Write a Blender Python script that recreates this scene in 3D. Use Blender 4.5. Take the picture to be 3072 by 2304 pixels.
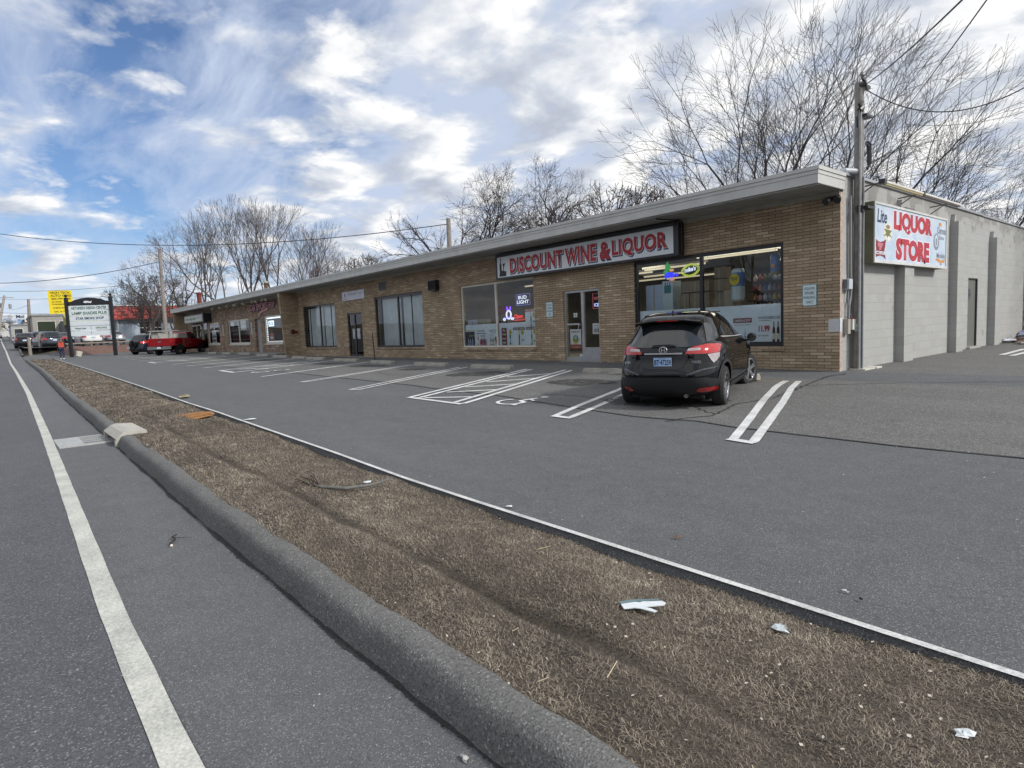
import bpy, math, random
import numpy as np
from mathutils import Vector, Matrix, geometry
from mathutils.bvhtree import BVHTree
PI=math.pi; R=math.radians
random.seed(7); rng=np.random.default_rng(7)
for o in list(bpy.data.objects): bpy.data.objects.remove(o)
SC=bpy.context.scene; COL=SC.collection

# ------------------------------------------------------------ camera
cam=bpy.data.objects.new('camera',bpy.data.cameras.new('camera')); COL.objects.link(cam); SC.camera=cam
cam.data.sensor_width=36; cam.data.lens=36*1864.86/3072; cam.data.clip_start=.05; cam.data.clip_end=3000
def cam_axes(yaw,pitch,roll):
    cy,sy,cp,sp=math.cos(yaw),math.sin(yaw),math.cos(pitch),math.sin(pitch)
    f=Vector((cy*cp,sy*cp,-sp)); r=Vector((sy,-cy,0)); d=f.cross(r)
    cr,sr=math.cos(roll),math.sin(roll)
    return cr*r+sr*d, -sr*r+cr*d, f
CR,CD,CF=cam_axes(R(140.1024),R(5.0981),R(2.3971))
CAM=Vector((5.5382,-13.5593,1.1837))
m=Matrix((( CR.x,-CD.x,-CF.x,CAM.x),(CR.y,-CD.y,-CF.y,CAM.y),(CR.z,-CD.z,-CF.z,CAM.z),(0,0,0,1)))
cam.matrix_world=m

# ------------------------------------------------------------ sun, sky
SUN_AZ=R(24); SUN_EL=R(34)          # azimuth measured from +X towards +Y
sd=Vector((math.cos(SUN_AZ)*math.cos(SUN_EL),math.sin(SUN_AZ)*math.cos(SUN_EL),math.sin(SUN_EL)))
sun=bpy.data.objects.new('sun',bpy.data.lights.new('sun','SUN')); COL.objects.link(sun)
sun.data.energy=2.2; sun.data.angle=R(5); sun.data.color=(1,.965,.915)
sun.rotation_euler=sd.to_track_quat('Z','Y').to_euler(); sun.location=(20,-30,30)
W=bpy.data.worlds.new('World'); SC.world=W; W.use_nodes=True
def build_sky():
    nt=W.node_tree; N=nt.nodes; L=nt.links; N.clear()
    def n(t,**k):
        x=N.new(t)
        for a,b in k.items(): setattr(x,a,b)
        return x
    def mth(op,a,b=None,c=None):
        x=n('ShaderNodeMath',operation=op)
        for i,v in enumerate((a,b,c)):
            if v is None: continue
            if isinstance(v,(int,float)): x.inputs[i].default_value=v
            else: L.new(v,x.inputs[i])
        return x.outputs[0]
    def ramp(v,pts):
        x=n('ShaderNodeValToRGB'); L.new(v,x.inputs[0]); e=x.color_ramp.elements
        while len(e)>1: e.remove(e[-1])
        e[0].position=pts[0][0]; e[0].color=pts[0][1]
        for p,c in pts[1:]:
            k=e.new(p); k.color=c
        return x
    out=n('ShaderNodeOutputWorld'); bg=n('ShaderNodeBackground'); bg.inputs['Strength'].default_value=.1
    tc=n('ShaderNodeTexCoord'); sep=n('ShaderNodeSeparateXYZ'); L.new(tc.outputs['Generated'],sep.inputs[0])
    sky=n('ShaderNodeTexSky'); sky.sky_type='NISHITA'; sky.sun_disc=False; sky.sun_elevation=SUN_EL
    sky.sun_rotation=PI/2-SUN_AZ; sky.altitude=50; sky.air_density=1.0; sky.dust_density=.6; sky.ozone_density=2.0
    # flat cloud decks seen in perspective
    zz=mth('MAXIMUM',sep.outputs['Z'],0.0); den=mth('ADD',zz,.16)
    cx=mth('DIVIDE',sep.outputs['X'],den); cy=mth('DIVIDE',sep.outputs['Y'],den)
    cmb=n('ShaderNodeCombineXYZ'); L.new(cx,cmb.inputs[0]); L.new(cy,cmb.inputs[1])
    def noise(scale,detail,rough,dist,off,rot=0,sc=(1,1,1)):
        mp=n('ShaderNodeMapping'); L.new(cmb.outputs[0],mp.inputs[0]); mp.inputs['Location'].default_value=off
        mp.inputs['Rotation'].default_value=(0,0,rot); mp.inputs['Scale'].default_value=sc
        x=n('ShaderNodeTexNoise'); L.new(mp.outputs[0],x.inputs['Vector']); x.inputs['Scale'].default_value=scale
        x.inputs['Detail'].default_value=detail; x.inputs['Roughness'].default_value=rough; x.inputs['Distortion'].default_value=dist
        return x.outputs['Fac']
    cum=noise(3.1,9,.55,.2,(3.1,7.7,.2))          # heaped cloud
    big=noise(.45,4,.5,.1,(1.3,4.2,0))
    veil=noise(1.5,8,.6,.5,(9.4,1.1,0),R(35),(1,2.2,1))   # stretched veil
    # direction of the open blue patch
    bd=(CF*1864.86+CR*(230-1536)+CD*(330-1152)).normalized()
    dp=n('ShaderNodeVectorMath',operation='DOT_PRODUCT'); L.new(tc.outputs['Generated'],dp.inputs[0]); dp.inputs[1].default_value=bd
    open_=n('ShaderNodeMapRange'); L.new(dp.outputs['Value'],open_.inputs[0]); open_.inputs[1].default_value=.89; open_.inputs[2].default_value=.99
    op=mth('POWER',open_.outputs[0],1.2)
    a=mth('ADD',cum,mth('MULTIPLY',mth('SUBTRACT',big,.5),.35)); a=mth('ADD',a,mth('SUBTRACT',.125,mth('MULTIPLY',op,.15)))
    mask=ramp(a,[(.47,(0,0,0,1)),(.60,(1,1,1,1))])
    b=mth('ADD',veil,mth('SUBTRACT',.22,mth('MULTIPLY',op,.24)))
    vmask=ramp(b,[(.36,(0,0,0,1)),(.66,(1,1,1,1))])
    # cloud shade: lit tops, grey bellies
    shade=noise(3.1,7,.5,.2,(3.18,7.78,.2))
    sh=mth('ADD',mth('MULTIPLY',mth('SUBTRACT',cum,shade),2.6),mth('SUBTRACT',1.02,mth('MULTIPLY',big,.85)))
    glow=n('ShaderNodeVectorMath',operation='DOT_PRODUCT'); L.new(tc.outputs['Generated'],glow.inputs[0]); glow.inputs[1].default_value=sd
    gl=n('ShaderNodeMapRange'); L.new(glow.outputs['Value'],gl.inputs[0]); gl.inputs[1].default_value=-.4; gl.inputs[2].default_value=1.0; gl.inputs[3].default_value=-.10; gl.inputs[4].default_value=.32
    sh2=mth('ADD',sh,gl.outputs[0])
    ccol=ramp(sh2,[(.20,(4.9,5.3,6.2,1)),(.48,(6.5,6.9,7.6,1)),(.70,(8.4,8.6,8.9,1)),(.93,(10.6,10.5,10.3,1))])
    for e in ccol.color_ramp.elements: e.color=[c/12 for c in e.color[:3]]+[1]
    cs=n('ShaderNodeVectorMath',operation='SCALE'); L.new(ccol.outputs[0],cs.inputs[0]); cs.inputs['Scale'].default_value=12*.73
    vcol=n('ShaderNodeRGB'); vcol.outputs[0].default_value=(4.4,5.0,6.2,1)
    skb=n('ShaderNodeVectorMath',operation='MULTIPLY'); L.new(sky.outputs[0],skb.inputs[0]); skb.inputs[1].default_value=(.60,.68,.82)
    m1=n('ShaderNodeMix',data_type='RGBA'); L.new(mth('MULTIPLY',vmask.outputs[0],.85),m1.inputs[0]); L.new(skb.outputs[0],m1.inputs[6]); L.new(vcol.outputs[0],m1.inputs[7])
    m2=n('ShaderNodeMix',data_type='RGBA'); L.new(mth('MULTIPLY',mask.outputs[0],.93),m2.inputs[0]); L.new(m1.outputs[2],m2.inputs[6]); L.new(cs.outputs[0],m2.inputs[7])
    # low air near the horizon
    hz=n('ShaderNodeMapRange'); L.new(sep.outputs['Z'],hz.inputs[0]); hz.inputs[1].default_value=.0; hz.inputs[2].default_value=.12; hz.inputs[3].default_value=.75; hz.inputs[4].default_value=0
    m3=n('ShaderNodeMix',data_type='RGBA'); L.new(hz.outputs[0],m3.inputs[0]); L.new(m2.outputs[2],m3.inputs[6]); m3.inputs[7].default_value=(4.9,5.5,6.6,1)
    L.new(m3.outputs[2],bg.inputs[0]); L.new(bg.outputs[0],out.inputs[0])
build_sky()
SC.view_settings.view_transform='Standard'; SC.view_settings.look='None'; SC.view_settings.exposure=.5; SC.view_settings.gamma=1
SC.render.engine='CYCLES'

# ------------------------------------------------------------ terrain heights
GX=[-600,-250,-150,-100,-75,-66,-62,-58,-45,-35,-30,-20,-7,0,6,30]
GY={0:[12,5.5,3.3,1.9,1.35,1.2,.4,.32,.3,.25,.14,.12,.12,0,0,0],
-1.5:[12,5.5,3.3,1.9,1.35,1.2,.38,.30,.28,.24,.15,.12,.10,-.06,-.06,-.05],
-7.5:[12,5.5,3.3,1.9,1.35,1.2,.33,.25,.17,.10,.05,-.03,-.09,-.27,-.27,-.25],
-10.7:[12,5.5,3.3,1.9,1.15,.6,.35,.2,.08,.02,-.02,-.09,-.18,-.31,-.32,-.31],
-12.2:[12,5.5,3.3,1.9,1.1,.55,.3,.1,-.03,-.11,-.16,-.25,-.34,-.41,-.43,-.43]}
YS=[-12.2,-10.7,-7.5,-1.5,0]
def zlot(x,y):
    return float(np.interp(y,YS,[np.interp(x,GX,GY[k]) for k in YS]))
def zroad(x,y=0): return float(np.interp(x,GX,GY[-12.2]))
EDGE=[(-59.0,-9.38),(-27.04,-9.9),(-16.17,-10.14),(-9.47,-10.34),(-5.91,-10.38),(-1.78,-10.40),(1.15,-10.46),(5.0,-10.5),(40,-10.6)]
KERB=[(-240,-9.0),(-66,-11.35),(-59.5,-11.27),(-36.2,-11.55),(-15.6,-12.02),(-5.7,-12.17),(.5,-12.24),(4,-12.24),(40,-12.24)]
def yedge(x): return float(np.interp(x,[p[0] for p in EDGE],[p[1] for p in EDGE]))
def ykerb(x): return float(np.interp(x,[p[0] for p in KERB],[p[1] for p in KERB]))

# ------------------------------------------------------------ helpers
def srgb(h):
    h=h.lstrip('#'); c=[int(h[i:i+2],16)/255 for i in (0,2,4)]
    return tuple((x/12.92 if x<=.04045 else ((x+.055)/1.055)**2.4) for x in c)
MATS={}
def mat(name,col,rough=.7,metal=0.,var=.12,vscale=3.,bump=0.,bscale=40.,spec=.5,emit=0.,coat=0.,col2=None,detail=5):
    """plain procedural material: base colour broken up by noise, optional fine bump"""
    if name in MATS: return MATS[name]
    if isinstance(col,str): col=srgb(col)
    m=bpy.data.materials.new(name); m.use_nodes=True; nt=m.node_tree; b=nt.nodes['Principled BSDF']
    b.inputs['Roughness'].default_value=rough; b.inputs['Metallic'].default_value=metal; b.inputs['Specular IOR Level'].default_value=spec
    b.inputs['Coat Weight'].default_value=coat; b.inputs['Coat Roughness'].default_value=.03
    tc=nt.nodes.new('ShaderNodeTexCoord'); nz=nt.nodes.new('ShaderNodeTexNoise'); nt.links.new(tc.outputs['Object'],nz.inputs['Vector'])
    nz.inputs['Scale'].default_value=vscale; nz.inputs['Detail'].default_value=detail; nz.inputs['Roughness'].default_value=.6
    rp=nt.nodes.new('ShaderNodeValToRGB'); nt.links.new(nz.outputs['Fac'],rp.inputs[0])
    c2=col2 if col2 else tuple(min(1,c*(1+var)) for c in col)
    if isinstance(c2,str): c2=srgb(c2)
    c1=col if col2 else tuple(c*(1-var) for c in col)
    rp.color_ramp.elements[0].position=.32; rp.color_ramp.elements[1].position=.68
    rp.color_ramp.elements[0].color=(*c1,1); rp.color_ramp.elements[1].color=(*c2,1)
    nt.links.new(rp.outputs[0],b.inputs['Base Color'])
    if emit: nt.links.new(rp.outputs[0],b.inputs['Emission Color']); b.inputs['Emission Strength'].default_value=emit
    if bump:
        n2=nt.nodes.new('ShaderNodeTexNoise'); nt.links.new(tc.outputs['Object'],n2.inputs['Vector']); n2.inputs['Scale'].default_value=bscale; n2.inputs['Detail'].default_value=4
        bp=nt.nodes.new('ShaderNodeBump'); bp.inputs['Strength'].default_value=bump; bp.inputs['Distance'].default_value=.01
        nt.links.new(n2.outputs['Fac'],bp.inputs['Height']); nt.links.new(bp.outputs[0],b.inputs['Normal'])
    MATS[name]=m; return m
def NT(name):
    m=bpy.data.materials.new(name); m.use_nodes=True; MATS[name]=m; nt=m.node_tree; b=nt.nodes['Principled BSDF']
    def n(t,ins=None,**k):
        x=nt.nodes.new(t)
        for a,v in k.items(): setattr(x,a,v)
        for a,v in (ins or {}).items():
            if hasattr(v,'is_output'): nt.links.new(v,x.inputs[a])
            else: x.inputs[a].default_value=v
        return x
    return m,nt,b,n
def ramp_n(n,fac,pts,interp='LINEAR'):
    x=n('ShaderNodeValToRGB',{0:fac}); e=x.color_ramp.elements; x.color_ramp.interpolation=interp
    while len(e)>1: e.remove(e[-1])
    e[0].position=pts[0][0]; e[0].color=(*pts[0][1],1)
    for p,c in pts[1:]: k=e.new(p); k.color=(*c,1)
    return x.outputs[0]
def mixc(n,fac,a,b,blend='MIX'):
    x=n('ShaderNodeMix',data_type='RGBA',blend_type=blend)
    for i,v in ((0,fac),(6,a),(7,b)):
        if hasattr(v,'is_output'): x.id_data.links.new(v,x.inputs[i])
        else: x.inputs[i].default_value=v if i==0 else (*v,1)
    return x.outputs[2]

class MB:
    def __init__(s): s.v=[]; s.f=[]
    def add(s,vs,fs):
        b=len(s.v); s.v+= [tuple(v) for v in vs]; s.f+=[tuple(b+i for i in f) for f in fs]; return s
    def box(s,x0,x1,y0,y1,z0,z1):
        v=[(x0,y0,z0),(x1,y0,z0),(x1,y1,z0),(x0,y1,z0),(x0,y0,z1),(x1,y0,z1),(x1,y1,z1),(x0,y1,z1)]
        return s.add(v,[(0,3,2,1),(4,5,6,7),(0,1,5,4),(1,2,6,5),(2,3,7,6),(3,0,4,7)])
    def obox(s,c,u,v,w):
        c,u,v,w=map(Vector,(c,u,v,w)); P=[c+a*u+b*v+d*w for d in(-1,1) for b in(-1,1) for a in(-1,1)]
        return s.add(P,[(0,2,3,1),(4,5,7,6),(0,1,5,4),(1,3,7,5),(3,2,6,7),(2,0,4,6)])
    def quad(s,a,b,c,d): return s.add([a,b,c,d],[(0,1,2,3)])
    def tube(s,pts,rad,n=8,cap=True):
        pts=[Vector(p) for p in pts]; rad=[rad]*len(pts) if isinstance(rad,(int,float)) else rad
        b=len(s.v); up=None
        for i,p in enumerate(pts):
            t=(pts[min(i+1,len(pts)-1)]-pts[max(i-1,0)]).normalized()
            if up is None: up=t.orthogonal().normalized()
            u=(up-t*up.dot(t)); u=u.normalized() if u.length>1e-6 else t.orthogonal().normalized(); up=u; w=t.cross(u)
            for k in range(n):
                a=2*PI*k/n; s.v.append(tuple(p+(u*math.cos(a)+w*math.sin(a))*rad[i]))
        for i in range(len(pts)-1):
            for k in range(n):
                s.f.append((b+i*n+k,b+i*n+(k+1)%n,b+(i+1)*n+(k+1)%n,b+(i+1)*n+k))
        if cap:
            s.f.append(tuple(b+k for k in range(n))[::-1]); s.f.append(tuple(b+(len(pts)-1)*n+k for k in range(n)))
        return s
    def lathe(s,prof,c,ax,n=24):
        """profile (radius, height along axis) about point c"""
        ax=Vector(ax).normalized(); u=ax.orthogonal().normalized(); w=ax.cross(u); c=Vector(c); b=len(s.v)
        for r,h in prof:
            for k in range(n):
                a=2*PI*k/n; s.v.append(tuple(c+ax*h+(u*math.cos(a)+w*math.sin(a))*r))
        for i in range(len(prof)-1):
            for k in range(n): s.f.append((b+i*n+k,b+i*n+(k+1)%n,b+(i+1)*n+(k+1)%n,b+(i+1)*n+k))
        return s
    def prism(s,poly,o,u,v,w):
        """2-D polygon in plane (u,v) at o, extruded by w"""
        o,u,v,w=map(Vector,(o,u,v,w)); n=len(poly); P=[o+u*a+v*b for a,b in poly]; P+=[p+w for p in P]
        return s.add(P,[tuple(range(n)),tuple(range(n,2*n))[::-1]]+[(i,i+n,(i+1)%n+n,(i+1)%n) for i in range(n)])
    def grid(s,X,Y,zf):
        b=len(s.v); nx,ny=len(X),len(Y)
        for y in Y:
            for x in X: s.v.append((x,y,zf(x,y)))
        for j in range(ny-1):
            for i in range(nx-1): s.f.append((b+j*nx+i,b+j*nx+i+1,b+(j+1)*nx+i+1,b+(j+1)*nx+i))
        return s
    def mesh(s,name,material=None,smooth=False):
        me=bpy.data.meshes.new(name); me.from_pydata(s.v,[],s.f); me.update()
        if material: me.materials.append(material)
        if smooth: me.shade_smooth()
        return me
def wmat(o):
    m=Matrix.Identity(4)
    while o: m=o.matrix_basis@m; o=o.parent
    return m
def put(name,me,parent=None,label=None,local=False):
    if isinstance(me,MB): raise TypeError
    if parent is not None and not local: me.transform(wmat(parent).inverted())
    o=bpy.data.objects.new(name,me); COL.objects.link(o); o.parent=parent
    if label: o['label']=label
    return o
def part(name,mb,material,parent,label=None,local=False,smooth=False):
    return put(name,mb.mesh(name,material,smooth),parent,label,local)
def thing(name,label,cat,loc=(0,0,0),rz=0,group=None):
    o=bpy.data.objects.new(name,None); COL.objects.link(o); o.location=loc; o.rotation_euler=(0,0,rz); o.empty_display_size=.2
    o['label']=label; o['category']=cat
    if group: o['group']=group
    return o
def tag(o,label,cat,group=None):
    o['label']=label; o['category']=cat
    if group: o['group']=group
    return o
def struct(name,mb,material,smooth=False,kind='structure'):
    o=put(name,mb.mesh(name,material,smooth)); o['kind']=kind; return o
def dup(root,loc,rz,label,group=None):
    r=root.copy(); COL.objects.link(r); r.location=loc; r.rotation_euler=(0,0,rz); r['label']=label
    if group: r['group']=group
    for ch in list(root.children):
        c=ch.copy(); COL.objects.link(c); c.parent=r
        for g in ch.children:
            d=g.copy(); COL.objects.link(d); d.parent=c
    return r
def lettering(txt,parent,material,o,u,v,w,h,nrm,depth=.004,bold=0.,name='lettering',shear=0.,spacing=1.):
    """flat raised letters filling w x h, lower-left corner at o, along u and v"""
    cu=bpy.data.curves.new('t','FONT'); cu.body=txt; cu.size=1; cu.offset=bold; cu.shear=shear; cu.space_character=spacing; cu.space_line=.9; cu.resolution_u=3; cu.align_x='CENTER'
    ob=bpy.data.objects.new('t',cu); COL.objects.link(ob); bpy.context.view_layer.update()
    me=bpy.data.meshes.new_from_object(ob.evaluated_get(bpy.context.evaluated_depsgraph_get())); bpy.data.objects.remove(ob)
    co=np.empty(len(me.vertices)*3); me.vertices.foreach_get('co',co); co=co.reshape(-1,3)
    if not len(co): return None
    lo=co.min(0); sp=co.max(0)-lo; sp[sp==0]=1
    U,V,N_,O=Vector(u),Vector(v),Vector(nrm),Vector(o)
    a=(co[:,0]-lo[0])/sp[0]*w; b=(co[:,1]-lo[1])/sp[1]*h
    P=np.array(O)[None]+a[:,None]*np.array(U)+b[:,None]*np.array(V)+np.array(N_)*depth
    me.vertices.foreach_set('co',P.ravel()); me.materials.clear(); me.materials.append(material); me.update(); me.name=name
    return put(name,me,parent)
def catenary(a,b,sag,n=24):
    a,b=Vector(a),Vector(b); return [a.lerp(b,t)-Vector((0,0,sag*4*t*(1-t))) for t in [i/n for i in range(n+1)]]
# ------------------------------------------------------------ ground materials
def asphalt(name,base,light,dark,spk=170,rough=.85,patch=.5,bump=.5):
    m,nt,b,n=NT(name); tc=n('ShaderNodeTexCoord').outputs['Object']
    big=n('ShaderNodeTexNoise',{'Vector':tc,'Scale':.35,'Detail':6.,'Roughness':.6}).outputs['Fac']
    mid=n('ShaderNodeTexNoise',{'Vector':tc,'Scale':4.,'Detail':5.,'Roughness':.65}).outputs['Fac']
    vo=n('ShaderNodeTexVoronoi',{'Vector':tc,'Scale':float(spk)}); fine=n('ShaderNodeTexNoise',{'Vector':tc,'Scale':float(spk)*.6,'Detail':3.,'Roughness':.7}).outputs['Fac']
    c=ramp_n(n,big,[(.3,tuple(x*.86 for x in base)),(.7,tuple(x*1.13 for x in base))])
    c=mixc(n,.55,c,ramp_n(n,mid,[(.3,tuple(x*.8 for x in base)),(.7,tuple(x*1.22 for x in base))]))
    # dusty film and worn bands drawn out along the road
    st=n('ShaderNodeMapping',{'Vector':tc,'Scale':(.10,.75,1.)}).outputs[0]
    du=n('ShaderNodeTexNoise',{'Vector':st,'Scale':1.6,'Detail':7.,'Roughness':.62}).outputs['Fac']
    c=mixc(n,ramp_n(n,du,[(.48,(0,0,0)),(.75,(.42*patch+.15,)*3)]),c,tuple(x*1.45+.004 for x in base)); c=mixc(n,ramp_n(n,du,[(.25,(.35*patch+.1,)*3),(.42,(0,0,0))]),c,tuple(x*.66 for x in base))
    bl=n('ShaderNodeTexNoise',{'Vector':tc,'Scale':1.7,'Detail':8.,'Roughness':.7,'Distortion':.8}).outputs['Fac']
    c=mixc(n,ramp_n(n,bl,[(.60,(0,0,0)),(.74,(.40*patch+.1,)*3)]),c,tuple(x*.58 for x in base))
    s=n('ShaderNodeSeparateColor',{0:vo.outputs['Color']})
    c=mixc(n,ramp_n(n,s.outputs[0],[(.86,(0,0,0)),(.93,(.75,.75,.75))]),c,light)
    c=mixc(n,ramp_n(n,s.outputs[1],[(.6,(0,0,0)),(.9,(.6,.6,.6))]),c,dark)
    c=mixc(n,ramp_n(n,fine,[(.35,(.55,.55,.55)),(.5,(0,0,0))]),c,dark)
    nt.links.new(c,b.inputs['Base Color']); b.inputs['Roughness'].default_value=rough; b.inputs['Specular IOR Level'].default_value=.35
    add=n('ShaderNodeMath',{0:fine,1:vo.outputs['Distance']},operation='ADD').outputs[0]
    bp=n('ShaderNodeBump',{'Height':add,'Strength':bump,'Distance':.004}); nt.links.new(bp.outputs[0],b.inputs['Normal']); return m
A_LOT=asphalt('lot_asphalt',(.112,.115,.119),(.30,.30,.29),(.045,.047,.05),190)
A_OLD=asphalt('old_asphalt',(.140,.138,.133),(.36,.35,.33),(.05,.05,.05),95,.9,bump=.8,patch=1.)
A_ROAD=asphalt('road_asphalt',(.098,.101,.110),(.27,.27,.28),(.04,.041,.046),150)
A_SHO=asphalt('shoulder_asphalt',(.118,.121,.127),(.30,.30,.30),(.05,.052,.055),200)
A_KERB=asphalt('kerb_concrete',(.145,.143,.138),(.29,.285,.27),(.06,.06,.058),110,.9,bump=.9)
def paint(name,col,wear=.35,dirt=(.2,.2,.2)):
    m,nt,b,n=NT(name); tc=n('ShaderNodeTexCoord').outputs['Object']
    a=n('ShaderNodeTexNoise',{'Vector':tc,'Scale':60.,'Detail':6.,'Roughness':.75}).outputs['Fac']
    d=n('ShaderNodeTexNoise',{'Vector':tc,'Scale':3.,'Detail':5.,'Roughness':.6}).outputs['Fac']
    s=n('ShaderNodeMath',{0:a,1:n('ShaderNodeMath',{0:d,1:.5},operation='MULTIPLY').outputs[0]},operation='ADD').outputs[0]
    c=mixc(n,ramp_n(n,s,[(.62+.2*(1-wear)-.1,(0,0,0)),(.95,(.8,.8,.8))]),col,dirt)
    nt.links.new(c,b.inputs['Base Color']); b.inputs['Roughness'].default_value=.75
    bp=n('ShaderNodeBump',{'Height':a,'Strength':.4,'Distance':.002}); nt.links.new(bp.outputs[0],b.inputs['Normal']); return m
P_NEW=paint('stripe_paint',(.78,.78,.77),.45); P_ROAD=paint('road_line_paint',(.66,.66,.59),.9,(.19,.19,.18)); P_EDGE=paint('edge_paint',(.7,.7,.68),.6)

def lin(a,b,n): return list(np.linspace(a,b,n))
# ground sheet out to the horizon
gx=sorted(set(lin(-600,-100,26)+lin(-100,-60,21)+lin(-60,40,41)+lin(40,220,10)+GX)); gy=sorted(set(lin(-260,-30,14)+lin(-30,20,21)+lin(20,260,13)))
struct('ground',MB().grid(gx,gy,lambda x,y:(zlot(x,y)-.09 if y>-12 else zroad(x)-.09)),mat('ground_soil',(.11,.09,.065),.95,var=.35,vscale=.8,bump=.4,bscale=12))
def zl(off): return lambda x,y: zlot(x,y)+off
# lot: driving lane and stalls, cut to the painted edge
def lot_sheet():
    mb=MB(); X=sorted(set(lin(-64.5,-59,4)+lin(-59,8,135)+lin(8,40,20)))
    ts=[0,.003]+lin(.02,1,24)
    for x in X:
        y0=yedge(x)
        for t in ts: y=y0+(0-y0)*t; mb.v.append((x,y,zlot(x,y) - (.07 if t==0 else 0)))
    k=len(ts)
    for i in range(len(X)-1):
        for j in range(k-1): mb.f.append((i*k+j,(i+1)*k+j,(i+1)*k+j+1,i*k+j+1))
    return mb
struct('parking_lot',lot_sheet(),A_LOT)
struct('side_yard',MB().grid(lin(0,40,41),lin(0,45,46),lambda x,y:zlot(x,0)),A_OLD)
# driveway mouth at the far end of the strip
struct('driveway',MB().grid(lin(-64.5,-59,8),lin(-11.3,-9.37,6),zl(.004)),A_LOT)
PATCH=[(-60,-5.6),(-15.9,-5.74),(-9.7,-5.96),(-6.1,-6.1),(-3.89,-5.99),(-1.49,-6.18),(-.42,-6.22),(.52,-6.05),(1.21,-6.2),(3.19,-6.3),(4.2,-6.25),(40,-6.4)]
def patch():
    mb=MB(); X=sorted(set([p[0] for p in PATCH]+lin(-60,10,211)+lin(10,40,16))); ts=lin(0,1,18)
    for x in X:
        y0=float(np.interp(x,[p[0] for p in PATCH],[p[1] for p in PATCH]))+.02*math.sin(x*2.1)+.015*math.sin(x*5.3)
        for t in ts: y=y0*(1-t)-1.35*t; mb.v.append((x,y,zlot(x,y)+.006))
    for i in range(len(X)-1):
        for j in range(17): mb.f.append((i*18+j,(i+1)*18+j,(i+1)*18+j+1,i*18+j+1))
    return mb
struct('stall_asphalt',patch(),A_OLD)
def strip_poly(mb,pts,w,zf,off,step=.25):
    """ribbon of width w along a ground polyline"""
    P=[Vector((p[0],p[1])) for p in pts]; D=[0]
    for a,b in zip(P,P[1:]): D.append(D[-1]+(b-a).length)
    n=max(2,int(D[-1]/step)+1); Q=[]
    for s in lin(0,D[-1],n): Q.append(Vector((float(np.interp(s,D,[p.x for p in P])),float(np.interp(s,D,[p.y for p in P])))))
    b=len(mb.v)
    for i,q in enumerate(Q):
        t=(Q[min(i+1,n-1)]-Q[max(i-1,0)]).normalized(); r=Vector((t.y,-t.x)); ww=w*(1+.03*math.sin(i*1.7))
        for k in (-.5,.5): e=q+r*ww*k; mb.v.append((e.x,e.y,zf(e.x,e.y)+off))
    for i in range(n-1): mb.f.append((b+2*i,b+2*i+1,b+2*i+3,b+2*i+2))
    return mb
# tar seam between lane and stalls
struct('asphalt_seam',strip_poly(MB(),[(p[0],p[1]+.0) for p in PATCH],.035,zlot,.009,.2),mat('tar',(.035,.035,.038),.8))
# road, shoulder, white line
def road():
    mb=MB(); X=sorted(set(lin(-600,-100,40)+lin(-100,8,160)+lin(8,60,20)))
    prof=[(-16.5,0),(-8,.0),(-2.2,0),(-.83,0)]
    for x in X:
        for d,z in prof: mb.v.append((x,ykerb(x)+d,zroad(x)+z))
    for i in range(len(X)-1):
        for j in range(3): mb.f.append((i*4+j,(i+1)*4+j,(i+1)*4+j+1,i*4+j+1))
    return mb
struct('road',road(),A_ROAD)
def shoulder():
    mb=MB(); X=sorted(set(lin(-600,-100,40)+lin(-100,8,160)+lin(8,60,20)))
    for x in X:
        for d in (-.83,.02): mb.v.append((x,ykerb(x)+d,zroad(x)+.001*(d<0)))
    for i in range(len(X)-1): mb.f.append((i*2,(i+1)*2,(i+1)*2+1,i*2+1))
    return mb
struct('road_shoulder',shoulder(),A_SHO)
LINE=[(60,-13.2),(2.72,-13.14),(1.26,-13.13),(-4.4,-13.0),(-8.3,-12.915),(-20,-12.69),(-39.4,-12.47),(-61.2,-12.28),(-69.3,-12.25),(-82.5,-12.19),(-106.8,-12.0),(-240,-10.6)]
struct('road_line',strip_poly(MB(),LINE,.128,lambda x,y:zroad(x),.005,.3),P_ROAD)
for yy,nm in ((-16.6,'lane_line'),(-20.3,'centre_line')):
    struct(nm,strip_poly(MB(),[(60,yy),(-100,yy+.8),(-240,yy+3)],.12,lambda x,y:zroad(x),.005,2),P_ROAD if nm=='lane_line' else mat('yellow_paint',(.55,.36,.05),.7))
# kerb
def kerb(x0,x1,step,mbx=None):
    mb=MB(); X=lin(x0,x1,int(abs(x1-x0)/step)+2)
    prof=[(-.03,-.03),(-.018,.0),(-.004,.05),(.012,.095),(.030,.13),(.052,.150),(.08,.159),(.12,.162),(.165,.160),(.19,.152),(.20,.07)]
    r=np.random.default_rng(3); wob=.010*np.sin(np.array(X)*1.9+.4)+.007*np.sin(np.array(X)*4.7)+.004*np.sin(np.array(X)*11.3)
    for i,x in enumerate(X):
        for d,z in prof: mb.v.append((x,ykerb(x)+d+wob[i]*.6+r.normal(0,.0022),zroad(x)+z+(.4*wob[i] if z>.02 else 0)+r.normal(0,.0016)))
    k=len(prof)
    for i in range(len(X)-1):
        for j in range(k-1): mb.f.append((i*k+j,(i+1)*k+j,(i+1)*k+j+1,i*k+j+1))
    return mb
struct('kerb',kerb(-5.62,12,.06),A_KERB,True); struct('kerb',kerb(-59,-6.6,.12),A_KERB,True)
struct('kerb',MB().tube([(-64.8,-11.1,.36),(-65.2,-10.6,.45),(-65.6,-9.8,.55),(-65.9,-8.6,.62)],.13,8),A_KERB,True)
struct('kerb',kerb(-240,-64.8,2),A_KERB)
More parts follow.
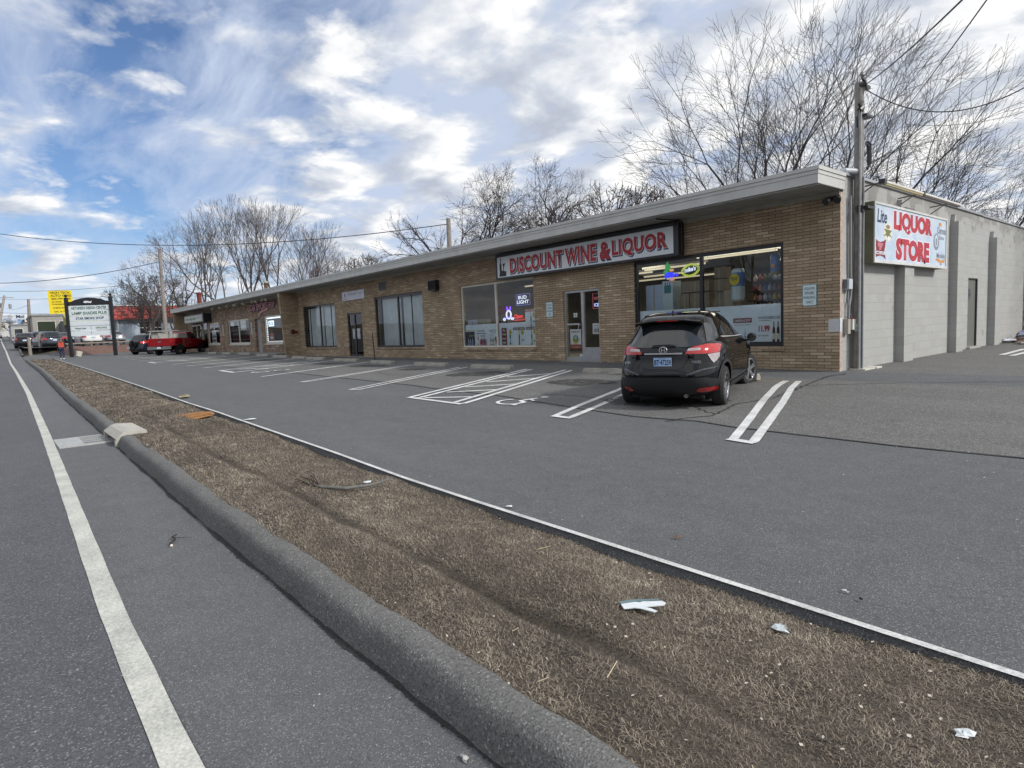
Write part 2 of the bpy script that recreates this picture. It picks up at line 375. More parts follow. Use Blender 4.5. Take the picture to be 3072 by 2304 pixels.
# dark crack and grit at the foot of the kerb
def crack():
    mb=MB(); r=np.random.default_rng(5)
    for a,b,st in ((-5.4,9,.012),(-59,-6.9,.05)):
        X=lin(a,b,int((b-a)/st)); base=len(mb.v)
        for i,x in enumerate(X):
            w=.026+.010*math.sin(x*3.1)+.008*math.sin(x*7.7+1)+.007*abs(r.normal()); mb.v+= [(x,ykerb(x)-.012-max(.003,w),zroad(x)+.003),(x,ykerb(x)+.0,zroad(x)+.008)]
        for i in range(len(X)-1): j=base+2*i; mb.f.append((j,j+2,j+3,j+1))
    return mb
struct('gutter_crack',crack(),mat('gutter_dirt',(.03,.029,.028),.95,var=.5,vscale=60,bump=.6,bscale=80))
# planted strip
RUT=[(-9,-11.35),(-2.73,-11.52),(-.44,-11.47),(.94,-11.54),(2.28,-11.53),(2.91,-11.57),(3.57,-11.53),(4.13,-11.56),(4.72,-11.58),(6,-11.6)]
def zgrass(x,y):
    k=ykerb(x)+.17; e=yedge(x); t=min(1,max(0,(y-k)/(e-k)))
    z=(zroad(x)+.140)*(1-t)+(zlot(x,e)-.045)*t
    z+=.018*math.sin(x*1.3+1)*math.sin(y*4.1)+.01*math.sin(x*5.1+y*7)+.05*math.sin(PI*t)*.6
    if -9<x<6:
        d=abs(y-float(np.interp(x,[p[0] for p in RUT],[p[1] for p in RUT])))
        z-=.045*math.exp(-(d/.045)**2)*(.65+.35*math.sin(x*2.3+.6))
    return z
def verge():
    mb=MB(); X=sorted(set(lin(-59,-12,160)+lin(-12,8,330))); ts=lin(0,1,34)
    for x in X:
        k=ykerb(x)+.165; e=yedge(x)
        for t in ts: y=k+(e-k)*t; mb.v.append((x,y,zgrass(x,y)))
    for i in range(len(X)-1):
        for j in range(33): mb.f.append((i*34+j,(i+1)*34+j,(i+1)*34+j+1,i*34+j+1))
    return mb
def verge_mat():
    m,nt,b,n=NT('verge_soil'); tc=n('ShaderNodeTexCoord').outputs['Object']
    a=n('ShaderNodeTexNoise',{'Vector':tc,'Scale':1.3,'Detail':6.,'Roughness':.65}).outputs['Fac']
    f=n('ShaderNodeTexNoise',{'Vector':tc,'Scale':45.,'Detail':6.,'Roughness':.75,'Distortion':1.5}).outputs['Fac']
    c=ramp_n(n,a,[(.35,(.075,.060,.045)),(.65,(.165,.135,.10))]); c=mixc(n,ramp_n(n,f,[(.35,(.8,.8,.8)),(.55,(0,0,0))]),c,(.030,.025,.020))
    c=mixc(n,ramp_n(n,f,[(.56,(0,0,0)),(.7,(.7,.7,.7))]),c,(.27,.225,.17))
    nt.links.new(c,b.inputs['Base Color']); b.inputs['Roughness'].default_value=.95
    bp=n('ShaderNodeBump',{'Height':f,'Strength':1.,'Distance':.02}); nt.links.new(bp.outputs[0],b.inputs['Normal']); return m
struct('grass_verge',verge(),verge_mat(),True)
def blades(name,spec,seed):
    """dead grass: short bent three-sided blades, tangled; spec = (x0,x1,count,len,width)"""
    r=np.random.default_rng(seed); V=[];F=[];C=[]; nb=0
    for x0,x1,cnt,ln,wd in spec:
        x=r.uniform(x0,x1,cnt); y=np.empty(cnt); z=np.empty(cnt)
        for i in range(cnt):
            k=ykerb(x[i])+.165; e=yedge(x[i])+.012; y[i]=k+(e-k)*r.uniform(); z[i]=zgrass(x[i],y[i])
        tuft=np.sin(x*7.3+np.sin(y*9)*2)*np.sin(y*11.1+np.cos(x*5)*2)
        rut=np.exp(-(np.abs(y-np.interp(x,[p[0] for p in RUT],[p[1] for p in RUT]))/.045)**2)*(x>-6)*(.7+.3*np.sin(x*2.3+.6))
        L=ln*(.55+.5*r.random(cnt))*(1+.14*tuft)*(1-.85*rut); a=r.uniform(0,2*PI,cnt); el=r.uniform(.03,.50,cnt)
        dx,dy,dz=np.cos(a)*np.cos(el),np.sin(a)*np.cos(el),np.sin(el); sx,sy=-np.sin(a)*wd,np.cos(a)*wd
        bend=r.normal(0,.35,cnt); mx=x+dx*L*.55; my=y+dy*L*.55; mz=z+dz*L*.6+.004
        ex=x+(dx-dy*bend)*L; ey=y+(dy+dx*bend)*L; ez=z+dz*L*.75+.002
        v=np.stack([np.stack([x-sx,y-sy,z-.004],1),np.stack([x+sx,y+sy,z-.004],1),np.stack([mx-sx*.8,my-sy*.8,mz],1),np.stack([mx+sx*.8,my+sy*.8,mz],1),np.stack([ex,ey,ez],1)],1)
        V.append(v.reshape(-1,3)); i0=nb+np.arange(cnt)*5
        F.append(np.stack([i0,i0+1,i0+3,i0+3,i0+2,i0,i0+2,i0+3,i0+4],1).reshape(-1,3)); nb+=cnt*5
        c=np.clip(r.random(cnt)*.70+.25*(tuft*.5+.5)+.12*np.sin(x*1.1+np.sin(y*2.7)*1.5)*np.sin(y*3.3+x*.7),0,1); C.append(np.repeat(c*(1-.8*rut),5))
    V=np.concatenate(V);F=np.concatenate(F);C=np.concatenate(C)
    me=bpy.data.meshes.new(name); me.vertices.add(len(V)); me.vertices.foreach_set('co',V.ravel()); me.loops.add(F.size); me.loops.foreach_set('vertex_index',F.ravel().astype(np.int32))
    me.polygons.add(len(F)); me.polygons.foreach_set('loop_start',np.arange(0,F.size,3,dtype=np.int32)); me.polygons.foreach_set('loop_total',np.full(len(F),3,dtype=np.int32)); me.update()
    at_=me.attributes.new('tint','FLOAT','POINT'); at_.data.foreach_set('value',C.astype(np.float32))
    m,nt,b,n=NT(name+'_blade'); t=n('ShaderNodeAttribute',attribute_name='tint').outputs['Fac']
    c=ramp_n(n,t,[(0,(.042,.035,.028)),(.28,(.12,.097,.074)),(.56,(.235,.195,.148)),(.84,(.39,.33,.25)),(1,(.60,.53,.42))])
    nt.links.new(c,b.inputs['Base Color']); b.inputs['Roughness'].default_value=.8; me.materials.append(m)
    o=put(name,me); o['kind']='stuff'; return o
blades('dead_grass',[(3.2,6.2,52000,.036,.0013),(1.0,3.2,44000,.038,.0014),(-1.5,1.0,34000,.042,.0017),(-6,-1.5,30000,.05,.0024),(-16,-6,26000,.055,.004),(-34,-16,18000,.065,.007),(-58.5,-34,12000,.08,.011)],11)
# painted white edge of the lot
struct('lot_edge_line',strip_poly(MB(),[(p[0],p[1]+.035) for p in EDGE],.045,zlot,.008,.12),P_EDGE)

# ------------------------------------------------------------ painted stalls
def marks(name,lines,w=.10):
    mb=MB()
    for pts in lines: strip_poly(mb,pts,w,zlot,.012,.3)
    return struct(name,mb,P_NEW)
def hairpin(name,a,b,gap,w=.10,close=True):
    a,b=Vector(a),Vector(b); t=(b-a).normalized(); r=Vector((t.y,-t.x))*gap/2
    L=[[a-r,b-r],[a+r,b+r]]
    if close: L.append([a-r*1.35+t*.04,a+r*1.35+t*.04])
    return marks(name,L,w)
marks('parking_line',[[(1.59,-6.84),(1.14,-5.69),(.49,-4.07),(-.1,-2.47),(-.28,-1.75)],[(1.86,-6.87),(1.41,-5.65),(.80,-4.02),(.23,-2.57),(-.06,-1.68)],[(1.54,-6.88),(1.91,-6.93)]],.115)
marks('parking_line',[[(-1.43,-6.88),(-1.76,-6.02),(-2.37,-4.25),(-3.2,-2.1)],[(-1.14,-6.83),(-1.5,-5.75),(-2.0,-4.4),(-2.9,-2.05)],[(-1.48,-6.9),(-1.09,-6.87)]],.11)
marks('access_aisle',[[(-5.37,-7.12),(-7.05,-2.48)],[(-5.13,-7.07),(-6.84,-2.5)],[(-3.97,-7.05),(-5.87,-2.21)],[(-3.72,-6.98),(-5.64,-2.21)],[(-5.39,-7.16),(-3.70,-7.05)],
 [(-5.02,-7.02),(-4.23,-6.39)],[(-5.27,-6.31),(-4.6,-5.5)],[(-5.58,-5.6),(-4.92,-4.7)],[(-5.84,-4.81),(-5.28,-3.81)],[(-6.15,-3.95),(-5.6,-2.95)]],.105)
hairpin('parking_line',(-7.75,-7.2),(-9.82,-2.6),.27,.09); hairpin('parking_line',(-11.28,-7.0),(-12.94,-2.6),.22,.09)
marks('parking_line',[[(-15.0,-6.9),(-16.85,-2.1)]],.16)
marks('access_aisle',[[(-20.75,-6.55),(-22.0,-1.96)],[(-18.65,-6.66),(-20.4,-1.9)],[(-20.8,-6.6),(-18.6,-6.7)],[(-20.6,-6.0),(-19.2,-5.2)],[(-21.0,-4.9),(-19.6,-4.0)],[(-21.4,-3.6),(-20.0,-2.7)]],.15)
for a,b in (((-23.8,-6.5),(-25.1,-1.9)),((-26.9,-6.45),(-28.3,-1.8)),((-30.0,-6.45),(-31.8,-1.5)),((-38.0,-6.7),(-39.9,-2.1)),((-41.9,-6.5),(-43.6,-1.9)),((-45.0,-6.4),(-46.7,-1.8)),((-48.1,-6.3),(-49.8,-1.8)),((-51.5,-6.1),(-53,-1.8)),((-55,-5.9),(-56.5,-1.8))):
    marks('parking_line',[[a,b]],.16)
marks('access_aisle',[[(-35.1,-6.6),(-36.9,-1.6)],[(-33.2,-6.6),(-35.0,-1.6)],[(-35.2,-6.6),(-33.1,-6.6)],[(-35.2,-5.6),(-33.9,-4.9)],[(-35.6,-4.4),(-34.3,-3.6)],[(-36,-3.2),(-34.8,-2.5)]],.15)
def wheelchair(cx,cy,s,ang):
    mb=MB(); ca,sa=math.cos(ang),math.sin(ang)
    def P(u,v): return (cx+s*(u*ca-v*sa),cy+s*(u*sa+v*ca))
    arc=[P(-.05+.42*math.cos(a),-.35+.42*math.sin(a)) for a in lin(R(150),R(385),16)]
    strip_poly(mb,arc,.11*s,zlot,.012,.05)
    strip_poly(mb,[P(-.12,.5),P(-.05,-.1),P(.3,-.12)],.13*s,zlot,.013,.05); strip_poly(mb,[P(.28,-.1),P(.42,-.55),P(.58,-.5)],.13*s,zlot,.014,.05); strip_poly(mb,[P(-.05,.22),P(.25,.2)],.09*s,zlot,.0145,.05)
    b=len(mb.v); pts=[P(-.14+.13*math.cos(a),.74+.13*math.sin(a)) for a in lin(0,2*PI*15/16,16)]
    mb.v+=[(x,y,zlot(x,y)+.013) for x,y in pts]; mb.f.append(tuple(range(b,b+16)))
    return struct('wheelchair_symbol',mb,P_NEW)
wheelchair(-3.0,-6.15,.64,R(-16)); wheelchair(-17.4,-5.8,.8,R(-20))
# oil stains, cracks, patches
def blob(name,cx,cy,a,b_,ang,material,off,seed):
    r=np.random.default_rng(seed); mb=MB(); n=28; ca,sa=math.cos(ang),math.sin(ang); f=1+.22*r.normal(size=n); f=(f+np.roll(f,1)+np.roll(f,-1))/3
    for k in range(n):
        t=2*PI*k/n; u,v=a*f[k]*math.cos(t),b_*f[k]*math.sin(t); x,y=cx+u*ca-v*sa,cy+u*sa+v*ca; mb.v.append((x,y,zlot(x,y)+off))
    mb.v.append((cx,cy,zlot(cx,cy)+off)); mb.f=[(k,(k+1)%n,n) for k in range(n)]
    return struct(name,mb,material)
def stain_mat():
    m,nt,b,n=NT('oil_stain'); tc=n('ShaderNodeTexCoord').outputs['Object']
    a=n('ShaderNodeTexNoise',{'Vector':tc,'Scale':5.,'Detail':8.,'Roughness':.8}).outputs['Fac']
    tr=n('ShaderNodeBsdfTransparent').outputs[0]; b.inputs['Base Color'].default_value=(.03,.03,.032,1); b.inputs['Roughness'].default_value=.6
    mx=n('ShaderNodeMixShader'); nt.links.new(ramp_n(n,a,[(.38,(0,0,0)),(.60,(.85,.85,.85))]),mx.inputs[0]); nt.links.new(tr,mx.inputs[1]); nt.links.new(b.outputs[0],mx.inputs[2])
    nt.links.new(mx.outputs[0],nt.nodes['Material Output'].inputs[0]); return m
ST=stain_mat()
for i,(x,y,a,b_) in enumerate(((-7.6,-3.8,1.0,.55),(-3.8,-3.8,.8,.5),(-11.1,-3.6,.6,.3),(-14.6,-3.3,.9,.35),(-18.2,-3.2,.8,.4),(-26.5,-3,1.2,.5),(-.9,-4.6,.9,.9))): blob('oil_stain',x,y,a,b_,.3,ST,.016,i)
def crackline(pts,w,seed,off=.011):
    r=np.random.default_rng(seed); mb=MB(); P=[]
    for (x0,y0),(x1,y1) in zip(pts,pts[1:]):
        n=max(2,int(math.hypot(x1-x0,y1-y0)/.07))
        for t in lin(0,1,n)[:-1]: P.append((x0+(x1-x0)*t+r.normal(0,.02),y0+(y1-y0)*t+r.normal(0,.02)))
    strip_poly(mb,P,w,zlot,off,.06); return mb
mt=MATS['tar']
for i,p in enumerate(([(.2,-6.3),(.35,-5.9),(.55,-5.6),(.3,-4.6),(.5,-3.7),(.3,-2.2),(.12,-.9),(.3,-.2)],[(.5,-5.5),(-.3,-5.0),(-1.4,-5.1)],[(-3.3,-5.4),(-2.4,-5.2),(-1.7,-5.3)],[(.3,-2.2),(1.6,-1.4),(3.4,-.6),(5,.6)],[(4.2,-4),(5.5,-3.4),(7,-3.6)],[(-12,-4.4),(-10.4,-4.9),(-9,-4.6)])):
    struct('asphalt_crack',crackline(p,.022 if i else .035,20+i),mt)
struct('parking_line',strip_poly(MB(),[(1.49,5.89),(1.41,8.71)],.14,lambda x,y:0.,.012,.4),P_NEW); struct('parking_line',strip_poly(MB(),[(1.75,5.6),(1.75,8.7)],.14,lambda x,y:0.,.012,.4),P_NEW)
struct('kerb_mark',strip_poly(MB(),[(-.75,-1.98),(-.2,-1.9),(.08,-1.88)],.03,zlot,.013,.2),mat('yellow_old',(.42,.34,.13),.8))
# ------------------------------------------------------------ wall materials
def brick_mat(name,c1,c2,c3,mortar,bw,bh,ms,axis,off=.5,squash=1,bias=0.,bump=.5,rough=.88,grime=.25,jit=.0):
    m,nt,b,n=NT(name); tc=n('ShaderNodeTexCoord').outputs['Object']; s=n('ShaderNodeSeparateXYZ',{0:tc})
    v=n('ShaderNodeCombineXYZ',{0:s.outputs[axis],1:s.outputs[2],2:0.}).outputs[0]
    if jit:
        nz=n('ShaderNodeTexNoise',{'Vector':v,'Scale':2.2,'Detail':2.}).outputs['Color']
        sc=n('ShaderNodeVectorMath',{0:nz,'Scale':jit},operation='SCALE').outputs[0]; v=n('ShaderNodeVectorMath',{0:v,1:sc},operation='ADD').outputs[0]
    br=n('ShaderNodeTexBrick',{'Vector':v,'Color1':(*c1,1),'Color2':(*c2,1),'Mortar':(*mortar,1),'Scale':1.,'Mortar Size':ms,'Mortar Smooth':.25,'Bias':bias,'Brick Width':bw,'Row Height':bh}); br.offset=off
    # a second brick grid in step with the first gives a third shade here and there
    b2=n('ShaderNodeTexBrick',{'Vector':n('ShaderNodeVectorMath',{0:v,1:(bw*14,bh*22,0.)},operation='ADD').outputs[0],'Color1':(0,0,0,1),'Color2':(1,1,1,1),'Mortar':(0,0,0,1),'Scale':1.,'Mortar Size':ms,'Brick Width':bw,'Row Height':bh}); b2.offset=off
    c=mixc(n,ramp_n(n,b2.outputs['Color'],[(.74,(0,0,0)),(.9,(.8,.8,.8))]),br.outputs['Color'],c3)
    c=mixc(n,br.outputs['Fac'],c,mortar)
    fine=n('ShaderNodeTexNoise',{'Vector':tc,'Scale':55.,'Detail':4.,'Roughness':.7}).outputs['Fac']; big=n('ShaderNodeTexNoise',{'Vector':tc,'Scale':.9,'Detail':5.,'Roughness':.6}).outputs['Fac']
    c=mixc(n,.7,c,ramp_n(n,fine,[(.3,(.72,.72,.72)),(.7,(1.25,1.25,1.25))]),'MULTIPLY')
    c=mixc(n,1.,c,ramp_n(n,big,[(.3,(1-grime,)*3),(.7,(1+grime*.5,)*3)]),'MULTIPLY')
    nt.links.new(c,b.inputs['Base Color']); b.inputs['Roughness'].default_value=rough; b.inputs['Specular IOR Level'].default_value=.3
    h=n('ShaderNodeMath',{0:n('ShaderNodeMath',{0:fine,1:.25},operation='MULTIPLY').outputs[0],1:br.outputs['Fac']},operation='SUBTRACT').outputs[0]
    bp=n('ShaderNodeBump',{'Height':h,'Strength':bump,'Distance':.008}); nt.links.new(bp.outputs[0],b.inputs['Normal']); return m
TAN=((.43,.325,.215),(.335,.25,.168),(.57,.46,.325),(.15,.115,.082))
M_BRK=brick_mat('tan_brick',TAN[0],TAN[1],TAN[2],TAN[3],.3048,.0677,.007,0)
M_BRKY=brick_mat('tan_brick_return',TAN[0],TAN[1],TAN[2],TAN[3],.3048,.0677,.007,1)
M_STONE=brick_mat('mixed_ledge_stone',(.36,.27,.19),(.22,.16,.115),(.46,.36,.27),(.14,.10,.075),.34,.13,.010,0,off=.37,jit=.28,grime=.3)
def block_mat():
    m,nt,b,n=NT('painted_block'); tc=n('ShaderNodeTexCoord').outputs['Object']; s=n('ShaderNodeSeparateXYZ',{0:tc})
    v=n('ShaderNodeCombineXYZ',{0:s.outputs[1],1:s.outputs[2],2:0.}).outputs[0]
    br=n('ShaderNodeTexBrick',{'Vector':v,'Color1':(.0,.0,.0,1),'Color2':(1,1,1,1),'Mortar':(.5,.5,.5,1),'Scale':1.,'Mortar Size':.007,'Mortar Smooth':.3,'Brick Width':.4064,'Row Height':.2032})
    c=mixc(n,br.outputs['Color'],(.345,.345,.33),(.375,.378,.362))
    a=n('ShaderNodeTexNoise',{'Vector':tc,'Scale':1.1,'Detail':7.,'Roughness':.62}).outputs['Fac']; f=n('ShaderNodeTexNoise',{'Vector':tc,'Scale':38.,'Detail':5.,'Roughness':.7}).outputs['Fac']
    # bare, weathered blocks high up on the wall
    hi=n('ShaderNodeMapRange',{0:s.outputs[2],1:3.1,2:3.9,3:-.14,4:.10}).outputs[0]
    w=n('ShaderNodeMath',{0:n('ShaderNodeMath',{0:a,1:hi},operation='ADD').outputs[0],1:n('ShaderNodeMath',{0:br.outputs['Color'],1:.14},operation='MULTIPLY').outputs[0]},operation='ADD').outputs[0]
    c=mixc(n,ramp_n(n,w,[(.60,(0,0,0)),(.68,(.8,.8,.8))]),c,(.225,.22,.205))
    c=mixc(n,.55,c,ramp_n(n,f,[(.3,(.8,.8,.8)),(.7,(1.18,1.18,1.18))]),'MULTIPLY')
    c=mixc(n,n('ShaderNodeMath',{0:br.outputs['Fac'],1:.32},operation='MULTIPLY').outputs[0],c,(.24,.24,.225))
    nt.links.new(c,b.inputs['Base Color']); b.inputs['Roughness'].default_value=.85
    h=n('ShaderNodeMath',{0:n('ShaderNodeMath',{0:f,1:.35},operation='MULTIPLY').outputs[0],1:br.outputs['Fac']},operation='SUBTRACT').outputs[0]
    bp=n('ShaderNodeBump',{'Height':h,'Strength':.5,'Distance':.006}); nt.links.new(bp.outputs[0],b.inputs['Normal']); return m
M_BLK=block_mat()
M_FASC=mat('fascia_metal',(.44,.44,.42),.5,var=.16,vscale=2.4,bump=.1,col2=(.54,.54,.52),detail=8)
M_SOFF=mat('soffit_board',(.30,.295,.27),.7,var=.15,vscale=2)
M_ALU=mat('aluminium_frame',(.42,.43,.45),.35,.6,var=.1,vscale=8)
M_WHT=mat('cream_frame',(.62,.60,.53),.5,var=.06)
M_BLKF=mat('black_frame',(.016,.017,.02),.35,var=.2)
M_ROOF=mat('roofing',(.22,.22,.22),.9,var=.2)
M_DARK=mat('interior_dark',(.035,.033,.03),.9,var=.4,vscale=1.5)
M_INT=mat('interior_wall',(.20,.18,.15),.9,var=.2,vscale=1.)
M_FLR=mat('interior_floor',(.16,.15,.14),.6,var=.1)
def glass_mat(name,tint=(.90,.93,.93),refl=1.):
    m=bpy.data.materials.new(name); m.use_nodes=True; nt=m.node_tree; nt.nodes.clear()
    o=nt.nodes.new('ShaderNodeOutputMaterial'); t=nt.nodes.new('ShaderNodeBsdfTransparent'); t.inputs[0].default_value=(*tint,1)
    g=nt.nodes.new('ShaderNodeBsdfGlossy'); g.inputs['Roughness'].default_value=.0; g.inputs['Color'].default_value=(refl,)*3+(1,)
    nz=nt.nodes.new('ShaderNodeTexNoise'); tc=nt.nodes.new('ShaderNodeTexCoord'); nt.links.new(tc.outputs['Object'],nz.inputs['Vector']); nz.inputs['Scale'].default_value=.9; nz.inputs['Detail'].default_value=1
    bp=nt.nodes.new('ShaderNodeBump'); bp.inputs['Strength'].default_value=.05; bp.inputs['Distance'].default_value=.05; nt.links.new(nz.outputs['Fac'],bp.inputs['Height']); nt.links.new(bp.outputs[0],g.inputs['Normal'])
    fr=nt.nodes.new('ShaderNodeFresnel'); fr.inputs['IOR'].default_value=1.5
    mu=nt.nodes.new('ShaderNodeMath'); mu.operation='MULTIPLY_ADD'; nt.links.new(fr.outputs[0],mu.inputs[0]); mu.inputs[1].default_value=.9; mu.inputs[2].default_value=.0
    mx=nt.nodes.new('ShaderNodeMixShader'); nt.links.new(mu.outputs[0],mx.inputs[0]); nt.links.new(t.outputs[0],mx.inputs[1]); nt.links.new(g.outputs[0],mx.inputs[2]); nt.links.new(mx.outputs[0],o.inputs[0]); MATS[name]=m; return m
M_GLS=glass_mat('window_glass')

def wall_holes(mb,a0,a1,z0,z1,holes,depth,P):
    """front sheet of a wall with openings and their reveals; P(a,d,z) gives the world point"""
    A=sorted({a0,a1,*[h[0] for h in holes],*[h[1] for h in holes]}); Z=sorted({z0,z1,*[h[2] for h in holes],*[h[3] for h in holes]})
    for i in range(len(A)-1):
        for j in range(len(Z)-1):
            ca,cz=(A[i]+A[i+1])/2,(Z[j]+Z[j+1])/2
            if any(h[0]<ca<h[1] and h[2]<cz<h[3] for h in holes): continue
            for d in (0,depth): mb.quad(P(A[i],d,Z[j]),P(A[i+1],d,Z[j]),P(A[i+1],d,Z[j+1]),P(A[i],d,Z[j+1]))
    for h in holes:
        q=[(h[0],h[2]),(h[1],h[2]),(h[1],h[3]),(h[0],h[3])]
        for (a,z),(a2,z2) in zip(q,q[1:]+q[:1]): mb.quad(P(a,0,z),P(a2,0,z2),P(a2,depth,z2),P(a,depth,z))
    return mb
FY=lambda a,d,z:(a,d,z)
SX=lambda a,d,z:(-d,a,z)
H_D1=(-8.09,-6.63,.13,2.24); H_R=(-5.34,-1.19,.54,2.83); H_M=(-13.47,-9.40,.55,2.81); H_2=(-20.15,-16.1,.58,2.84); H_1=(-28.5,-24.4,.60,2.86); H_D2=(-23.05,-21.5,.15,2.25)
H_L1=(-48.3,-45.1,.91,2.6); H_LD=(-50.1,-48.5,.33,2.7); H_L0=(-53.6,-50.3,.91,2.6); H_L2=(-42.75,-38.0,.88,2.62); H_D3=(-36.8,-35.65,.33,2.52); H_L3=(-35.0,-31.9,.88,2.62)
store=thing('shopping_plaza','long single storey tan brick shop row with a flat roof and grey side wall','building',(0,0,0))
part('front_wall',wall_holes(MB(),-29.3,0,-.3,3.68,[H_D1,H_R,H_M,H_2,H_1,H_D2],.22,FY),M_BRK,store)
part('stone_wall',wall_holes(MB(),-55.6,-29.3,-.3,3.68,[H_L1,H_LD,H_L0,H_L2,H_D3,H_L3],.22,FY),M_STONE,store,'mixed ledge stone front of the far shops')
mb=wall_holes(MB(),.12,15.9,-.3,4.03,[(8.97,9.98,.04,2.12)],.2,SX)
part('side_wall',mb,M_BLK,store,'painted concrete block side wall')
part('brick_return',MB().quad((.004,0,-.3),(.004,.125,-.3),(.004,.125,3.68),(.004,0,3.68)),mat('pale_brick_ends',(.42,.33,.27),.9,var=.3,vscale=14),store)
for y in (3.1,7.15,11.15): part('pilaster',MB().box(-.02,.2,y,y+.62,-.3,3.62 if y<9 else 3.42).prism([(0,0),(.62,0),(.62,.03),(.56,.2),(.06,.2),(0,.03)],(-.02,y,3.62 if y<9 else 3.42),(0,1,0),(0,0,1),(.12,0,0)),M_BLK,store)
part('rear_wall',MB().box(-55.6,0-.21,15.7,15.9,-.3,4.0).box(-55.6,-55.4,.22,15.7,-.3,3.9),M_BLK,store)
part('roof',MB().box(-55.7,-.22,.0,15.7,3.83,3.98),M_ROOF,store)
part('wall_cap',MB().box(-.3,.05,.13,10.2,4.03,4.085).box(-.3,.04,10.2,15.95,4.02,4.065),mat('cap_metal',(.36,.38,.40),.4,.3,var=.1),store)
# eave: fascia in three steps, soffit boards
f=MB(); x0,x1=-55.55,.03
f.box(x0,x1,-1.08,-1.05,3.735,3.91); f.box(x0,x1+.012,-1.092,-1.05,3.913,3.985); f.box(x0,x1+.03,-1.11,-1.05,3.988,4.06)
f.box(x1-.03,x1,-1.05,.14,3.735,3.91); f.box(x1-.03,x1+.012,-1.05,.14,3.913,3.985); f.box(x1-.03,x1+.03,-1.05,.14,3.988,4.06)
part('fascia',f,M_FASC,store)
part('canopy_roof',MB().box(x0,x1-.03,-1.05,0,3.99,4.04),M_ROOF,store)
s=MB()
for i in range(139): s.box(-55.5+i*.4,-55.5+i*.4+.385,-1.05,-.004,3.70,3.715)
s.box(-55.5,0,-1.05,-.004,3.72,3.73)
part('soffit',s,M_SOFF,store)
part('soffit_trim',MB().box(-55.5,0,-.05,-.006,3.62,3.70),mat('trim_tan',(.34,.33,.29),.6),store)
# slanted wing walls
for xw in (-29.45,-55.2):
    part('wing_wall',MB().prism([(0,-.3),(.78,-.3),(1.02,3.70),(0,3.70)],(xw,0,0),(0,-1,0),(0,0,1),(.15,0,0)),M_BRKY,store,'slanted brick wing wall')
part('foundation',MB().box(-29.3,-8.2,-.03,0,-.3,.10).box(-6.55,-.0,-.02,0,-.3,.02),mat('footing',(.24,.23,.21),.9),store)
for q_ in ((-8.2,-6.5,-.12,.1,-.2,.125),(-23.1,-21.4,-.06,.1,-.2,.14),(-.1,.10,8.9,10.05,-.2,.05)): part('door_sill',MB().box(*q_),mat('sill_concrete',(.36,.35,.32),.85),store)
part('painted_patch',MB().prism([(.0,.0),(.22,0),(.22,.27),(.012,.27),(.0,.16)],(-.225,-.003,.835),(1,0,0),(0,0,1),(0,.002,0)).box(.0045,.007,0,.12,.83,1.115),mat('patch_paint',(.55,.56,.57),.7),store,'patch of white paint on the brick corner')
for h,st in ((H_R,1),(H_M,1),(H_1,0),(H_2,0),(H_L1,0),(H_L2,0),(H_L3,0)):
    part('window_sill',MB().box(h[0]-.03,h[1]+.03,-.035,.06,h[2]-(.1 if st else .07),h[2]-.003),M_BRK if h in (H_R,H_M,H_1,H_2) else M_WHT,store)
def window(h,fr,mull,fw=.05,y=.05,bars=(),label=None):
    b=MB(); x0,x1,z0,z1=h; x0+=.002;x1-=.002;z0+=.002;z1-=.002
    b.box(x0,x1,y,y+.06,z0,z0+fw); b.box(x0,x1,y,y+.06,z1-fw,z1); b.box(x0,x0+fw,y,y+.06,z0+fw,z1-fw); b.box(x1-fw,x1,y,y+.06,z0+fw,z1-fw)
    for mx in mull: b.box(mx-fw/2,mx+fw/2,y-.002,y+.062,z0+fw,z1-fw)
    for bx in bars: b.box(bx-.012,bx+.012,y+.01,y+.05,z0+fw,z1-fw)
    w=part('window',b,fr,store,label)
    g=MB(); xs=[x0+fw]+list(mull)+[x1-fw]
    for a,c in zip(xs,xs[1:]): g.quad((a,y+.03,z0+fw),(c,y+.03,z0+fw),(c,y+.03,z1-fw),(a,y+.03,z1-fw))
    part('pane',g,M_GLS,w); return w
window(H_R,M_BLKF,[-3.29],.085,label='black framed shop window of two panes'); window(H_M,M_WHT,[-11.44],.06,label='cream framed shop window of two panes')
window(H_2,M_BLKF,[-18.15],.085,bars=(-19.6,-17.05)); window(H_1,M_BLKF,[-26.35],.085,bars=(-27.7,-25.0))
for h,mm in ((H_L1,[]),(H_L0,[-51.9]),(H_L2,[-40.4]),(H_L3,[])): window(h,M_WHT,mm,.12)
def door(name_h,fr,split=None,kick=.24,kick2=None,label=None,handle=None,y=.05,fw=.07):
    x0,x1,z0,z1=name_h; x0+=.003;x1-=.003;z1-=.003; b=MB()
    b.box(x0,x0+fw,y,y+.07,z0,z1); b.box(x1-fw,x1,y,y+.07,z0,z1); b.box(x0+fw,x1-fw,y,y+.07,z1-fw,z1)
    xs=[x0+fw]+([split-.05,split+.05] if split else [])+[x1-fw]
    if split: b.box(split-.05,split+.05,y-.002,y+.068,z0,z1-fw)
    b.box(xs[0],xs[1],y+.004,y+.066,z0,z0+kick)
    if kick2: b.box(xs[-2],xs[-1],y+.004,y+.066,z0,z0+kick2)
    d=part('door',b,fr,store,label); g=MB()
    g.quad((xs[0],y+.03,z0+kick),(xs[1],y+.03,z0+kick),(xs[1],y+.03,z1-fw),(xs[0],y+.03,z1-fw))
    if kick2: g.quad((xs[-2],y+.03,z0+kick2),(xs[-1],y+.03,z0+kick2),(xs[-1],y+.03,z1-fw),(xs[-2],y+.03,z1-fw))
    part('pane',g,M_GLS,d)
    if handle: part('handle',handle,M_ALU if fr is M_ALU else M_BLKF,d)
    return d
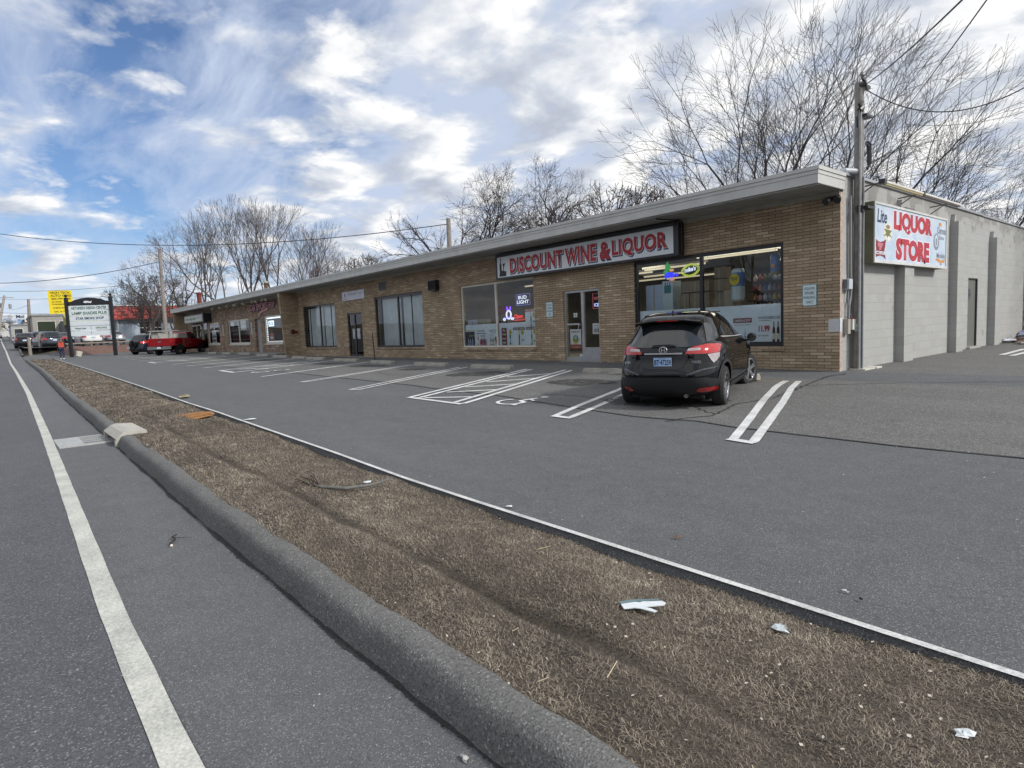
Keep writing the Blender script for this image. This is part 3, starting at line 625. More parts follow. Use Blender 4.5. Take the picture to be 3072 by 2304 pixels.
h=MB().box(-7.95,-7.42,-.0,.02,1.21,1.26).tube([(-7.42,.05,1.2),(-7.42,-.05,1.2),(-7.42,-.05,1.0),(-7.42,.05,1.0)],.012,8)
door(H_D1,M_ALU,-7.33,.11,.40,'aluminium and glass shop door beside a side light',h,fw=.06)
h=MB().tube([(-22.1,.05,1.35),(-22.1,-.04,1.3),(-22.1,-.04,1.1),(-22.1,.05,1.05)],.014,8)
door(H_D2,M_BLKF,-22.35,.12,.10,'black framed glass door',h,fw=.09)
door(H_LD,M_WHT,None,.3); 
d=part('door',MB().box(-36.78,-35.67,.14,.19,.33,2.5),mat('old_door',(.28,.26,.27),.6,var=.15),store,'grey wooden shop door'); part('handle',MB().box(-35.85,-35.8,.10,.14,1.25,1.45),M_ALU,d)
d=part('door',MB().box(-.10,-.05,9.01,9.94,.05,2.09),mat('steel_door',(.13,.133,.12),.5,var=.06),store,'plain dark grey steel side door'); part('handle',MB().tube([(-.05,9.1,1.0),(.0,9.1,1.0)],.03,10),M_ALU,d)
part('pane',MB().box(-.052,-.046,9.22,9.42,1.45,1.8),mat('wire_glass',(.06,.065,.08),.15),d); part('door_frame',MB().box(-.17,-.01,9.94,9.978,.05,2.118).box(-.17,-.01,8.972,9.01,.05,2.118).box(-.17,-.01,9.01,9.94,2.09,2.118),mat('door_steel_frame',(.03,.028,.035),.5),store)
# rooms behind the glass
def room(x0,x1,y1,z1,wall,name='interior'):
    b=MB(); z0=.12
    b.quad((x0,y1,z0),(x1,y1,z0),(x1,y1,z1),(x0,y1,z1)); b.quad((x0,.23,z0),(x0,y1,z0),(x0,y1,z1),(x0,.23,z1)); b.quad((x1,.23,z0),(x1,y1,z0),(x1,y1,z1),(x1,.23,z1)); b.quad((x0,.23,z1),(x1,.23,z1),(x1,y1,z1),(x0,y1,z1))
    part(name,b,wall,store); part('interior_floor',MB().quad((x0,.23,z0),(x1,.23,z0),(x1,y1,z0),(x0,y1,z0)),M_FLR,store)
room(-14.6,-.25,8.5,3.3,M_INT); room(-29.1,-14.7,6,3.2,M_INT); room(-37.5,-29.6,6,3.2,M_DARK); room(-55,-37.6,6,3.2,M_DARK)
M_TUBE=mat('light_tube',(1,.90,.66),.5,var=0,emit=.32)
for i,(x,y) in enumerate(((-13.4,4.2),(-9.2,4.4),(-6.6,3.6),(-3.7,2.4),(-8.9,8),(-2.9,5.2),(-8.5,6),(-12,6.4),(-11,7.6))):
    t=thing('ceiling_light',['long fluorescent ceiling light seen through the left pane of the cream window','long fluorescent ceiling light above the glass shop door','long fluorescent ceiling light behind the lemon neon sign','long fluorescent ceiling light nearest the glass in the right pane of the black window','second row fluorescent ceiling light left of the hanging blue can','second row fluorescent ceiling light right of the hanging blue can','second row fluorescent ceiling light between door and black window','fluorescent ceiling light far back behind the cream window','fluorescent ceiling light at the back of the liquor store'][i],'ceiling light',(x,y,3.0),group='fluorescent lights in the liquor store')
    part('housing',MB().box(-1.2,1.2,-.09,.09,-.03,.04),M_WHT,t,local=True); part('lamp_tube',MB().tube([(-1.15,0,-.055),(1.15,0,-.055)],.03,8),M_TUBE,t,local=True)
for i_,(x_,y_,w_) in enumerate(((-3.4,2.6,3.6),(-9.4,2.8,5.0))):  # unseen area lights added to brighten the shop interior beyond the dim tubes
    l_=bpy.data.objects.new('shop_light',bpy.data.lights.new('shop_light','AREA')); COL.objects.link(l_); l_.data.shape='RECTANGLE'; l_.data.size=w_; l_.data.size_y=1.6; l_.data.energy=55; l_.data.color=(1,.93,.78); l_.location=(x_,y_,3.1)
# side walk before the far shops
struct('sidewalk',MB().box(-55.5,-30.4,-1.0,-.035,-.2,.325),mat('walk_concrete',(.24,.235,.22),.9,bump=.3))
struct('apron',MB().box(-29.3,-8.2,-.32,-.035,-.2,.112),mat('walk_concrete',(.2,.2,.2),.9))

# ------------------------------------------------------------ things on the building
def sheet(mb,x0,x1,z0,z1,y): return mb.quad((x0,y,z0),(x1,y,z0),(x1,y,z1),(x0,y,z1))
INK={k:mat('ink_'+k,v,.5,var=.04) for k,v in dict(red=(.42,.02,.03),darkred=(.20,.012,.018),navy=(.012,.03,.10),white=(.74,.76,.80),blue=(.04,.13,.5),black=(.015,.015,.02),green=(.03,.12,.07),yellow=(.62,.52,.05),amber=(.13,.05,.02),olive=(.16,.17,.05),grey=(.22,.24,.28),pale=(.50,.60,.76),rust=(.45,.10,.03),orange=(.6,.25,.05),cream=(.72,.68,.55),pink=(.5,.16,.2),teal=(.05,.22,.25),brown=(.25,.19,.13),wine=(.09,.012,.02)).items()}
t=thing('shop_sign','long black box sign reading DISCOUNT WINE & LIQUOR in red letters','sign',(-7.35,-.1,3.2))
part('sign_box',MB().box(-10.97,-3.72,-.24,-.02,2.83,3.655),M_BLKF,t)
part('sign_rim',MB().box(-10.97,-3.80,-.26,-.24,3.56,3.655).box(-10.97,-3.72,-.26,-.24,2.83,2.89).box(-10.97,-10.90,-.26,-.24,2.89,3.56).box(-3.87,-3.72,-.26,-.24,2.89,3.56),M_BLKF,t)
part('panel',sheet(MB(),-10.90,-3.87,2.89,3.56,-.245),mat('sign_face',(.72,.76,.79),.4,var=.04),t)
for wd,xa,xb in (('DISCOUNT',-10.22,-7.80),('WINE',-7.68,-6.47),('&',-6.31,-5.95),('LIQUOR',-5.86,-4.08)):
    for i,(mt_,b_,dx,dz,d) in enumerate(((INK['navy'],.085,.03,-.03,.002),(INK['white'],.068,0,0,.004),(INK['red'],.038,0,0,.006))):
        e=b_*.42
        lettering(wd,t,mt_,(xa-e+dx,-.245,2.995-e+dz),(1,0,0),(0,0,1),xb-xa+2*e,.46+2*e,(0,-1,0),d,b_,spacing=1.06)
part('bottle_picture',MB().prism([(0,0),(.36,0),(.36,.16),(.25,.17),(.25,.3),(.33,.42),(.17,.42),(.21,.3),(.21,.18),(.13,.2),(.13,.4),(.1,.46),(.1,.6),(.06,.6),(.06,.46),(.02,.38),(.02,.1),(0,.08)],(-10.8,-.247,2.92),(1,0,0),(0,0,1),(0,.001,0)),INK['black'],t)
t=thing('wall_sign','large weathered light box on the grey side wall reading LIQUOR STORE','sign',(.13,3.5,2.9))
part('sign_box',MB().box(.0,.245,1.08,5.93,2.27,3.56),mat('olive_metal',(.105,.105,.062),.55,var=.2,vscale=2,col2=(.17,.165,.11)),t)
part('sign_rim',MB().box(.245,.27,1.08,5.93,2.27,2.33).box(.245,.27,1.08,5.93,3.51,3.56).box(.245,.27,1.08,1.13,2.33,3.51).box(.245,.27,5.87,5.93,2.33,3.51),mat('rim_white',(.62,.62,.6),.4),t)
part('panel',MB().quad((.25,1.13,2.33),(.25,5.87,2.33),(.25,5.87,3.51),(.25,1.13,3.51)),mat('faded_sky_panel',(.40,.52,.66),.4,col2=(.62,.68,.75),vscale=2.2,detail=8),t)
def sx_text(w,y0,y1,z0,z1,m_,d,b_=0.,sh=0.): lettering(w,t,m_,(.25,y0,z0),(0,1,0),(0,0,1),y1-y0,z1-z0,(1,0,0),d,b_,shear=sh)
m,nt,b,n=NT('faded_red'); s_=n('ShaderNodeSeparateXYZ',{0:n('ShaderNodeTexCoord').outputs['Object']}).outputs[2]
nz_=n('ShaderNodeTexNoise',{'Scale':6.,'Detail':5.}).outputs['Fac']
nt.links.new(ramp_n(n,nz_,[(.35,(.34,.02,.05)),(.65,(.50,.02,.03))]),b.inputs['Base Color'])
FR=m
for w_,a,b2,c,d in (('LIQUOR',2.2,4.79,2.97,3.46),('STORE',2.34,4.6,2.37,2.87)):
    sx_text(w_,a-.04,b2+.04,c-.025,d+.025,INK['white'],.002,.09); sx_text(w_,a,b2,c,d,FR,.004,.065)
sx_text('Lite',1.25,1.80,3.13,3.42,INK['navy'],.003,.02,.15)
def ell(cy,cz,ry,rz,n_=24): return [(cy+ry*math.cos(2*PI*i/n_),cz+rz*math.sin(2*PI*i/n_)) for i in range(n_)]
def sxp(name,poly,m_,d): return part(name,MB().prism(poly,(.25+d-.001,0,0),(0,1,0),(0,0,1),(.001,0,0)),m_,t)
sxp('oval_emblem',ell(1.86,2.95,.24,.2),INK['cream'],.002)
sxp('oval_emblem',[(1.64,3.02),(2.1,3.0),(1.96,2.92),(2.12,2.84),(1.92,2.88),(1.86,2.80),(1.78,2.88),(1.60,2.86),(1.76,2.93)],INK['olive'],.003)
sxp('oval_emblem',ell(1.86,3.07,.12,.045),INK['brown'],.0035); sxp('oval_emblem',ell(1.9,2.82,.07,.05),INK['white'],.0045)
sxp('red_emblem',[(1.14,2.79),(1.3,2.73),(1.44,2.72),(1.58,2.74),(1.75,2.79),(1.70,2.62),(1.66,2.55),(1.70,2.46),(1.75,2.36),(1.6,2.41),(1.44,2.43),(1.28,2.41),(1.13,2.37),(1.18,2.48),(1.21,2.56),(1.18,2.66)],INK['darkred'],.003)
sxp('red_emblem',[(1.27,2.69),(1.36,2.71),(1.62,2.69),(1.52,2.62),(1.46,2.55),(1.36,2.54),(1.38,2.6),(1.3,2.62)],INK['pink'],.004); sxp('red_emblem',[(1.2,2.52),(1.68,2.52),(1.68,2.455),(1.2,2.455)],INK['white'],.0045)
sx_text('MILLER',1.24,1.64,2.465,2.51,INK['darkred'],.006,.01)
sx_text('Corona',5.17,5.84,3.14,3.32,INK['grey'],.003,.03,.2); sx_text('Extra',5.33,5.72,3.0,3.10,INK['grey'],.003,.01,.2)
sxp('portrait_oval',ell(5.12,2.93,.22,.21),INK['grey'],.002); sxp('portrait_oval',ell(5.12,2.95,.13,.15),INK['pale'],.003); sxp('portrait_oval',ell(5.12,2.93,.06,.1),INK['grey'],.004)
sx_text('Modelo',5.16,5.82,2.53,2.66,INK['grey'],.003,.02); sxp('orange_ribbon',[(5.05,2.48),(5.25,2.53),(5.5,2.47),(5.8,2.52),(5.8,2.44),(5.5,2.40),(5.2,2.45)],INK['orange'],.003); sxp('orange_ribbon',[(5.3,3.42),(5.5,3.42),(5.5,3.34),(5.3,3.34)],INK['orange'],.003)
sxp('portrait_oval',[(5.4,2.39),(5.6,2.39),(5.5,2.345)],INK['grey'],.003)
t=thing('sign_lamp','long narrow lamp bar on three arms above the side wall sign','lamp',(.55,3.2,3.86))
part('lamp_housing',MB().box(.50,.60,.7,3.0,3.83,3.87).box(.50,.60,3.05,5.8,3.83,3.87),mat('lamp_white',(.66,.64,.58),.4),t)
part('lamp_tube',MB().box(.515,.585,.74,2.98,3.795,3.83),mat('yellowed_tube',(.42,.36,.16),.4),t); part('lamp_shade',MB().box(.515,.585,3.07,5.75,3.795,3.83),mat('lamp_dark',(.10,.075,.07),.5),t)
for y in (.78,3.05,5.3): part('arm',MB().tube([(.0,y+.15,3.86),(.5,y,3.86)],.014,6).tube([(.0,y+.1,3.66),(.33,y+.03,3.84)],.012,6),mat('rusty_arm',(.10,.08,.07),.7),t)
for a_,b_ in ((.62,.74),(2.98,3.07)): part('end_cap',MB().box(.49,.61,a_,b_,3.80,3.90),M_BLKF,t)
# hung white sign
t=thing('name_sign','small white name board on the brick above the black door','sign',(-22.2,-.03,3.08)); part('board',MB().box(-23.38,-21.06,-.035,-.005,2.87,3.29),mat('board_white',(.66,.67,.76),.5),t)
lettering('Chabad Jewish Center',t,INK['grey'],(-22.75,-.036,3.07),(1,0,0),(0,0,1),1.55,.13,(0,-1,0),.003); lettering('OF THE SHORELINE',t,INK['pale'],(-22.6,-.036,2.97),(1,0,0),(0,0,1),1.1,.05,(0,-1,0),.003)
lettering('Chabad',t,INK['grey'],(-23.27,-.036,2.91),(1,0,0),(0,0,1),.42,.09,(0,-1,0),.003); part('emblem',MB().prism([(0,0),(.1,0),(.13,.1),(.05,.22),(-.03,.1)],(-23.1,-.037,3.03),(1,0,0),(0,0,1),(0,.001,0)),INK['grey'],t)
def parking_sign(x0,x1,z0,z1,label):
    t=thing('parking_sign',label,'sign',((x0+x1)/2,-.01,(z0+z1)/2),group='liquor store parking signs'); r=.03
    P=[]
    for cx_,cz_,a0 in ((x1-r,z1-r,0),(x0+r,z1-r,90),(x0+r,z0+r,180),(x1-r,z0+r,270)): P+= [(cx_+r*math.cos(R(a0+k*30)),cz_+r*math.sin(R(a0+k*30))) for k in range(4)]
    part('plate',MB().prism(P,(0,-.012,0),(1,0,0),(0,0,1),(0,.006,0)),INK['teal'],t); cx_,cz_=(x0+x1)/2,(z0+z1)/2
    part('plate_face',MB().prism([(cx_+(a-cx_)*.92,cz_+(b-cz_)*.95) for a,b in P],(0,-.0135,0),(1,0,0),(0,0,1),(0,.001,0)),mat('sign_plate_white',(.62,.70,.72),.4),t)
    H=z1-z0; w=(x1-x0)
    for i,l in enumerate(('LIQUOR','STORE','PARKING','ONLY')):
        ww=w*(.74,.62,.82,.5)[i]; lettering(l,t,INK['teal'],(cx_-ww/2,-.0137,z1-H*(.27+.205*i)),(1,0,0),(0,0,1),ww,H*.135,(0,-1,0),.002,.02)
parking_sign(-.77,-.46,1.40,1.86,'liquor store parking only plate right of the black framed window'); parking_sign(-8.84,-8.53,1.49,1.96,'liquor store parking only plate left of the glass shop door')
t=thing('wall_vent','square dark louvred vent high in the brick right of the name board','vent',(-19.3,-.01,3.28)); part('vent_frame',MB().box(-19.63,-19.57,-.015,0,3.09,3.47).box(-19.05,-18.99,-.015,0,3.09,3.47).box(-19.57,-19.05,-.015,0,3.41,3.47).box(-19.57,-19.05,-.015,0,3.09,3.15),M_BLKF,t)
b=MB()
for i in range(7): b.obox((-19.31,-.004,3.17+i*.038),(.26,0,0),(0,.006,.008),(0,.002,-.002))
part('louvre',b,mat('vent_grey',(.05,.05,.055),.6),t)
part('vent_back',MB().quad((-19.57,-.0015,3.15),(-19.05,-.0015,3.15),(-19.05,-.0015,3.41),(-19.57,-.0015,3.41)),M_BLKF,t)
t=thing('wall_speaker','black box speaker on the brick above the right end of the black window','speaker',(-15.05,-.1,2.97)); part('box',MB().prism([(0,0),(.48,0),(.48,.39),(0,.39)],(-15.3,-.02,2.78),(1,0,0),(0,0,1),(0,-.2,0)),M_BLKF,t); part('grille',MB().box(-15.27,-14.85,-.228,-.222,2.81,3.14),mat('grille_cloth',(.01,.01,.012),.9),t)
t=thing('leaning_post','thin black leaning post on a round foot before the brick','post',(-18.15,-1.2,.1)); part('pole',MB().tube([(-18.13,-1.2,.1),(-18.23,-1.2,1.24)],.022,8),M_BLKF,t); part('base',MB().lathe([(.0,.05),(.1,.04),(.24,.01),(.25,0)],(-18.13,-1.2,.1),(0,0,1),20),M_BLKF,t)
t=thing('fire_hose_inlet','small black twin hose inlet on the slanted brick wing wall','hose inlet',(-29.28,-.33,1.52)); part('plate',MB().lathe([(.0,.02),(.13,.015),(.14,0)],(-29.30,-.33,1.52),(1,0,0),16),M_BLKF,t)
for dy in (-.1,.1): part('nozzle',MB().tube([(-29.29,-.33+dy,1.52),(-29.15,-.33+dy*1.5,1.50)],[.06,.07],10),INK['darkred'],t)
t=thing('floodlight','small black twin floodlight under the eave at the near corner','floodlight',(-.12,-.1,3.55)); part('mount',MB().box(-.22,-.02,-.06,0,3.52,3.60),M_BLKF,t)
for s_ in (-.16,.04): part('lamp_head',MB().lathe([(.03,.0),(.05,.03),(.07,.12),(.075,.13),(.0,.13)],(s_-.02,-.1,3.56),(s_*1.2,-.75,-.5),12),mat('lamp_black',(.03,.03,.032),.4),t)
SPX=[-44.98,-43.13,-41.22,-39.73,-39.22,-37.69,-35.71,-35.15,-33.79,-33.26]
for i,x in enumerate(SPX):
    t=thing('spotlight','small white spotlight under the eave, number %s from the left end'%['one','two','three','four','five','six','seven','eight','nine','ten'][i],'spotlight',(x,-.35,3.69),group='spotlights under the eave')
    a=.6 if i%2 else -.5
    part('lamp_head',MB().lathe([(.03,.0),(.06,.03),(.09,.16),(.095,.17),(.0,.165)],(0,0,-.03),(a,-.5,-.6),12),mat('spot_white',(.72,.70,.62),.4),t,local=True)
    part('base',MB().box(-.05,.05,-.05,.05,-.02,.012),mat('spot_white',(.7,.7,.6),.4),t,local=True)
# electrical gear on the side wall
GAL=mat('galvanised',(.33,.34,.35),.45,.5,var=.15,vscale=6); PVC=mat('grey_pvc',(.26,.27,.28),.6,var=.1)
t=thing('meter_box','small grey electric box on the block wall near the corner','electrical box',(.05,.12,1.8)); part('box',MB().box(.004,.10,.14,.34,1.70,1.92),mat('box_grey',(.42,.46,.50),.5),t); part('cover',MB().box(.10,.125,.15,.33,1.71,1.91),mat('box_blue_grey',(.5,.54,.58),.4),t)
part('louvre',MB().box(.01,.09,.128,.139,1.72,1.9),mat('box_dark',(.12,.14,.16),.5),t)
t=thing('conduit_run','grey conduit looping down the side wall to a switch box','conduit',(.05,.4,1.5))
part('pipe',MB().tube([(.07,.34,3.62),(.07,.36,2.2),(.07,.40,1.75),(.07,.36,1.52),(.07,.30,1.38),(.07,.28,1.1)],.022,8).tube([(.07,.26,1.7),(.07,.24,1.5),(.07,.28,1.38)],.012,6).tube([(.07,.3,1.2),(.07,.42,1.15),(.07,.40,1.02)],.010,6),PVC,t)
part('switch_box',MB().box(.004,.10,.18,.30,.78,1.09),mat('box_tan',(.36,.33,.29),.6),t); part('junction_box',MB().box(.02,.13,.33,.48,.86,1.08),mat('box_white',(.62,.62,.58),.5),t)
part('outlet_cover',MB().box(.10,.2,.47,.62,.90,.97).box(.10,.2,.47,.60,.82,.88),mat('outlet_grey',(.40,.46,.46),.5),t); part('red_cap',MB().tube([(.075,.40,1.08),(.075,.40,1.11)],.04,8),INK['darkred'],t)
t=thing('utility_pole','weathered wooden service pole standing against the side wall','utility pole',(.17,.72,0))
part('pole',MB().tube([(.13,.60,-.2),(.13,.60,2),(.13,.59,4.2),(.13,.58,5.9)],[.105,.102,.095,.085],14),mat('grey_wood',(.20,.18,.16),.85,var=.35,vscale=7,bump=.4,bscale=30,col2=(.30,.28,.26)),t)
part('riser_pipe',MB().tube([(.20,.47,.02),(.20,.47,4.6),(.195,.47,5.3)],.028,10).tube([(.24,.55,.02),(.24,.55,4.0)],.016,8),GAL,t)
part('clamp',MB().box(.10,.24,.50,.86,5.80,5.86).box(.1,.3,.52,.84,5.2,5.25).box(.1,.34,.5,.86,3.35,3.40).box(.14,.26,.45,.55,3.28,3.42),M_BLKF,t)
b=MB()
for p in ([(.2,.62,5.88),(.2,.5,6.02),(.24,.58,5.9),(.28,.6,5.7)],[(.2,.62,5.45),(.2,.42,5.35),(.2,.3,5.15),(.2,.32,4.95)],[(.2,.55,5.5),(.2,.38,5.42),(.22,.5,5.3),(.2,.6,5.35)],[(.2,.85,4.75),(.2,1.0,4.72),(.2,.9,4.6),(.2,.92,4.3),(.2,.84,4.2)],[(.2,.82,4.7),(.2,.95,4.5),(.2,.94,4.25)]): b.tube(p,.025,6)
b.tube([(.22,.5,5.38),(.2,.4,5.3)],.05,8).tube([(.2,.92,4.66),(.2,.94,4.3)],.05,6)
part('cable_splice',b,M_BLKF,t)
part('base_block',MB().box(.02,.34,.42,.98,-.08,.03).box(.1,.36,1.0,1.3,-.1,.035),mat('pale_concrete',(.55,.54,.48),.8),t,'pale concrete pads at the foot of the pole')
t=thing('eave_pipe','short pale pipe elbow on the wall top beside the pole','pipe',(.05,.3,4.1)); part('pipe',MB().tube([(-.15,.2,4.06),(.0,.25,4.13),(.12,.45,4.12),(.14,.56,4.1)],.055,10),mat('pale_pipe',(.5,.52,.54),.5),t)
b=MB().tube([(-3.9,-.9,3.68),(-3.75,-.7,3.66),(-3.6,-.35,3.66),(-3.66,-.2,3.5),(-3.68,-.18,2.95)],.015,6)
tag(put('sign_cable',b.mesh('sign_cable',M_BLKF)),'black cable looping from the soffit to the right end of the long sign','cable')
# wheel stops
M_STOP=mat('stop_concrete',(.25,.235,.20),.95,var=.3,vscale=5,bump=.7,bscale=35,col2=(.36,.34,.30))
def stop_mb():
    mb=MB(); prof=[(-.09,0),(-.085,.05),(-.05,.125),(.05,.125),(.085,.05),(.09,0)]
    xs=[-.92,-.90,-.6,-.3,0,.3,.6,.90,.92]; r=np.random.default_rng(2)
    for x in xs:
        e=.03 if abs(x)>.91 else 0
        for y,z in prof: mb.v.append((x,y*(1-e*3)+r.normal(0,.003),max(0,z-(e if z>.1 else 0)+r.normal(0,.003))))
    for i in range(len(xs)-1):
        for j in range(5): mb.f.append((i*6+j,(i+1)*6+j,(i+1)*6+j+1,i*6+j+1))
    mb.f.append(tuple(range(6))); mb.f.append(tuple(range(48,54))[::-1]); return mb
STOPS=[(-1.65,-1.98,2,'concrete wheel stop under the nose of the black hatchback'),(-4.15,-2.3,3,'concrete wheel stop right of the hatched aisle, before the glass shop door'),(-8.3,-2.72,0,'concrete wheel stop left of the near hatched aisle'),(-11.6,-2.63,1,'concrete wheel stop below the cream framed window'),(-15.1,-2.5,-4,'concrete wheel stop in line with the black box speaker'),(-18.75,-2.2,6,'concrete wheel stop beside the leaning black post'),(-22.5,-1.95,2,'concrete wheel stop before the black framed door'),(-25.0,-1.75,-2,'concrete wheel stop below the left black framed window'),(-28.0,-1.6,3,'concrete wheel stop beside the brick wing wall'),(-31.4,-1.4,1,'wheel stop below the window outlined in lights'),(-35.2,-1.25,4,'wheel stop before the grey wooden shop door'),(-38.9,-1.3,0,'wheel stop below the barred window'),(-42.3,-1.3,2,'wheel stop between the barred window and the red pickup')]
s0=None
for x,y,a,l in STOPS:
    if s0 is None:
        s0=put('wheel_stop',stop_mb().mesh('wheel_stop',M_STOP)); o=s0
    else: o=s0.copy(); COL.objects.link(o)
    o.location=(x,y,zlot(x,y)+.004); o.rotation_euler=(0,0,R(a)); tag(o,l,'wheel stop','concrete wheel stops along the shop fronts')
# ------------------------------------------------------------ window displays
M_LED=mat('window_film',(.78,.88,.97),.6,var=.05,vscale=5); M_PAP=mat('poster_paper',(.82,.90,.95),.6,var=.05,vscale=8); M_PAPW=mat('paper_white',(.86,.88,.90),.6,var=.03)
def film(x0,x1,z0,z1,label):
    tag(put('window_film',sheet(MB(),x0,x1,z0,z1,.118).mesh('window_film',M_LED)),label,'window film')
film(-13.38,-11.48,.62,1.38,'pale blue film over the lower left pane of the cream window'); film(-11.39,-9.47,.62,1.38,'pale blue film over the lower right pane of the cream window')
film(-5.25,-3.35,.64,1.50,'pale blue film over the lower left pane of the black window'); film(-3.23,-1.29,.64,1.50,'pale blue film over the lower right pane of the black window')
BOT=[(-.13,0),(.13,0),(.13,.55),(.11,.66),(.045,.74),(.045,.97),(-.045,.97),(-.045,.74),(-.11,.66),(-.13,.55)]
def poster(label,x0,x1,z0,z1,base,items,y=.112,cat='poster',group='posters in the liquor store windows'):
    t=thing('poster',label,cat,((x0+x1)/2,y,z0),group=group); part('paper',MB().box(x0,x1,y-.001,y+.001,z0,z1),base,t); W_,H_=x1-x0,z1-z0; k=1
    for it in items:
        d=y-.001-.0015*k; k+=1; K=it[0]
        if K=='r': part(it[6] if len(it)>6 else 'colour_band',sheet(MB(),x0+it[1]*W_,x0+it[2]*W_,z0+it[3]*H_,z0+it[4]*H_,d),INK[it[5]],t)
        elif K=='t': lettering(it[1],t,INK[it[6]],(x0+it[2]*W_,d,z0+it[4]*H_),(1,0,0),(0,0,1),(it[3]-it[2])*W_,(it[5]-it[4])*H_,(0,-1,0),0,it[7] if len(it)>7 else .02)
        elif K=='b':  # bottle picture: u, v, height, width scale, colour, label colour
            h=it[3]*H_; w=h*it[4]; ox,oz=x0+it[1]*W_,z0+it[2]*H_
            part('bottle_picture',MB().prism([(a*w*3,b*h) for a,b in BOT],(ox,d,oz),(1,0,0),(0,0,1),(0,.0008,0)),INK[it[5]],t)
            if it[6]: part('label_picture',sheet(MB(),ox-.37*w,ox+.37*w,oz+.12*h,oz+.4*h,d-.001),INK[it[6]],t)
        elif K=='o': part('round_mark',MB().prism(ell(0,0,it[3],it[4]),(x0+it[1]*W_,d,z0+it[2]*H_),(1,0,0),(0,0,1),(0,.0008,0)),INK[it[5]],t)
    return t
poster('navy poster with white bottles, far left at the foot of the cream window',-13.39,-12.83,.63,1.19,INK['navy'],[('r',0,1,.88,1,'cream'),('t','2 for 9',.4,.95,.55,.72,'yellow'),('b',.34,.0,.5,.22,'white','pale'),('b',.56,.0,.46,.22,'white','pale'),('b',.78,.0,.5,.22,'white','pale')])
poster('pale poster with one red bottle and a crossbar, at the foot of the cream window',-12.72,-12.10,.63,1.21,M_PAP,[('r',.0,.95,.70,.75,'grey'),('t','DARK HORSE',.08,.8,.82,.94,'grey'),('b',.16,.0,.78,.16,'rust','white'),('t','ROSE',.42,.85,.5,.63,'grey'),('r',.32,.95,.0,.32,'pink'),('t','$12',.4,.88,.05,.42,'navy',.03)])
poster('pale poster with three bottles and a large dark red 9',-12.0,-11.47,.63,1.20,M_PAP,[('t','BAREFOOT',.1,.9,.83,.95,'grey'),('t','Wine & Bubbly',.2,.8,.72,.79,'grey'),('t','any 2 for',.1,.6,.58,.66,'grey'),('b',.17,.0,.55,.2,'brown','cream'),('b',.36,.0,.55,.2,'olive','cream'),('b',.55,.0,.55,.2,'brown','cream'),('t','9',.70,.93,.04,.52,'darkred',.05)])
poster('dark red strip poster stacking the words ALL TYPES SOLD HERE',-11.26,-10.98,.63,1.21,INK['darkred'],[('t','ALL',.2,.8,.80,.93,'white',.04),('t','TYPES',.12,.88,.56,.68,'white',.04),('t','SOLD',.15,.85,.31,.43,'white',.04),('t','HERE',.15,.85,.08,.20,'white',.04)])
poster('narrow poster of a green bottle with a yellow burst',-10.89,-10.69,.63,1.20,M_PAP,[('b',.45,.02,.94,.17,'green','pale'),('o',.55,.75,.065,.085,'yellow'),('t','NEW',.3,.8,.72,.78,'green')])
poster('SOLD HERE poster with a brown bottle, middle of the right pane',-10.63,-10.04,.63,1.21,M_PAP,[('r',0,1,.85,1,'wine'),('t','SOLD HERE',.06,.94,.88,.97,'white',.04),('b',.52,.0,.84,.15,'amber','rust'),('o',.80,.70,.07,.09,'yellow'),('t','NEW',.72,.88,.67,.73,'green'),('t','$19',.72,.95,.2,.32,'teal',.03)])
poster('SOLD HERE poster with an olive bottle at the lower right corner',-9.97,-9.47,.63,1.21,M_PAP,[('r',0,1,.85,1,'wine'),('t','SOLD HERE',.06,.94,.88,.97,'white',.04),('b',.55,.0,.84,.15,'olive','yellow'),('o',.86,.73,.06,.09,'yellow'),('t','NEW',.79,.93,.70,.76,'green'),('t','$21',.72,.97,.15,.27,'teal',.03)])
poster('SOLD HERE poster stuck above the others at the right edge of the cream window',-9.98,-9.47,1.22,1.80,M_PAP,[('r',0,1,.85,1,'rust'),('t','SOLD HERE',.06,.94,.88,.97,'white',.04),('b',.55,.0,.84,.15,'grey','pale'),('o',.86,.66,.06,.085,'yellow'),('t','NEW',.79,.93,.63,.69,'green'),('r',.75,.97,.25,.33,'teal')])
poster('poster reading SMIRNOFF on a dark red banner, beside the parked hatchback',-2.5,-1.95,.64,1.24,M_PAP,[('r',.05,.9,.75,.93,'darkred'),('t','SMIRNOFF',.1,.85,.78,.89,'white',.03),('t','flavoured spirits',.1,.85,.64,.69,'grey'),('b',.3,.0,.55,.2,'white','red'),('b',.6,.0,.55,.2,'pale','red')])
poster('poster reading WOODBRIDGE with two wine bottles and a red price',-1.88,-1.31,.64,1.24,M_PAP,[('t','WOODBRIDGE',.05,.98,.86,.97,'grey',.03),('t','by Robert Mondavi',.1,.6,.78,.83,'navy'),('t','11.99',.08,.55,.38,.62,'red',.04),('t','All Varietals',.05,.5,.2,.27,'grey'),('b',.72,.0,.78,.17,'amber','cream'),('b',.90,.0,.78,.17,'wine','cream')])
poster('tall lemonade poster with an orange foot low in the glass shop door',-7.92,-7.47,.49,1.08,M_PAPW,[('r',0,1,0,.22,'rust'),('t','TITO-STYLE LEMONADE',.12,.88,.06,.13,'white',.02),('t','Fresh & cold',.12,.88,.84,.93,'navy'),('o',.5,.48,.13,.13,'yellow'),('o',.52,.55,.09,.085,'olive'),('o',.52,.56,.07,.06,'pale')],y=.10)
poster('small white notice at eye height in the glass shop door',-7.75,-7.60,1.44,1.57,M_PAPW,[('t','I',.45,.6,.2,.8,'grey')],y=.10); poster('tiny blank white card at the foot of the glass shop door',-7.54,-7.42,.25,.33,M_PAPW,[],y=.10)
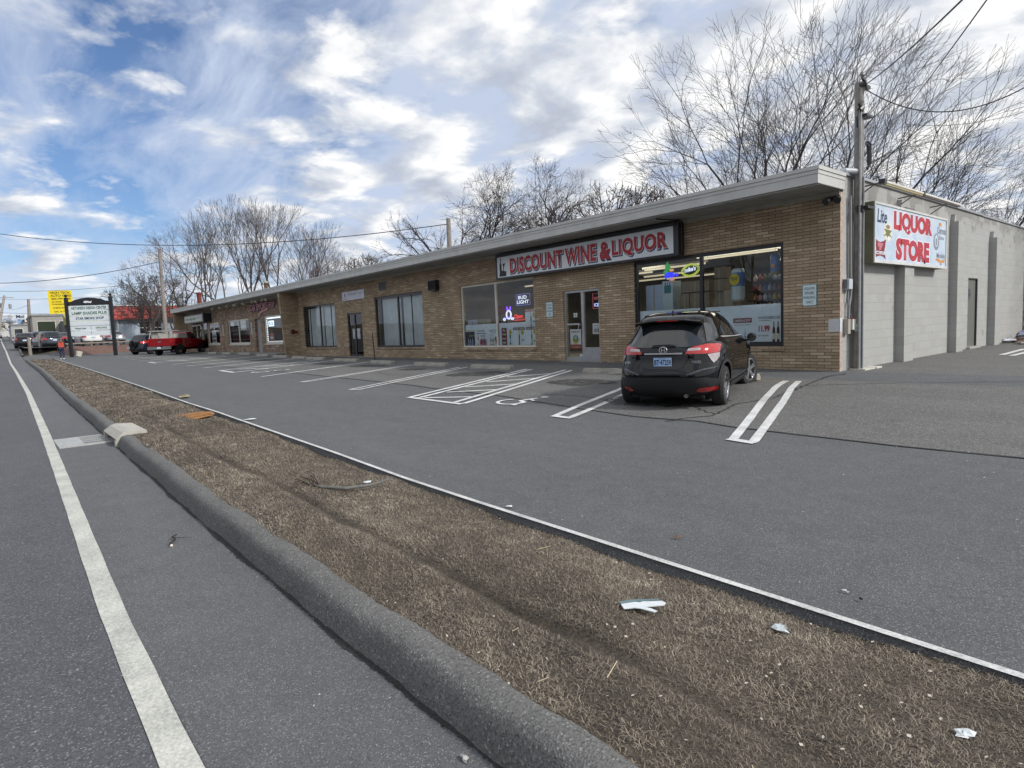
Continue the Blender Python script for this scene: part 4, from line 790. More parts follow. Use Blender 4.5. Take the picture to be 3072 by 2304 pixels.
poster('white notice with four dark bottles in the side light',-6.99,-6.70,.92,1.23,M_PAPW,[('t','SOLD HERE',.2,.8,.76,.84,'navy',.03)]+[('b',.2+.2*i,.15,.5,.2,'black',None) for i in range(4)],y=.10)
# neon
def neonm(k,c,e): return mat('neon_'+k,c,.4,var=0,emit=e)
NB=neonm('blue',(.04,.05,.9),.7); NW=neonm('white',(.75,.82,1.),.6); NR=neonm('red',(1.,.03,.02),.8); NY=neonm('yellow',(.60,.70,.10),.42); NG=neonm('green',(.03,.35,.08),.4); NO=neonm('orange',(.8,.40,.10),.45); NP=neonm('violet',(.18,.06,.9),1.6)
def neon(label,x,z): return thing('neon_sign',label,'neon sign',(x,.3,z),group='lit neon signs in the liquor store windows')
t=neon('neon sign reading BUD LIGHT inside a blue tube frame',-10.27,1.95)
part('tube_frame',MB().tube([(-10.63,.3,1.95),(-9.93,.3,1.95),(-9.93,.3,2.32),(-10.63,.3,2.32),(-10.63,.3,1.95)],.009,6),mat('neon_soft_blue',(.18,.18,.6),.4,emit=.5),t)
part('backing',sheet(MB(),-10.6,-9.96,1.97,2.3,.32),mat('neon_back',(.02,.025,.04),.4),t)
lettering('BUD',t,NW,(-10.52,.3,2.15),(1,0,0),(0,0,1),.44,.12,(0,-1,0),.01,.03); lettering('LIGHT',t,NW,(-10.58,.3,2.0),(1,0,0),(0,0,1),.6,.12,(0,-1,0),.01,.03)
t=neon('neon rabbit with violet ears and round white body',-11.06,1.5)
part('body_tube',MB().tube([(-11.06+.12*math.cos(a),.3,1.66+.14*math.sin(a)) for a in lin(0,2*PI,20)],.028,6,False),NW,t); part('ear_tube',MB().tube([(-11.1,.3,1.80),(-11.17,.3,1.86),(-11.15,.3,1.94),(-11.08,.3,1.84),(-11.02,.3,1.84),(-10.96,.3,1.94),(-10.94,.3,1.86),(-11.01,.3,1.80)],.012,6),NP,t)
part('foot_tube',MB().tube([(-11.3+.05*math.cos(a),.3,1.51+.04*math.sin(a)) for a in lin(0,2*PI,12)],.02,6,False).tube([(-10.87+.06*math.cos(a),.3,1.52+.03*math.sin(a)) for a in lin(0,2*PI,12)],.02,6,False),NW,t); part('leg_tube',MB().tube([(-11.24,.3,1.53),(-11.14,.3,1.58),(-10.98,.3,1.58),(-10.92,.3,1.54)],.012,6),NP,t)
t=neon('red neon script reading Open',-10.5,1.47); lettering('Open',t,NR,(-10.76,.3,1.48),(1,0,0),(0,0,1),.44,.18,(0,-1,0),.01,.012,shear=.3); part('tube_frame',MB().tube([(-10.79,.31,1.46),(-10.28,.31,1.46),(-10.24,.31,1.5)],.008,5),NR,t)
t=neon('green, blue and orange neon with a parrot and the word Corona',-4.35,2.28)
part('parrot_tube',MB().prism([(0,0),(.08,.02),(.12,.12),(.2,.16),(.14,.24),(.1,.34),(.04,.28),(.02,.16),(-.04,.08)],(-4.56,.3,2.42),(1,0,0),(0,0,1),(0,.02,0)),NG,t); lettering('Corona',t,NB,(-4.54,.3,2.35),(1,0,0),(0,0,1),.42,.13,(0,-1,0),.01,.05)
part('backing',sheet(MB(),-4.56,-4.28,2.34,2.48,.305),NB,t); part('orange_tube',sheet(sheet(MB(),-4.40,-4.27,2.50,2.56,.3),-4.40,-4.25,2.26,2.34,.3),NO,t); lettering('Extra',t,NB,(-4.39,.29,2.27),(1,0,0),(0,0,1),.13,.05,(0,-1,0),.01)
t=neon("yellow lemon shaped neon ring around the word mike's",-3.76,2.3)
P=[]
for i in range(25):
    a=2*PI*i/24; rr=1+.16*abs(math.cos(a))**8; P.append((-3.76+.235*rr*math.cos(a),.3,2.475+.155*math.sin(a)+.02*math.cos(a)))
part('ring_tube',MB().tube(P,.016,6,False),NY,t); part('ring_tube',MB().tube([(-3.76+(p[0]+3.76)*.82,.3,2.475+(p[2]-2.475)*.8) for p in P],.009,6,False),NY,t)
part('backing',MB().prism(ell(0,0,.22,.14),(-3.76,.32,2.475),(1,0,0),(0,0,1),(0,.004,0)),mat('neon_back2',(.02,.035,.015),.4),t); lettering("mike's",t,NW,(-3.93,.3,2.42),(1,0,.12),(0,0,1),.33,.12,(0,-1,0),.01,.04)
t=neon('small red and blue neon panel at the top of the side light',-6.86,1.68)
part('tube_frame',MB().tube([(-6.99,.14,1.67),(-6.73,.14,1.67),(-6.73,.14,2.10),(-6.99,.14,2.10),(-6.99,.14,1.67)],.007,5),mat('neon_dim_red',(.5,.1,.12),.5,emit=.4),t); lettering('HOT',t,mat('neon_dim_red',(.5,.1,.12)),(-6.94,.14,1.92),(1,0,0),(0,0,1),.16,.08,(0,-1,0),.004,.03); lettering('ICE',t,mat('neon_dim_blue',(.4,.5,1.),.5,emit=.8),(-6.94,.14,1.72),(1,0,0),(0,0,1),.19,.1,(0,-1,0),.004,.03)
# hanging cans
def can(label,x,z0,z1,w,y,base,band,ovl,txt):
    t=thing('display_can',label,'display can',(x,y,z0),group='inflatable cans in the black framed window')
    H_=z1-z0; part('can_body',MB().lathe([(.0,0),(w*.36,0),(w*.48,.03),(w/2,.07),(w/2,H_-.07),(w*.44,H_-.02),(w*.36,H_),(0,H_)],(x,y,z0),(0,0,1),20),base,t,smooth=True)
    part('can_band',MB().lathe([(w/2+.003,H_*band[0]),(w/2+.003,H_*band[1])],(x,y,z0),(0,0,1),20),band[2],t)
    if ovl: part('round_mark',MB().prism(ell(0,0,w*.42,w*.46),(x,y-w/2-.012,z0+H_*.66),(1,0,0),(0,0,1),(0,.004,0)),ovl,t); lettering(txt,t,INK['olive'],(x-.1,y-w/2-.014,z0+H_*.63),(1,0,0),(0,0,1),.2,.09,(0,-1,0),.001,.03)
    return t
t=can('large white and blue display can with a round yellow mark',-2.52,1.62,2.39,.31,.42,mat('can_white',(.55,.68,.75),.4),(.45,.88,mat('can_blue',(.12,.25,.6),.4)),INK['yellow'],'PEAK')
t=can('small blue display can hanging near the right end of the black window',-1.59,2.17,2.64,.2,.42,mat('can_sea',(.05,.16,.45),.4),(.0,.13,INK['olive']),None,''); part('cord',MB().tube([(-1.59,.42,2.64),(-1.59,.42,3.2)],.004,4),INK['white'],t); part('sun_mark',MB().prism(ell(0,0,.045,.045,10),(-1.59,.31,2.36),(1,0,0),(0,0,1),(0,.004,0)),INK['orange'],t)
# stacked cartons
def carton(label,x0,x1,z0,z1,y,m_,grp='cartons stacked behind the black framed window'):
    t=thing('carton',label,'carton',((x0+x1)/2,y,z0),group=grp); part('box',MB().box(x0,x1,y,y+.35,z0,z1),m_,t); part('tape',MB().box((x0+x1)/2-.02,(x0+x1)/2+.02,y-.002,y,z0+.01,z1-.01),mat('tape',(.34,.30,.24),.4),t); return t
KR=mat('kraft',(.26,.225,.17),.8,var=.12,vscale=4); KW=mat('white_card',(.42,.52,.68),.6,var=.06)
carton('white fridge-like carton, upper one at the left of the black window',-5.22,-4.68,1.86,2.19,.35,KW); carton('white fridge-like carton, lower one at the left of the black window',-5.22,-4.68,1.505,1.855,.35,KW)
t=thing('display_fridge','narrow white cooler with a picture of blue bottles','cooler',(-4.49,.35,1.5)); part('cabinet',MB().box(-4.66,-4.33,.33,.7,1.505,2.26),mat('cooler_white',(.50,.60,.66),.5),t)
for i in range(3): part('bottle_picture',MB().prism([(a*.3,b*.3) for a,b in BOT],(-4.56+i*.07,.328,1.94),(1,0,0),(0,0,1),(0,-.001,0)),INK['teal'],t)
carton('large brown carton lying on top of the row of small ones',-4.18,-3.36,1.93,2.21,.5,KR)
carton('brown carton beside the white cooler, first of the lower row',-4.24,-3.95,1.505,1.90,.5,KR); carton('brown carton in the middle of the lower row',-3.92,-3.64,1.505,1.90,.5,KR); carton('brown carton hard against the middle mullion',-3.61,-3.36,1.505,1.90,.5,KR)
carton('brown carton just right of the middle mullion, lower one',-3.22,-2.98,1.505,1.88,.55,KR); carton('brown carton just right of the middle mullion, middle one',-3.24,-2.98,1.90,2.20,.55,KR); carton('brown carton just right of the middle mullion, top one',-3.24,-2.98,2.22,2.5,.55,KR); carton('pale brown carton left of the big display can',-2.95,-2.70,1.505,1.9,.5,mat('kraft_pale',(.36,.33,.27),.8))
for i,(x0,x1,m_,l) in enumerate(((-13.34,-13.06,KW,'white carton with a black lid, left end of the window ledge'),(-13.02,-12.74,mat('card_lilac',(.5,.52,.62),.6),'white carton with a heart on the window ledge'),(-12.71,-12.39,mat('card_green',(.22,.25,.19),.6),'dull green carton on the window ledge'))): carton(l,x0,x1,1.38,1.56,.2,m_,'cartons on the ledge of the cream window')
t=thing('window_ledge','long wooden ledge behind the cream window','ledge',(-11.4,.4,1.3)); part('board',MB().box(-13.4,-9.45,.16,.6,1.33,1.372),KR,t)
t=thing('window_ledge','long wooden ledge behind the black window','ledge',(-3.3,.6,1.45)); part('board',MB().box(-5.26,-1.26,.16,.95,1.46,1.50),KR,t)
t=thing('display_rack','dark red rack deep behind the cream window','rack',(-12.5,1.2,1.4)); part('rack_front',MB().box(-12.78,-12.24,1.2,1.25,1.72,2.04),INK['darkred'],t); part('rack_leg',MB().box(-12.72,-12.68,1.22,1.26,.12,1.72).box(-12.34,-12.3,1.22,1.26,.12,1.72),M_BLKF,t)
# shelves of bottles seen through the right pane
t=thing('bottle_shelf','wall of shelves full of small coloured bottles behind the right pane','shelf',(-1.1,1.6,.2)); part('shelf_board',MB().box(-2.9,.0-.3,1.55,1.85,1.40,1.42).box(-2.9,-.3,1.55,1.85,1.62,1.64).box(-2.9,-.3,1.55,1.85,1.86,1.88).box(-2.9,-.3,1.55,1.85,2.10,2.12).box(-2.9,-.3,1.86,1.88,.2,2.5),M_DARK,t)
cols=['pink','red','yellow','pale','teal','white','olive','orange','cream','grey','green','wine','blue']; bm={}
NAMES={'pink':'pink','red':'red','yellow':'yellow','pale':'pale blue','teal':'teal','white':'white','olive':'olive','orange':'orange','cream':'cream','grey':'grey','green':'dark green','wine':'dark wine red','blue':'blue'}
for k,zr in enumerate((1.42,1.64,1.88,2.12)):
    for i in range(19):
        c=cols[(i*5+k*7+(i*i)%3)%13]
        if c not in bm: bm[c]=MB().lathe([(.0,0),(.045,0),(.05,.02),(.05,.11),(.02,.14),(.018,.18),(0,.18)],(0,0,0),(0,0,1),8).mesh('bottle',INK[c],True)
        o=put('bottle',bm[c]); o.location=(-2.75+i*.125,1.68,zr); tag(o,'small %s bottle on the %s shelf behind the right pane'%(NAMES[c],('lowest','second','third','top')[k]),'bottle','bottles of the same colour on one shelf behind the glass' )
# curtains
M_CUR=mat('sheer_curtain',(.68,.74,.77),.85,var=.12,vscale=2)
def curtain(x0,x1,z0,z1,y,label):
    mb=MB(); n=int((x1-x0)/.03); b=0
    for i in range(n+1):
        x=x0+(x1-x0)*i/n; yy=y+.03*math.sin(x*31)+.012*math.sin(x*77)
        mb.v+=[(x,yy,z0),(x,yy,z1)]
    for i in range(n): mb.f.append((2*i,2*i+2,2*i+3,2*i+1))
    tag(put('curtain',mb.mesh('curtain',M_CUR,True)),label,'curtain','sheer curtains in the black framed windows')
curtain(-20.05,-18.25,.65,2.72,.28,'sheer curtain in the left half of the second black framed window'); curtain(-18.05,-16.2,.65,2.72,.28,'sheer curtain in the right half of the second black framed window')
curtain(-28.4,-26.5,.65,2.72,.28,'sheer curtain in the left half of the black window by the wing wall'); curtain(-26.25,-24.5,.65,2.72,.28,'sheer curtain in the right half of the black window by the wing wall')
poster('white notice taped inside the black framed door',-22.3,-21.95,1.0,1.5,M_PAPW,[],y=.11,group='notices'); poster('white sheet beside the door bar of the black framed door',-22.75,-22.5,1.0,1.5,M_PAPW,[],y=.11,group='notices')
# far shops
t=thing('shop_sign','small white light box sign in a black case above the far white framed window','sign',(-50,-.3,3))
part('sign_box',MB().box(-52.9,-46.9,-.62,-.02,2.70,3.36),M_BLKF,t); part('panel',sheet(MB(),-52.75,-47.3,2.79,3.26,-.625),mat('sign_cream',(.52,.54,.50),.5),t)
lettering('Green Dragon Salon',t,INK['green'],(-52.4,-.626,2.90),(1,0,0),(0,0,1),3.3,.26,(0,-1,0),.003,.03); lettering('NAILS',t,INK['grey'],(-48.7,-.626,3.03),(1,0,0),(0,0,1),1.1,.13,(0,-1,0),.003,.03); lettering('WAX SPA',t,INK['pale'],(-48.7,-.626,2.86),(1,0,0),(0,0,1),1.1,.1,(0,-1,0),.003,.03)
t=thing('shop_sign','dark pink outlined letters of the STAR SMOKE shop over the lit window','sign',(-35,-.1,3.2))
LP_=mat('letter_pink',(.55,.24,.27),.5); LB_=mat('letter_shadow',(.03,.01,.012),.6)
for wd,a,b2,z,h_ in (('STAR',-37.4,-36.25,3.02,.42),('SMOKE',-36.1,-33.95,3.02,.46),('SHOP',-33.8,-32.7,3.08,.36)):
    lettering(wd,t,LB_,(a-.05,-.05,z-.05),(1,0,0),(0,0,1),b2-a+.1,h_+.1,(0,-1,0),.0,.06); lettering(wd,t,LP_,(a,-.05,z),(1,0,0),(0,0,1),b2-a,h_,(0,-1,0),.02,.02)
part('swoosh',MB().prism([(0,0),(.25,.16),(.8,.26),(1.9,.34),(1.9,.26),(.9,.16),(.4,.04),(.15,-.1)],(-35.8,-.06,2.74),(1,0,0),(0,0,1),(0,.02,0)),LP_,t)
for x,z,l in ((-44.0,1.95,'white vertical number board between the far windows'),(-37.45,1.90,'white vertical number board beside the grey wooden door')):
    t=thing('number_board',l,'sign',(x,-.02,z)); part('board',MB().box(x-.13,x+.13,-.03,-.005,z-.42,z+.42),mat('board_grey',(.45,.45,.44),.6),t)
    for i in range(4): lettering(str((3,7,5,6)[i]),t,INK['grey'],(x-.06,-.031,z+.24-.2*i),(1,0,0),(0,0,1),.12,.13,(0,-1,0),.002,.02)
t=thing('security_grille','iron bars inside the barred double window','grille',(-40.4,.2,1)); b=MB()
for i in range(26): b.box(-42.6+i*.175,-42.58+i*.175,.2,.22,.95,2.1)
for z in (1.2,1.6,2.05): b.box(-42.6,-38.1,.195,.2,z,z+.03)
part('bars',b,mat('bar_grey',(.26,.29,.31),.5),t)
poster('white paper taped high in the left half of the barred window',-42.5,-40.6,2.2,2.5,M_PAPW,[],group='notices'); poster('white paper taped high in the right half of the barred window',-40.2,-39.0,1.9,2.5,M_PAPW,[],group='notices')
poster('white paper price lists stuck in the far white framed window',-47.6,-46.4,1.0,2.0,M_PAPW,[('r',.1,.9,.45,.6,'grey'),('r',.1,.9,.15,.3,'grey')],group='notices'); poster('blue cloth hanging in the far white framed window',-46.3,-45.5,1.5,2.5,INK['navy'],[],group='notices')
t=thing('light_string','string of white bulbs around the lit window','string lights',(-33.4,.1,1.7)); LBULB=mat('bulb_lit',(.85,.95,1.),.5,var=0,emit=.8); b=MB()
b.box(-34.8,-32.2,.10,.13,2.42,2.50).box(-34.8,-32.2,.10,.13,.97,1.02)
for i in range(12):
    for x in (-34.78,-32.1): b.lathe([(0,-.05),(.045,0),(0,.05)],(x,.11,1.1+i*.11),(0,0,1),6)
part('bulbs',b,LBULB,t)
t=thing('open_sign','white lit sign reading 3D in the upper left of the lit window','sign',(-34.2,.15,2.1)); part('panel',MB().box(-34.6,-33.7,.14,.17,1.95,2.3),LBULB,t); lettering('315',t,INK['blue'],(-34.5,.139,2.0),(1,0,0),(0,0,1),.7,.24,(0,-1,0),.002,.04)
poster('pink paper low in the left corner of the lit window',-34.5,-33.7,1.1,1.5,INK['pink'],[('r',.1,.9,.2,.5,'white')],group='notices')
# ------------------------------------------------------------ vehicles (car frame: x forward from the rear bumper, y left, z up)
def pch(z,Z,V): return float(np.interp(z,Z,V))
def body_mesh(S,nz=46,na=56):
    """closed shell from horizontal slices S=[(z,x_rear,x_front,half_width,corner exponent)]"""
    S=np.array(S,float); u=np.linspace(0,1,nz)*(len(S)-1); i=np.clip(u.astype(int),0,len(S)-2); f=u-i
    def cr(k):
        p=np.concatenate([[2*S[0,k]-S[1,k]],S[:,k],[2*S[-1,k]-S[-2,k]]]); a,b,c,d=p[i],p[i+1],p[i+2],p[i+3]
        return .5*((2*b)+(-a+c)*f+(2*a-5*b+4*c-d)*f*f+(-a+3*b-3*c+d)*f**3)
    Z,XR,XF,WD,EX=[cr(k) for k in range(5)]; mb=MB()
    for j in range(nz):
        xc,a=(XR[j]+XF[j])/2,(XF[j]-XR[j])/2
        for k in range(na):
            t=2*PI*(k+.5)/na; c,s=math.cos(t),math.sin(t); e=2/max(2,EX[j])
            mb.v.append((xc+a*math.copysign(abs(c)**e,c),WD[j]*math.copysign(abs(s)**e,s),Z[j]))
    for j in range(nz-1):
        for k in range(na): mb.f.append((j*na+k,j*na+(k+1)%na,(j+1)*na+(k+1)%na,(j+1)*na+k))
    mb.f.append(tuple(range(na))[::-1]); mb.f.append(tuple((nz-1)*na+k for k in range(na))); return mb
def cut_wells(me,axles,r,ytrack,name):
    o=bpy.data.objects.new('tmp',me); COL.objects.link(o); cs=[]
    for ax in axles:
        for s in (-1,1):
            c=bpy.data.objects.new('c',MB().tube([(ax,s*(ytrack-.30),r[1]),(ax,s*(ytrack+.4),r[1])],r[0],32).mesh('c')); COL.objects.link(c); cs.append(c)
            md=o.modifiers.new('b','BOOLEAN'); md.object=c; md.operation='DIFFERENCE'; md.solver='EXACT'
    bpy.context.view_layer.update()
    m2=bpy.data.meshes.new_from_object(o.evaluated_get(bpy.context.evaluated_depsgraph_get()))
    for c in cs: bpy.data.objects.remove(c)
    bpy.data.objects.remove(o); m2.name=name; return m2
class Shell:
    def __init__(s,mb): s.b=BVHTree.FromPolygons([Vector(v) for v in mb.v],s_f(mb.f))
    def patch(s,poly,axis,side=1,off=.004,h=.06,thick=0):
        """thin panel following the shell inside a 2-D outline; axis 'y' outline=(x,z), 'x' outline=(y,z) from the rear (side=-1) or front, 'z' outline=(x,y)"""
        P=[Vector(p) for p in poly]; n=len(P); V=[];E=[]
        for i in range(n):
            a,b=P[i],P[(i+1)%n]; m=max(1,int((b-a).length/h))
            for k in range(m): V.append(a.lerp(b,k/m))
        E=[(i,(i+1)%len(V)) for i in range(len(V))]; lo=[min(p[i] for p in P) for i in (0,1)]; hi=[max(p[i] for p in P) for i in (0,1)]
        def inside(q):
            c=False; j=n-1
            for i in range(n):
                if (P[i].y>q[1])!=(P[j].y>q[1]) and q[0]<(P[j].x-P[i].x)*(q[1]-P[i].y)/(P[j].y-P[i].y)+P[i].x: c=not c
                j=i
            return c
        nb=len(V)
        for xx in np.arange(lo[0]+h/2,hi[0],h):
            for yy in np.arange(lo[1]+h/2,hi[1],h):
                if inside((xx,yy)) and min((Vector((xx,yy))-V[i]).length for i in range(nb))>h*.4: V.append(Vector((xx,yy)))
        r=geometry.delaunay_2d_cdt(V,E,[list(range(nb))],1,1e-5); mb=MB()
        for p in r[0]:
            if axis=='y': o,d=Vector((p.x,3*side,p.y)),Vector((0,-side,0))
            elif axis=='x': o,d=Vector((3+6*side if side>0 else -3,p.x,p.y)),Vector((-side,0,0))
            else: o,d=Vector((p.x,p.y,4)),Vector((0,0,-1))
            hit,nr,_,_=s.b.ray_cast(o,d)
            if hit is None: hit,nr,_,_=s.b.find_nearest(o+d*2.2 if axis=='y' else o+d*3)
            if nr.dot(d)>0: nr=-nr
            mb.v.append(tuple(hit+nr*off))
        for f in r[2]:
            f=tuple(f); a,b,c=[Vector(mb.v[i]) for i in f[:3]]
            mb.f.append(f if (b-a).cross(c-a).dot(-d)>0 else f[::-1])
        return mb
def s_f(F):
    return [tuple(f) for f in F]
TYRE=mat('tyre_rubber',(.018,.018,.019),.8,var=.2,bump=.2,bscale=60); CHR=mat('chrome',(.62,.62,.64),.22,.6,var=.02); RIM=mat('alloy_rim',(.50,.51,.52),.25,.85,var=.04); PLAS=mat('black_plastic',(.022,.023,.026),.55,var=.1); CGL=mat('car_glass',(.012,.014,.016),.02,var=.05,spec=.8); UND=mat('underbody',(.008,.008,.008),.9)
def lamp_red(): return mat('tail_red',(.42,.012,.012),.12,var=.25,vscale=14,spec=.7,coat=.6)
def carpaint(name,c,metal=.15): return mat('paint_'+name,c,.35,metal,var=.03,coat=1.,spec=.0)
def wheel(parent,x,y,r,w,steer=0,spokes=5,nm='wheel',rim=None,rr=.68):
    s=1 if y>0 else -1; ax=Vector((-math.sin(steer)*s,math.cos(steer)*s,0)); c=Vector((x,y,r))
    o=part(nm,MB().lathe([(r*rr,-w),(r*.93,-w),(r,-w*.8),(r,-w*.2),(r*.93,0),(r*rr,.004),(r*rr,-w)],c,ax,28),TYRE,parent,local=True,smooth=False)
    rm=rim or RIM; b=MB().lathe([(r*rr,.0),(r*rr*.93,.004),(r*rr*.90,-.015),(r*rr*.86,-w*.6)],c,ax,28).lathe([(.0,-.012),(r*.16,-.015),(r*.17,-.04)],c,ax,12)
    u=ax.orthogonal().normalized(); v=ax.cross(u)
    for k in range(spokes):
        a=2*PI*k/spokes+.3; d=u*math.cos(a)+v*math.sin(a); p=ax.cross(d)
        for q in (-.35,.35): b.obox(c+d*r*rr*.52-ax*.024+p*q*r*.16,(d+p*q*.22)*r*rr*.42,p*r*.045,ax*.012)
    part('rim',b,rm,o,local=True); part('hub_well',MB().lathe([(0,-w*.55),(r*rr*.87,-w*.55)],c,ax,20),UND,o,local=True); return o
def mirror(parent,x,y,z,m_,s=1.):
    sg=1 if y>0 else -1
    o=part('mirror',MB().lathe([(0,0),(.06,.01),(.085,.06),(.08,.13),(.0,.16)],(x,y,z),(1,0,0),12).obox((x+.05,y-sg*.10,z-.05),(.02,0,0),(0,.07,0),(0,0,.015)),m_,parent,local=True,smooth=False); return o
def vehicle(name,label,cat,loc,head,S,spec,paint,group=None,pitch=0.):
    t=thing(name,label,cat,loc,R(head),group); t.rotation_euler=(0,-pitch,R(head)); mb=body_mesh(S,spec.get('nz',40),spec.get('na',48)); sh=Shell(mb); me=mb.mesh('body',paint); sc=spec
    me=cut_wells(me,sc['ax'],(sc['r']+.05,sc['r']+.01),sc['tr'],'body'); me.materials.clear(); me.materials.append(paint)
    for p in me.polygons: p.use_smooth=True
    try: me.set_sharp_from_angle(angle=R(38))
    except Exception: pass
    put('body',me,t,local=True)
    part('underbody',MB().box(sc['ax'][0]-.5,sc['ax'][1]+.45,-sc['tr']+.28,sc['tr']-.28,sc.get('ub',.22),sc['r']+.25),UND,t,local=True)
    for i,ax in enumerate(sc['ax']):
        for s in (-1,1): wheel(t,ax,s*sc['tr'],sc['r'],.2,sc.get('steer',0) if i else 0,sc.get('sp',5),rim=sc.get('rim'))
    return t,sh
def pp(t,sh,name,poly,axis,m_,side=1,off=.004,h=.07,label=None):
    return part(name,sh.patch(poly,axis,side,off,h),m_,t,label,local=True,smooth=True)
def both(t,sh,name,poly,m_,off=.004,h=.07):
    for s in (-1,1): pp(t,sh,name,poly,'y',m_,s,off,h)
def rear_pair(t,sh,name,poly,m_,off=.005,h=.05):
    for s in (-1,1): pp(t,sh,name,[(s*a,b) for a,b in (poly if s>0 else poly[::-1])],'x',m_,-1,off,h)
# --- the black hatchback at the liquor store
HS=[(.21,.42,3.95,.74,3.5),(.26,.20,4.10,.83,4),(.36,.07,4.22,.868,4.6),(.48,.02,4.26,.88,4.8),(.60,.02,4.26,.885,4.8),(.70,.06,4.24,.884,4.8),(.80,.10,4.20,.882,4.6),(.90,.11,4.10,.878,4.4),(.97,.12,3.86,.868,4.2),(1.03,.16,3.55,.852,4),(1.08,.21,3.32,.828,3.8),(1.13,.26,3.16,.79,3.6),(1.22,.35,2.98,.745,3.5),(1.32,.45,2.76,.70,3.5),(1.41,.52,2.52,.655,3.4),(1.48,.56,2.30,.615,3.3),(1.53,.68,2.12,.565,3.1),(1.565,.90,1.92,.49,2.8),(1.585,1.15,1.75,.36,2.5),(1.59,1.25,1.65,.22,2.2)]
PB=carpaint('black',(.002,.0022,.003),0.)
t,sh=vehicle('parked_car','black hatchback parked nose to the wall in front of the black framed window','car',(-.33,-5.62,-.20),111,HS,dict(nz=70,na=88,ax=(.80,3.41),r=.335,tr=.86,steer=R(-20),sp=5,ub=.2),PB,group=None,pitch=.024)
CAR=t; CLAD=mat('cladding',(.013,.014,.016),.5,var=.08)
both(t,sh,'side_window',[(2.06,1.12),(2.98,1.10),(2.80,1.25),(2.55,1.38),(2.32,1.455),(2.06,1.47)],CGL,.006,.05); both(t,sh,'side_window',[(1.02,1.16),(2.0,1.12),(2.0,1.475),(1.72,1.46),(1.40,1.40),(1.12,1.29)],CGL,.006,.05)
both(t,sh,'window_trim',[(.88,1.15),(.98,1.125),(2.0,1.085),(3.05,1.07),(3.04,1.09),(2.0,1.105),(1.0,1.15)],CHR,.008,.08)
both(t,sh,'quarter_glass',[(.92,1.18),(.99,1.17),(1.08,1.27),(1.0,1.25)],CGL,.006,.05)
pp(t,sh,'rear_window',[(-.56,1.03),(0,1.015),(.56,1.03),(.61,1.08),(.55,1.24),(.47,1.385),(0,1.405),(-.47,1.385),(-.55,1.24),(-.61,1.08)],'x',CGL,-1,.007,.05)
pp(t,sh,'rear_quarter_trim',[(.63,1.08),(.70,1.10),(.62,1.36),(.52,1.40),(.57,1.25)],'x',mat('gloss_trim',(.10,.105,.11),.08,.6),-1,.009,.05); pp(t,sh,'rear_quarter_trim',[(-.63,1.08),(-.57,1.25),(-.52,1.40),(-.62,1.36),(-.70,1.10)],'x',MATS['gloss_trim'],-1,.009,.05)
part('spoiler',MB().prism([(-.55,1.38),(-.53,1.43),(-.28,1.468),(0,1.478),(.28,1.468),(.53,1.43),(.55,1.38),(.28,1.42),(0,1.43),(-.28,1.42)],(.42,0,0),(0,1,0),(0,0,1),(.32,0,0.02)),PB,t,local=True); part('brake_lamp',MB().box(.408,.42,-.17,.17,1.44,1.455),lamp_red(),t,local=True)
part('spoiler_lip',MB().tube([(.418,-.53,1.42),(.41,-.28,1.455),(.408,0,1.465),(.41,.28,1.455),(.418,.53,1.42)],.007,6),mat('gloss_trim',(.1,.1,.1)),t,local=True)
TR_=lamp_red(); CL_=mat('lamp_clear',(.46,.40,.40),.2,.3,var=.12,vscale=10)
rear_pair(t,sh,'tail_lamp',[(.35,.92),(.62,.91),(.76,.91),(.80,.92),(.80,1.03),(.76,1.05),(.64,1.055),(.46,1.02),(.39,.985)],TR_,.010,.04)
rear_pair(t,sh,'lamp_bar',[(.38,.965),(.56,.965),(.58,.99),(.56,1.005),(.40,1.0)],CL_,.013,.04)
rear_pair(t,sh,'reverse_lamp',[(.665,.90),(.80,.91),(.80,.84),(.775,.79),(.745,.755),(.715,.80)],CL_,.009,.04)
pp(t,sh,'chrome_bar',[(-.31,.915),(.31,.915),(.31,.94),(-.31,.94)],'x',CHR,-1,.012,.05)
pp(t,sh,'plate_recess',[(-.40,.90),(.40,.90),(.33,.72),(.25,.68),(-.25,.68),(-.33,.72)],'x',mat('recess_dark',(.02,.02,.022),.5),-1,.006,.05)
def on_rear(z,y=0,off=.02):
    h,n_,_,_=sh.b.ray_cast(Vector((-3,y,z)),Vector((1,0,0))); return h.x-off
xr=on_rear(.8); pl=part('number_plate',MB().box(xr-.012,xr,-.155,.155,.715,.875),mat('plate_frame',(.02,.02,.022),.4),t,local=True)
part('plate_face',MB().quad((xr-.0135,.148,.722),(xr-.0135,-.148,.722),(xr-.0135,-.148,.868),(xr-.0135,.148,.868)),mat('plate_blue',(.18,.36,.68),.4,col2=(.55,.66,.80),vscale=3),pl,local=True)
def car_text(w,y0,y1,z0,z1,m_,x,d,b_=0.,nm='lettering',par=None): 
    o=lettering(w,None,m_,(x,y0,z0),(0,-1,0),(0,0,1),y0-y1,z1-z0,(-1,0,0),d,b_,name=nm); o.parent=par or t; return o
car_text('BT·47259',.135,-.135,.745,.835,mat('plate_ink',(.015,.03,.08),.5),xr-.0135,.0015,.025,par=pl)
car_text('CONNECTICUT',.06,-.06,.848,.860,MATS['plate_ink'],xr-.0135,.0015,0,par=pl)
xb=on_rear(.985,0,.014); e=MB(); ring=[(xb,.062*math.cos(a),.985+.05*math.sin(a)) for a in lin(0,2*PI,20)]; e.tube(ring,.006,6,False).box(xb-.004,xb+.004,-.034,-.018,.955,1.015).box(xb-.004,xb+.004,.018,.034,.955,1.015).box(xb-.003,xb+.003,-.02,.02,.98,.992); part('badge',e,CHR,t,local=True)
BDG=mat('badge_silver',(.5,.5,.52),.3,.4)
